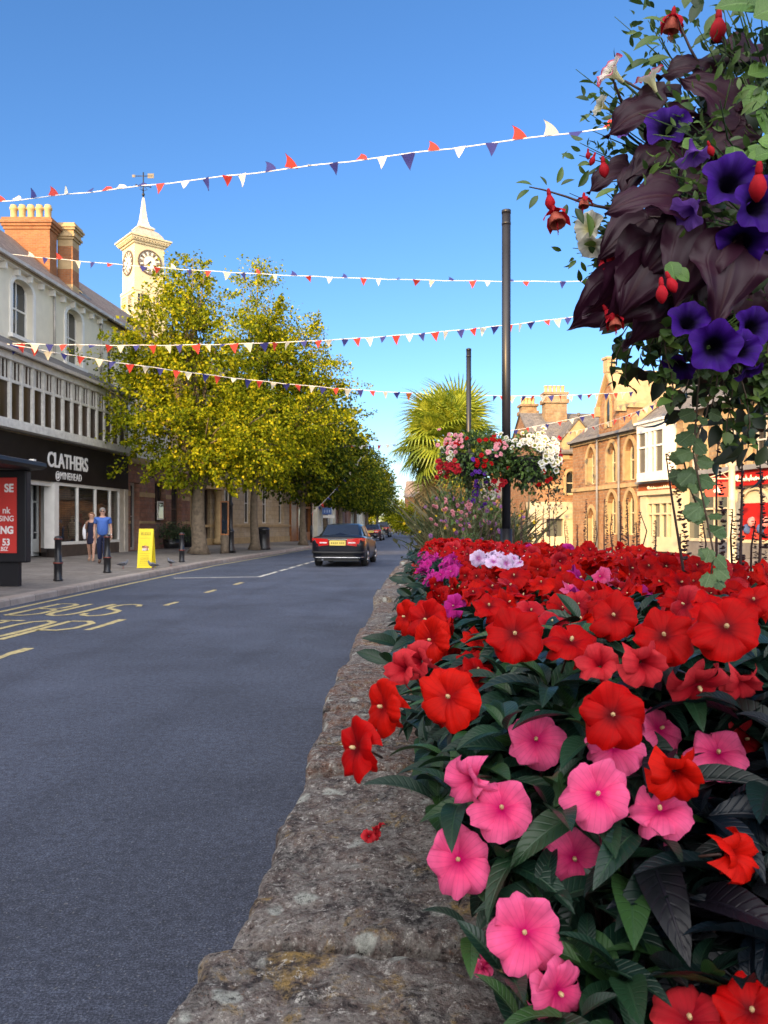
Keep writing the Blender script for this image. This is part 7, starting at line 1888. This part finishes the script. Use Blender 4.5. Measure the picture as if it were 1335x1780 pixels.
for px, py, d in SPR:
    c = np.array(W(px, py, d)); ax = c - BC; ax /= np.linalg.norm(ax)
    for k in range(4):
        e = c + g.normal(size=3) * .03 + ax * .03; mb.tube([tuple(BC * .6 + c * .4), tuple(c - ax * .05 + (e - c) * .4), tuple(e)], [.002, .0014, .0007], 4)
mb.build('spray_stems', MIDG, HB)
# large dark heart leaves: px, py of the leaf's middle, distance, pointing (screen right, screen up), facing tilt, size, shape
HL = [(1130, 335, 1.16, (-1, .05), (.0, -.8, .6), .135, 0), (1165, 205, 1.30, (-.9, -.2), (-.2, -.6, .8), .13, 1), (1110, 190, 1.30, (-1, -.1), (0, -.8, .4), .12, 1), (1090, 400, 1.25, (-.8, -.5), (-.2, -1, .3), .12, 0), (1195, 420, 1.18, (-.9, -.5), (.3, -1, .5), .12, 1),
      (1120, 470, 1.20, (-.6, -.8), (-.3, -1, .1), .15, 0), (1165, 430, 1.18, (-.8, -.5), (.2, -1, .5), .12, 1), (1205, 450, 1.14, (-.5, -.9), (-.2, -1, .3), .14, 1), (1270, 480, 1.12, (-.2, -1), (.1, -1, .4), .14, 2), (1105, 520, 1.22, (-.5, -.85), (.5, -.8, .2), .13, 1),
      (1045, 530, 1.28, (-.75, -.6), (.4, -1, .2), .125, 1), (1130, 560, 1.25, (-.25, -1), (.6, -1, 0), .11, 1), (1075, 510, 1.25, (-.4, -.9), (.7, -.7, 0), .12, 1), (1170, 520, 1.28, (-.2, -1), (-.5, -.8, 0), .12, 0), (1110, 290, 1.3, (-1, -.3), (0, -.6, .9), .11, 1),
      (1075, 440, 1.3, (-1, -.2), (.1, -.7, .6), .10, 1), (1250, 155, 1.25, (-.7, .6), (-.3, -.8, .5), .13, 0), (1210, 110, 1.32, (-.8, .4), (-.4, -.7, .6), .12, 1), (1150, 160, 1.36, (-.9, .2), (.1, -.7, .7), .09, 1), (1220, 300, 1.25, (-.8, -.3), (0, -.9, .5), .12, 2), (1140, 270, 1.28, (-.8, -.4), (-.2, -.8, .4), .12, 2),
      (1235, 400, 1.24, (-.6, -.7), (0, -1, .3), .12, 2), (1290, 400, 1.25, (-.3, -.9), (.1, -1, .3), .13, 2), (1190, 250, 1.3, (-.7, -.3), (-.2, -.9, .6), .13, 2), (1245, 520, 1.22, (-.3, -1), (.2, -1, .1), .12, 0), (1060, 300, 1.36, (-1, -.1), (.2, -.8, .6), .09, 1), (1310, 520, 1.25, (0, -1), (.1, -1, .2), .12, 1), (1100, 410, 1.3, (-.9, -.4), (0, -.8, .5), .12, 2), (1150, 390, 1.28, (-.8, -.4), (0, -.9, .4), .13, 2), (1300, 80, 1.3, (-.6, .3), (-.2, -.8, .5), .12, 2), (1265, 230, 1.24, (-.6, -.3), (-.1, -.9, .5), .12, 2)]
for px, py, d, (dx, dz), nn, s_, k in HL:
    c = np.array(W(px, py, d)); f = np.array((dx, -.25, dz)); f /= np.linalg.norm(f); s_ = s_ * .86; p = c - f * s_ * .42
    o = bpy.data.objects.new('sweet_potato_leaf', SPM[k]); COL.objects.link(o); o.parent = HB; o.matrix_local = Matrix(basis(p - BC, f, nn, s_).tolist())
mb = MB()
for px, py, d, (dx, dz), nn, s_, k in HL:
    c = np.array(W(px, py, d)); f = np.array((dx, -.25, dz)); f /= np.linalg.norm(f); p = c - f * s_ * .42; mb.tube([tuple(p), tuple(p * .6 + BC * .4 + np.array((0, 0, .03))), tuple(BC * .8 + p * .2)], .0022, 5)
mb.build('leaf_stalks', STEM, HB)
PT = [(1160, 217, 1.22, 'p', (-.3, -1, .3), .072), (1272, 312, 1.10, 'p', (-.1, -1, .1), .082), (1320, 355, 1.08, 'p', (.1, -1, -.1), .075), (1290, 425, 1.12, 'p', (-.3, -.8, -.6), .075), (1198, 556, 1.15, 'p', (-.1, -1, .3), .062), (1243, 602, 1.12, 'p', (-.2, -1, -.2), .075), (1312, 565, 1.15, 'p', (.1, -1, .1), .06), (1290, 605, 1.14, 'p', (0, -1, .2), .06),
      (1180, 640, 1.22, 'p', (-.6, -.4, -1), .055), (1303, 648, 1.2, 'p', (.3, -.3, -1), .045), (1206, 275, 1.15, 'v', (.1, -.15, -1), .05), (1192, 372, 1.13, 'v', (-.8, -.3, -.8), .055), (1058, 120, 1.3, 's', (-.9, -.35, .5), .055), (1128, 130, 1.3, 's', (-.5, -.2, .9), .05), (1042, 182, 1.36, 'c', (-.8, -.3, .2), .035), (1022, 392, 1.36, 'c', (-.7, -.7, .1), .055), (1026, 428, 1.36, 'c', (-.5, -.6, -.6), .045), (1085, 225, 1.32, 'v', (-.6, -.6, .2), .03), (1330, 410, 1.15, 'p', (.1, -1, .2), .06)]
for i, (px, py, d, c, nn, s_) in enumerate(PT): put(PETM[(c, i % 3)], 'petunia_flower', HB, np.array(W(px, py, d)), np.array(nn), np.array((.2, .1, 1.)) if abs(nn[2]) < .9 else np.array((0, 1, 0.)), s_)
mb = MB()
for (px, py, d, c, nn, s_) in PT:
    p = np.array(W(px, py, d)); n_ = np.array(nn) / np.linalg.norm(nn); q = p - n_ * s_ * .6; mb.tube([tuple(q), tuple(q - n_ * .03 + (BC - q) * .1), tuple(q * .55 + BC * .45)], .0022, 5)
mb.build('flower_stalks', MIDG, HB)
FUX = [(953, 338, 1.33, 0, 1.0), (962, 368, 1.31, 1, 1.25), (1047, 282, 1.33, 0, 1.0), (1035, 275, 1.34, 0, .6), (1022, 268, 1.34, 0, .5), (1057, 440, 1.28, 0, .8), (1045, 455, 1.28, 0, .8), (1158, 482, 1.08, 0, .85), (1149, 492, 1.07, 0, .95), (1172, 22, 1.34, 1, 1.2), (1250, 25, 1.28, 0, 1.5), (1320, 290, 1.02, 0, 1.3), (1048, 540, 1.25, 0, .9), (1068, 552, 1.25, 1, .9), (1230, 255, 1.12, 0, .6), (1015, 345, 1.33, 1, .8)]
for px, py, d, op, s_ in FUX:
    o = bpy.data.objects.new('fuchsia_flower', FUO if op else FUB); COL.objects.link(o); o.parent = HB; o.location = Vector(W(px, py - 10, d)) - Vector(BC); o.rotation_euler = (g.normal() * .15, g.normal() * .2, g.uniform(0, 6)); o.scale = (s_ * .78,) * 3
for pts in ([W(1075, 365, 1.33), W(1020, 355, 1.33), W(985, 342, 1.33), W(945, 330, 1.33), W(920, 325, 1.33)], [W(1225, 130, 1.34), W(1200, 85, 1.34), W(1180, 40, 1.34), W(1172, 10, 1.34)], [W(1270, 100, 1.28), W(1255, 55, 1.28), W(1245, 15, 1.28)], [W(1150, 190, 1.33), W(1120, 160, 1.33), W(1085, 140, 1.33)], [W(1085, 190, 1.34), W(1070, 150, 1.32), W(1060, 125, 1.31)]):
    mb = MB(); mb.tube(pts, [.0028, .0022, .0018, .0014, .001][:len(pts)], 6)
    mb.build('fuchsia_branch', STEM, HB)
nb = NP(); T = []
for px, py, dx, dz, s_ in ((925, 322, -1, .3, .03), (935, 340, -.6, -.8, .028), (968, 318, .3, .7, .03), (985, 355, -.2, -.8, .028), (1005, 325, .4, .5, .034), (1000, 362, .3, -.6, .032), (920, 330, -.8, -.5, .03), (975, 322, .7, .4, .026), (1020, 370, .2, -.8, .045), (1035, 345, .5, .3, .04), (950, 322, -.5, .9, .02),
                           (1150, 65, -1, -.3, .055), (1165, 100, -1, -.2, .055), (1200, 40, .4, 1, .05), (1205, 80, .8, .6, .05), (1225, 60, .5, .9, .05), (1155, 40, -.9, .3, .04), (1230, 100, .9, .4, .05), (1190, 15, .2, 1, .05), (1270, 30, .8, .6, .05), (1220, 20, -.5, .9, .05), (1130, 105, -1, -.3, .05), (1100, 120, -.4, .9, .04), (1120, 150, .3, .9, .035)):
    p = np.array(W(px, py, 1.33)); T.append(basis(p, np.array((dx, -.2, dz)), np.array((g.normal() * .3, -.7, .6)), s_))
nb.add(tpl_leaf(5, 4, .42, .35, .5), np.array(T)); nb.build('fuchsia_leaves', MIDG, HB, shift=BC)
nb = NP(); T = []
for px, py, d, s_ in ((1300, 255, 1.12, .035), (1318, 245, 1.1, .035), (1290, 270, 1.12, .03), (1308, 275, 1.1, .035), (1325, 268, 1.1, .03), (1275, 255, 1.13, .04), (1310, 30, 1.2, .075), (1330, 60, 1.2, .07), (1320, 10, 1.22, .07), (1185, 255, 1.18, .03), (1315, 150, 1.2, .05), (1322, 190, 1.2, .05), (1175, 470, 1.1, .025), (1165, 455, 1.1, .03), (1300, 130, 1.22, .045)):
    p = np.array(W(px, py, d)); T.append(basis(p, np.array((g.normal(), -.3, g.normal() * .6)), np.array((g.normal() * .3, -1, .4)), s_))
nb.add(tpl_leaf(6, 4, .85, .25, .6, .75), np.array(T)); nb.build('bright_leaves', BRG, HB, shift=BC)
# trailing stems below
mb = MB(); nb = NP(); T = []
for i in range(22):
    px0 = g.uniform(1090, 1345); d = g.uniform(1.2, 1.5); L = g.uniform(60, 190) * (1.3 if px0 > 1200 else .8); y0 = 560 + (0 if px0 > 1140 else -20)
    pts = [Vector(W(px0 + 12 * math.sin(k * .9 + i) + (px0 - 1220) * .05 * k, y0 + L * k / 5, d)) for k in range(6)]
    m3 = MB(); m3.tube(pts, .0012, 4); m3.build('trailing_stem', TWIG, HB)
    for k in range(int(L / 7)):
        t = g.random() * 4.99; p = pts[int(t)].lerp(pts[int(t) + 1], t % 1); dd = g.normal(size=3); T.append(basis(np.array(p), dd, np.array((0, -.5, .8)), g.uniform(.014, .032)))
nb.add(tpl_leaf(4, 2, .75, .25, .6, .7), np.array(T)); nb.build('trailing_leaves', MIDG, HB, shift=BC)
def tpl_scallop():
    V = [(0, 0, 0)]; U = [(0, 0)]; n = 22
    for k in range(n + 1):
        a = -2.75 + 5.5 * k / n; r = .55 * (1 + .09 * math.cos(k * 2.2)); V.append((.42 + r * math.cos(a), r * math.sin(a) * .95, -.10 * abs(math.sin(a)) + .05 * math.cos(k * 1.1))); U.append((.6, math.sin(a)))
    Fc = np.array([(0, k, k + 1) for k in range(1, n + 1)]); return np.array(V, float), Fc, np.array(U, float)
SCA = tpl_scallop(); mb = MB(); nb = NP(); T = []
for strand, d, n in (([(1218, 610), (1212, 700), (1205, 790), (1222, 870), (1240, 960), (1235, 1010)], 1.38, 26), ([(1240, 640), (1228, 720), (1188, 800), (1200, 850), (1222, 905)], 1.42, 13)):
    pts = [Vector(W(a, b_, d)) for a, b_ in strand]; mb.tube(pts, .0018, 5)
    for k in range(n):
        t = k / n * (len(pts) - 1.001); p = pts[int(t)].lerp(pts[int(t) + 1], t % 1); sg = 1 if k % 2 else -1; f = np.array((sg * g.uniform(.4, 1), g.normal() * .3, g.normal() * .5 - .2))
        T.append(basis(np.array(p) + f * .008, f, np.array((g.normal() * .4, -1, .5)), g.uniform(.020, .036) * (.7 if k < 6 else 1)))
nb.add(SCA, np.array(T)); nb.build('scalloped_leaves', IVY, HB, shift=BC); mb.build('scalloped_stems', TWIG, HB)

# ------------------------------------------------------------------ the two baskets on the next pole
def small_flower(col_m): return one(FT_LO[1], col_m, 'flower')
SFM = {'red': small_flower(FCOL['red']), 'pink': small_flower(petal_mat('pale_pink_petal', (.72, .30, .34), (.6, .1, .15))), 'coral': small_flower(FCOL['coral']), 'purple': small_flower(petal_mat('violet_petal', (.12, .03, .32), (.05, .01, .1)))}
WPM = one(PETL, WHP, 'petunia_flower')
def pole_basket(c, r, label, flowers, seed, trail):
    c = np.array(c, float); g = np.random.default_rng(seed); o = empty('flower_basket', tuple(c), label, 'flower basket')
    mb = MB(); mb.lathe([(.05, -.24), (.17, -.2), (.26, -.08), (.29, .03), (.29, .06), (.2, .05)], tuple(c), 18); mb.build('bowl', BLACK, o)
    mb = MB(); mb.tube([tuple(c + np.array((0, 0, -.1))), (1.51, 9.5, c[2] - .12)], .035, 8); mb.tube([tuple(c + np.array((0, 0, .03))), (1.51, 9.5, c[2] + .08)], .02, 8); mb.build('bracket', BLACK, o)
    T = []
    for i in range(2300):
        d = g.normal(size=3); d /= np.linalg.norm(d); p = c + d * np.array(r) * g.uniform(.45, 1.0) ** .5
        if d[2] < -.55 and g.random() < .6: continue
        T.append(basis(p, d + g.normal(size=3) * .5, np.array((0, -.3, 1)) + g.normal(size=3) * .5, g.uniform(.035, .075)))
    nb = NP(); nb.add(tpl_leaf(3, 2, .55, .3, .7), np.array(T)); nb.build('foliage', MIDG, o, shift=c)
    T = []
    for tx, ty, L, n in trail:
        for k in range(n):
            t = g.random(); p = c + np.array((tx + g.normal() * .05, ty + g.normal() * .08, -.05 - L * t)); T.append(basis(p, g.normal(size=3), np.array((0, -.5, 1)), g.uniform(.03, .06)))
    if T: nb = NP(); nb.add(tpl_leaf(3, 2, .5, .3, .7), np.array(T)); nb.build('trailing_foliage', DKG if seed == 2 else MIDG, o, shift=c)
    for kind, n, dx, dz, sx, sz, s_ in flowers:
        for i in range(n):
            ux, uz = dx + g.normal() * sx, dz + g.normal() * sz
            q = (ux / r[0]) ** 2 + (uz / r[2]) ** 2
            yy = -r[1] * math.sqrt(max(.04, 1 - min(1, q))) * 1.02 - .02
            p = c + np.array((ux, yy, uz)); nrm = np.array((ux / r[0] * .5, -1, uz / r[2] * .5 + .35)) + g.normal(size=3) * .25
            put(WPM if kind == 'white' else SFM[kind], 'petunia_flower' if kind == 'white' else 'flower', o, p, nrm, np.array((g.normal(), 0, 1)), s_ * g.uniform(.85, 1.15))
    return o
pole_basket((1.13, 9.42, 2.20), (.44, .40, .36), 'left pole basket spilling pink, red and purple flowers with trailing stems',
    [('pink', 26, -.28, .20, .09, .07, .9), ('pink', 12, .20, .10, .07, .07, .9), ('red', 12, -.1, .20, .18, .05, .9), ('coral', 26, -.36, -.12, .08, .05, 1.0), ('purple', 20, -.02, -.36, .05, .12, .9), ('pink', 30, -.25, -.62, .16, .10, .8), ('white', 8, .22, -.42, .05, .06, .055), ('white', 12, -.36, .08, .05, .09, .055), ('coral', 10, .25, -.30, .06, .06, .9), ('red', 8, .02, -.06, .05, .05, .9)], 1,
    [(-.3, -.1, .75, 180), (-.1, -.1, .95, 170), (.05, -.2, .75, 140), (.2, -.1, .7, 120), (-.42, 0, .5, 120)])
pole_basket((1.78, 9.42, 2.16), (.37, .38, .36), 'right pole basket topped with a mass of white petunias',
    [('white', 40, .06, .22, .13, .07, .078), ('white', 34, .19, .06, .09, .09, .078), ('white', 12, -.22, .22, .08, .05, .07), ('coral', 10, .33, .12, .04, .09, .9), ('red', 4, .12, -.22, .05, .04, .9)], 2,
    [(.34, 0, .55, 110), (.1, 0, .5, 90), (.28, -.1, .35, 80)])
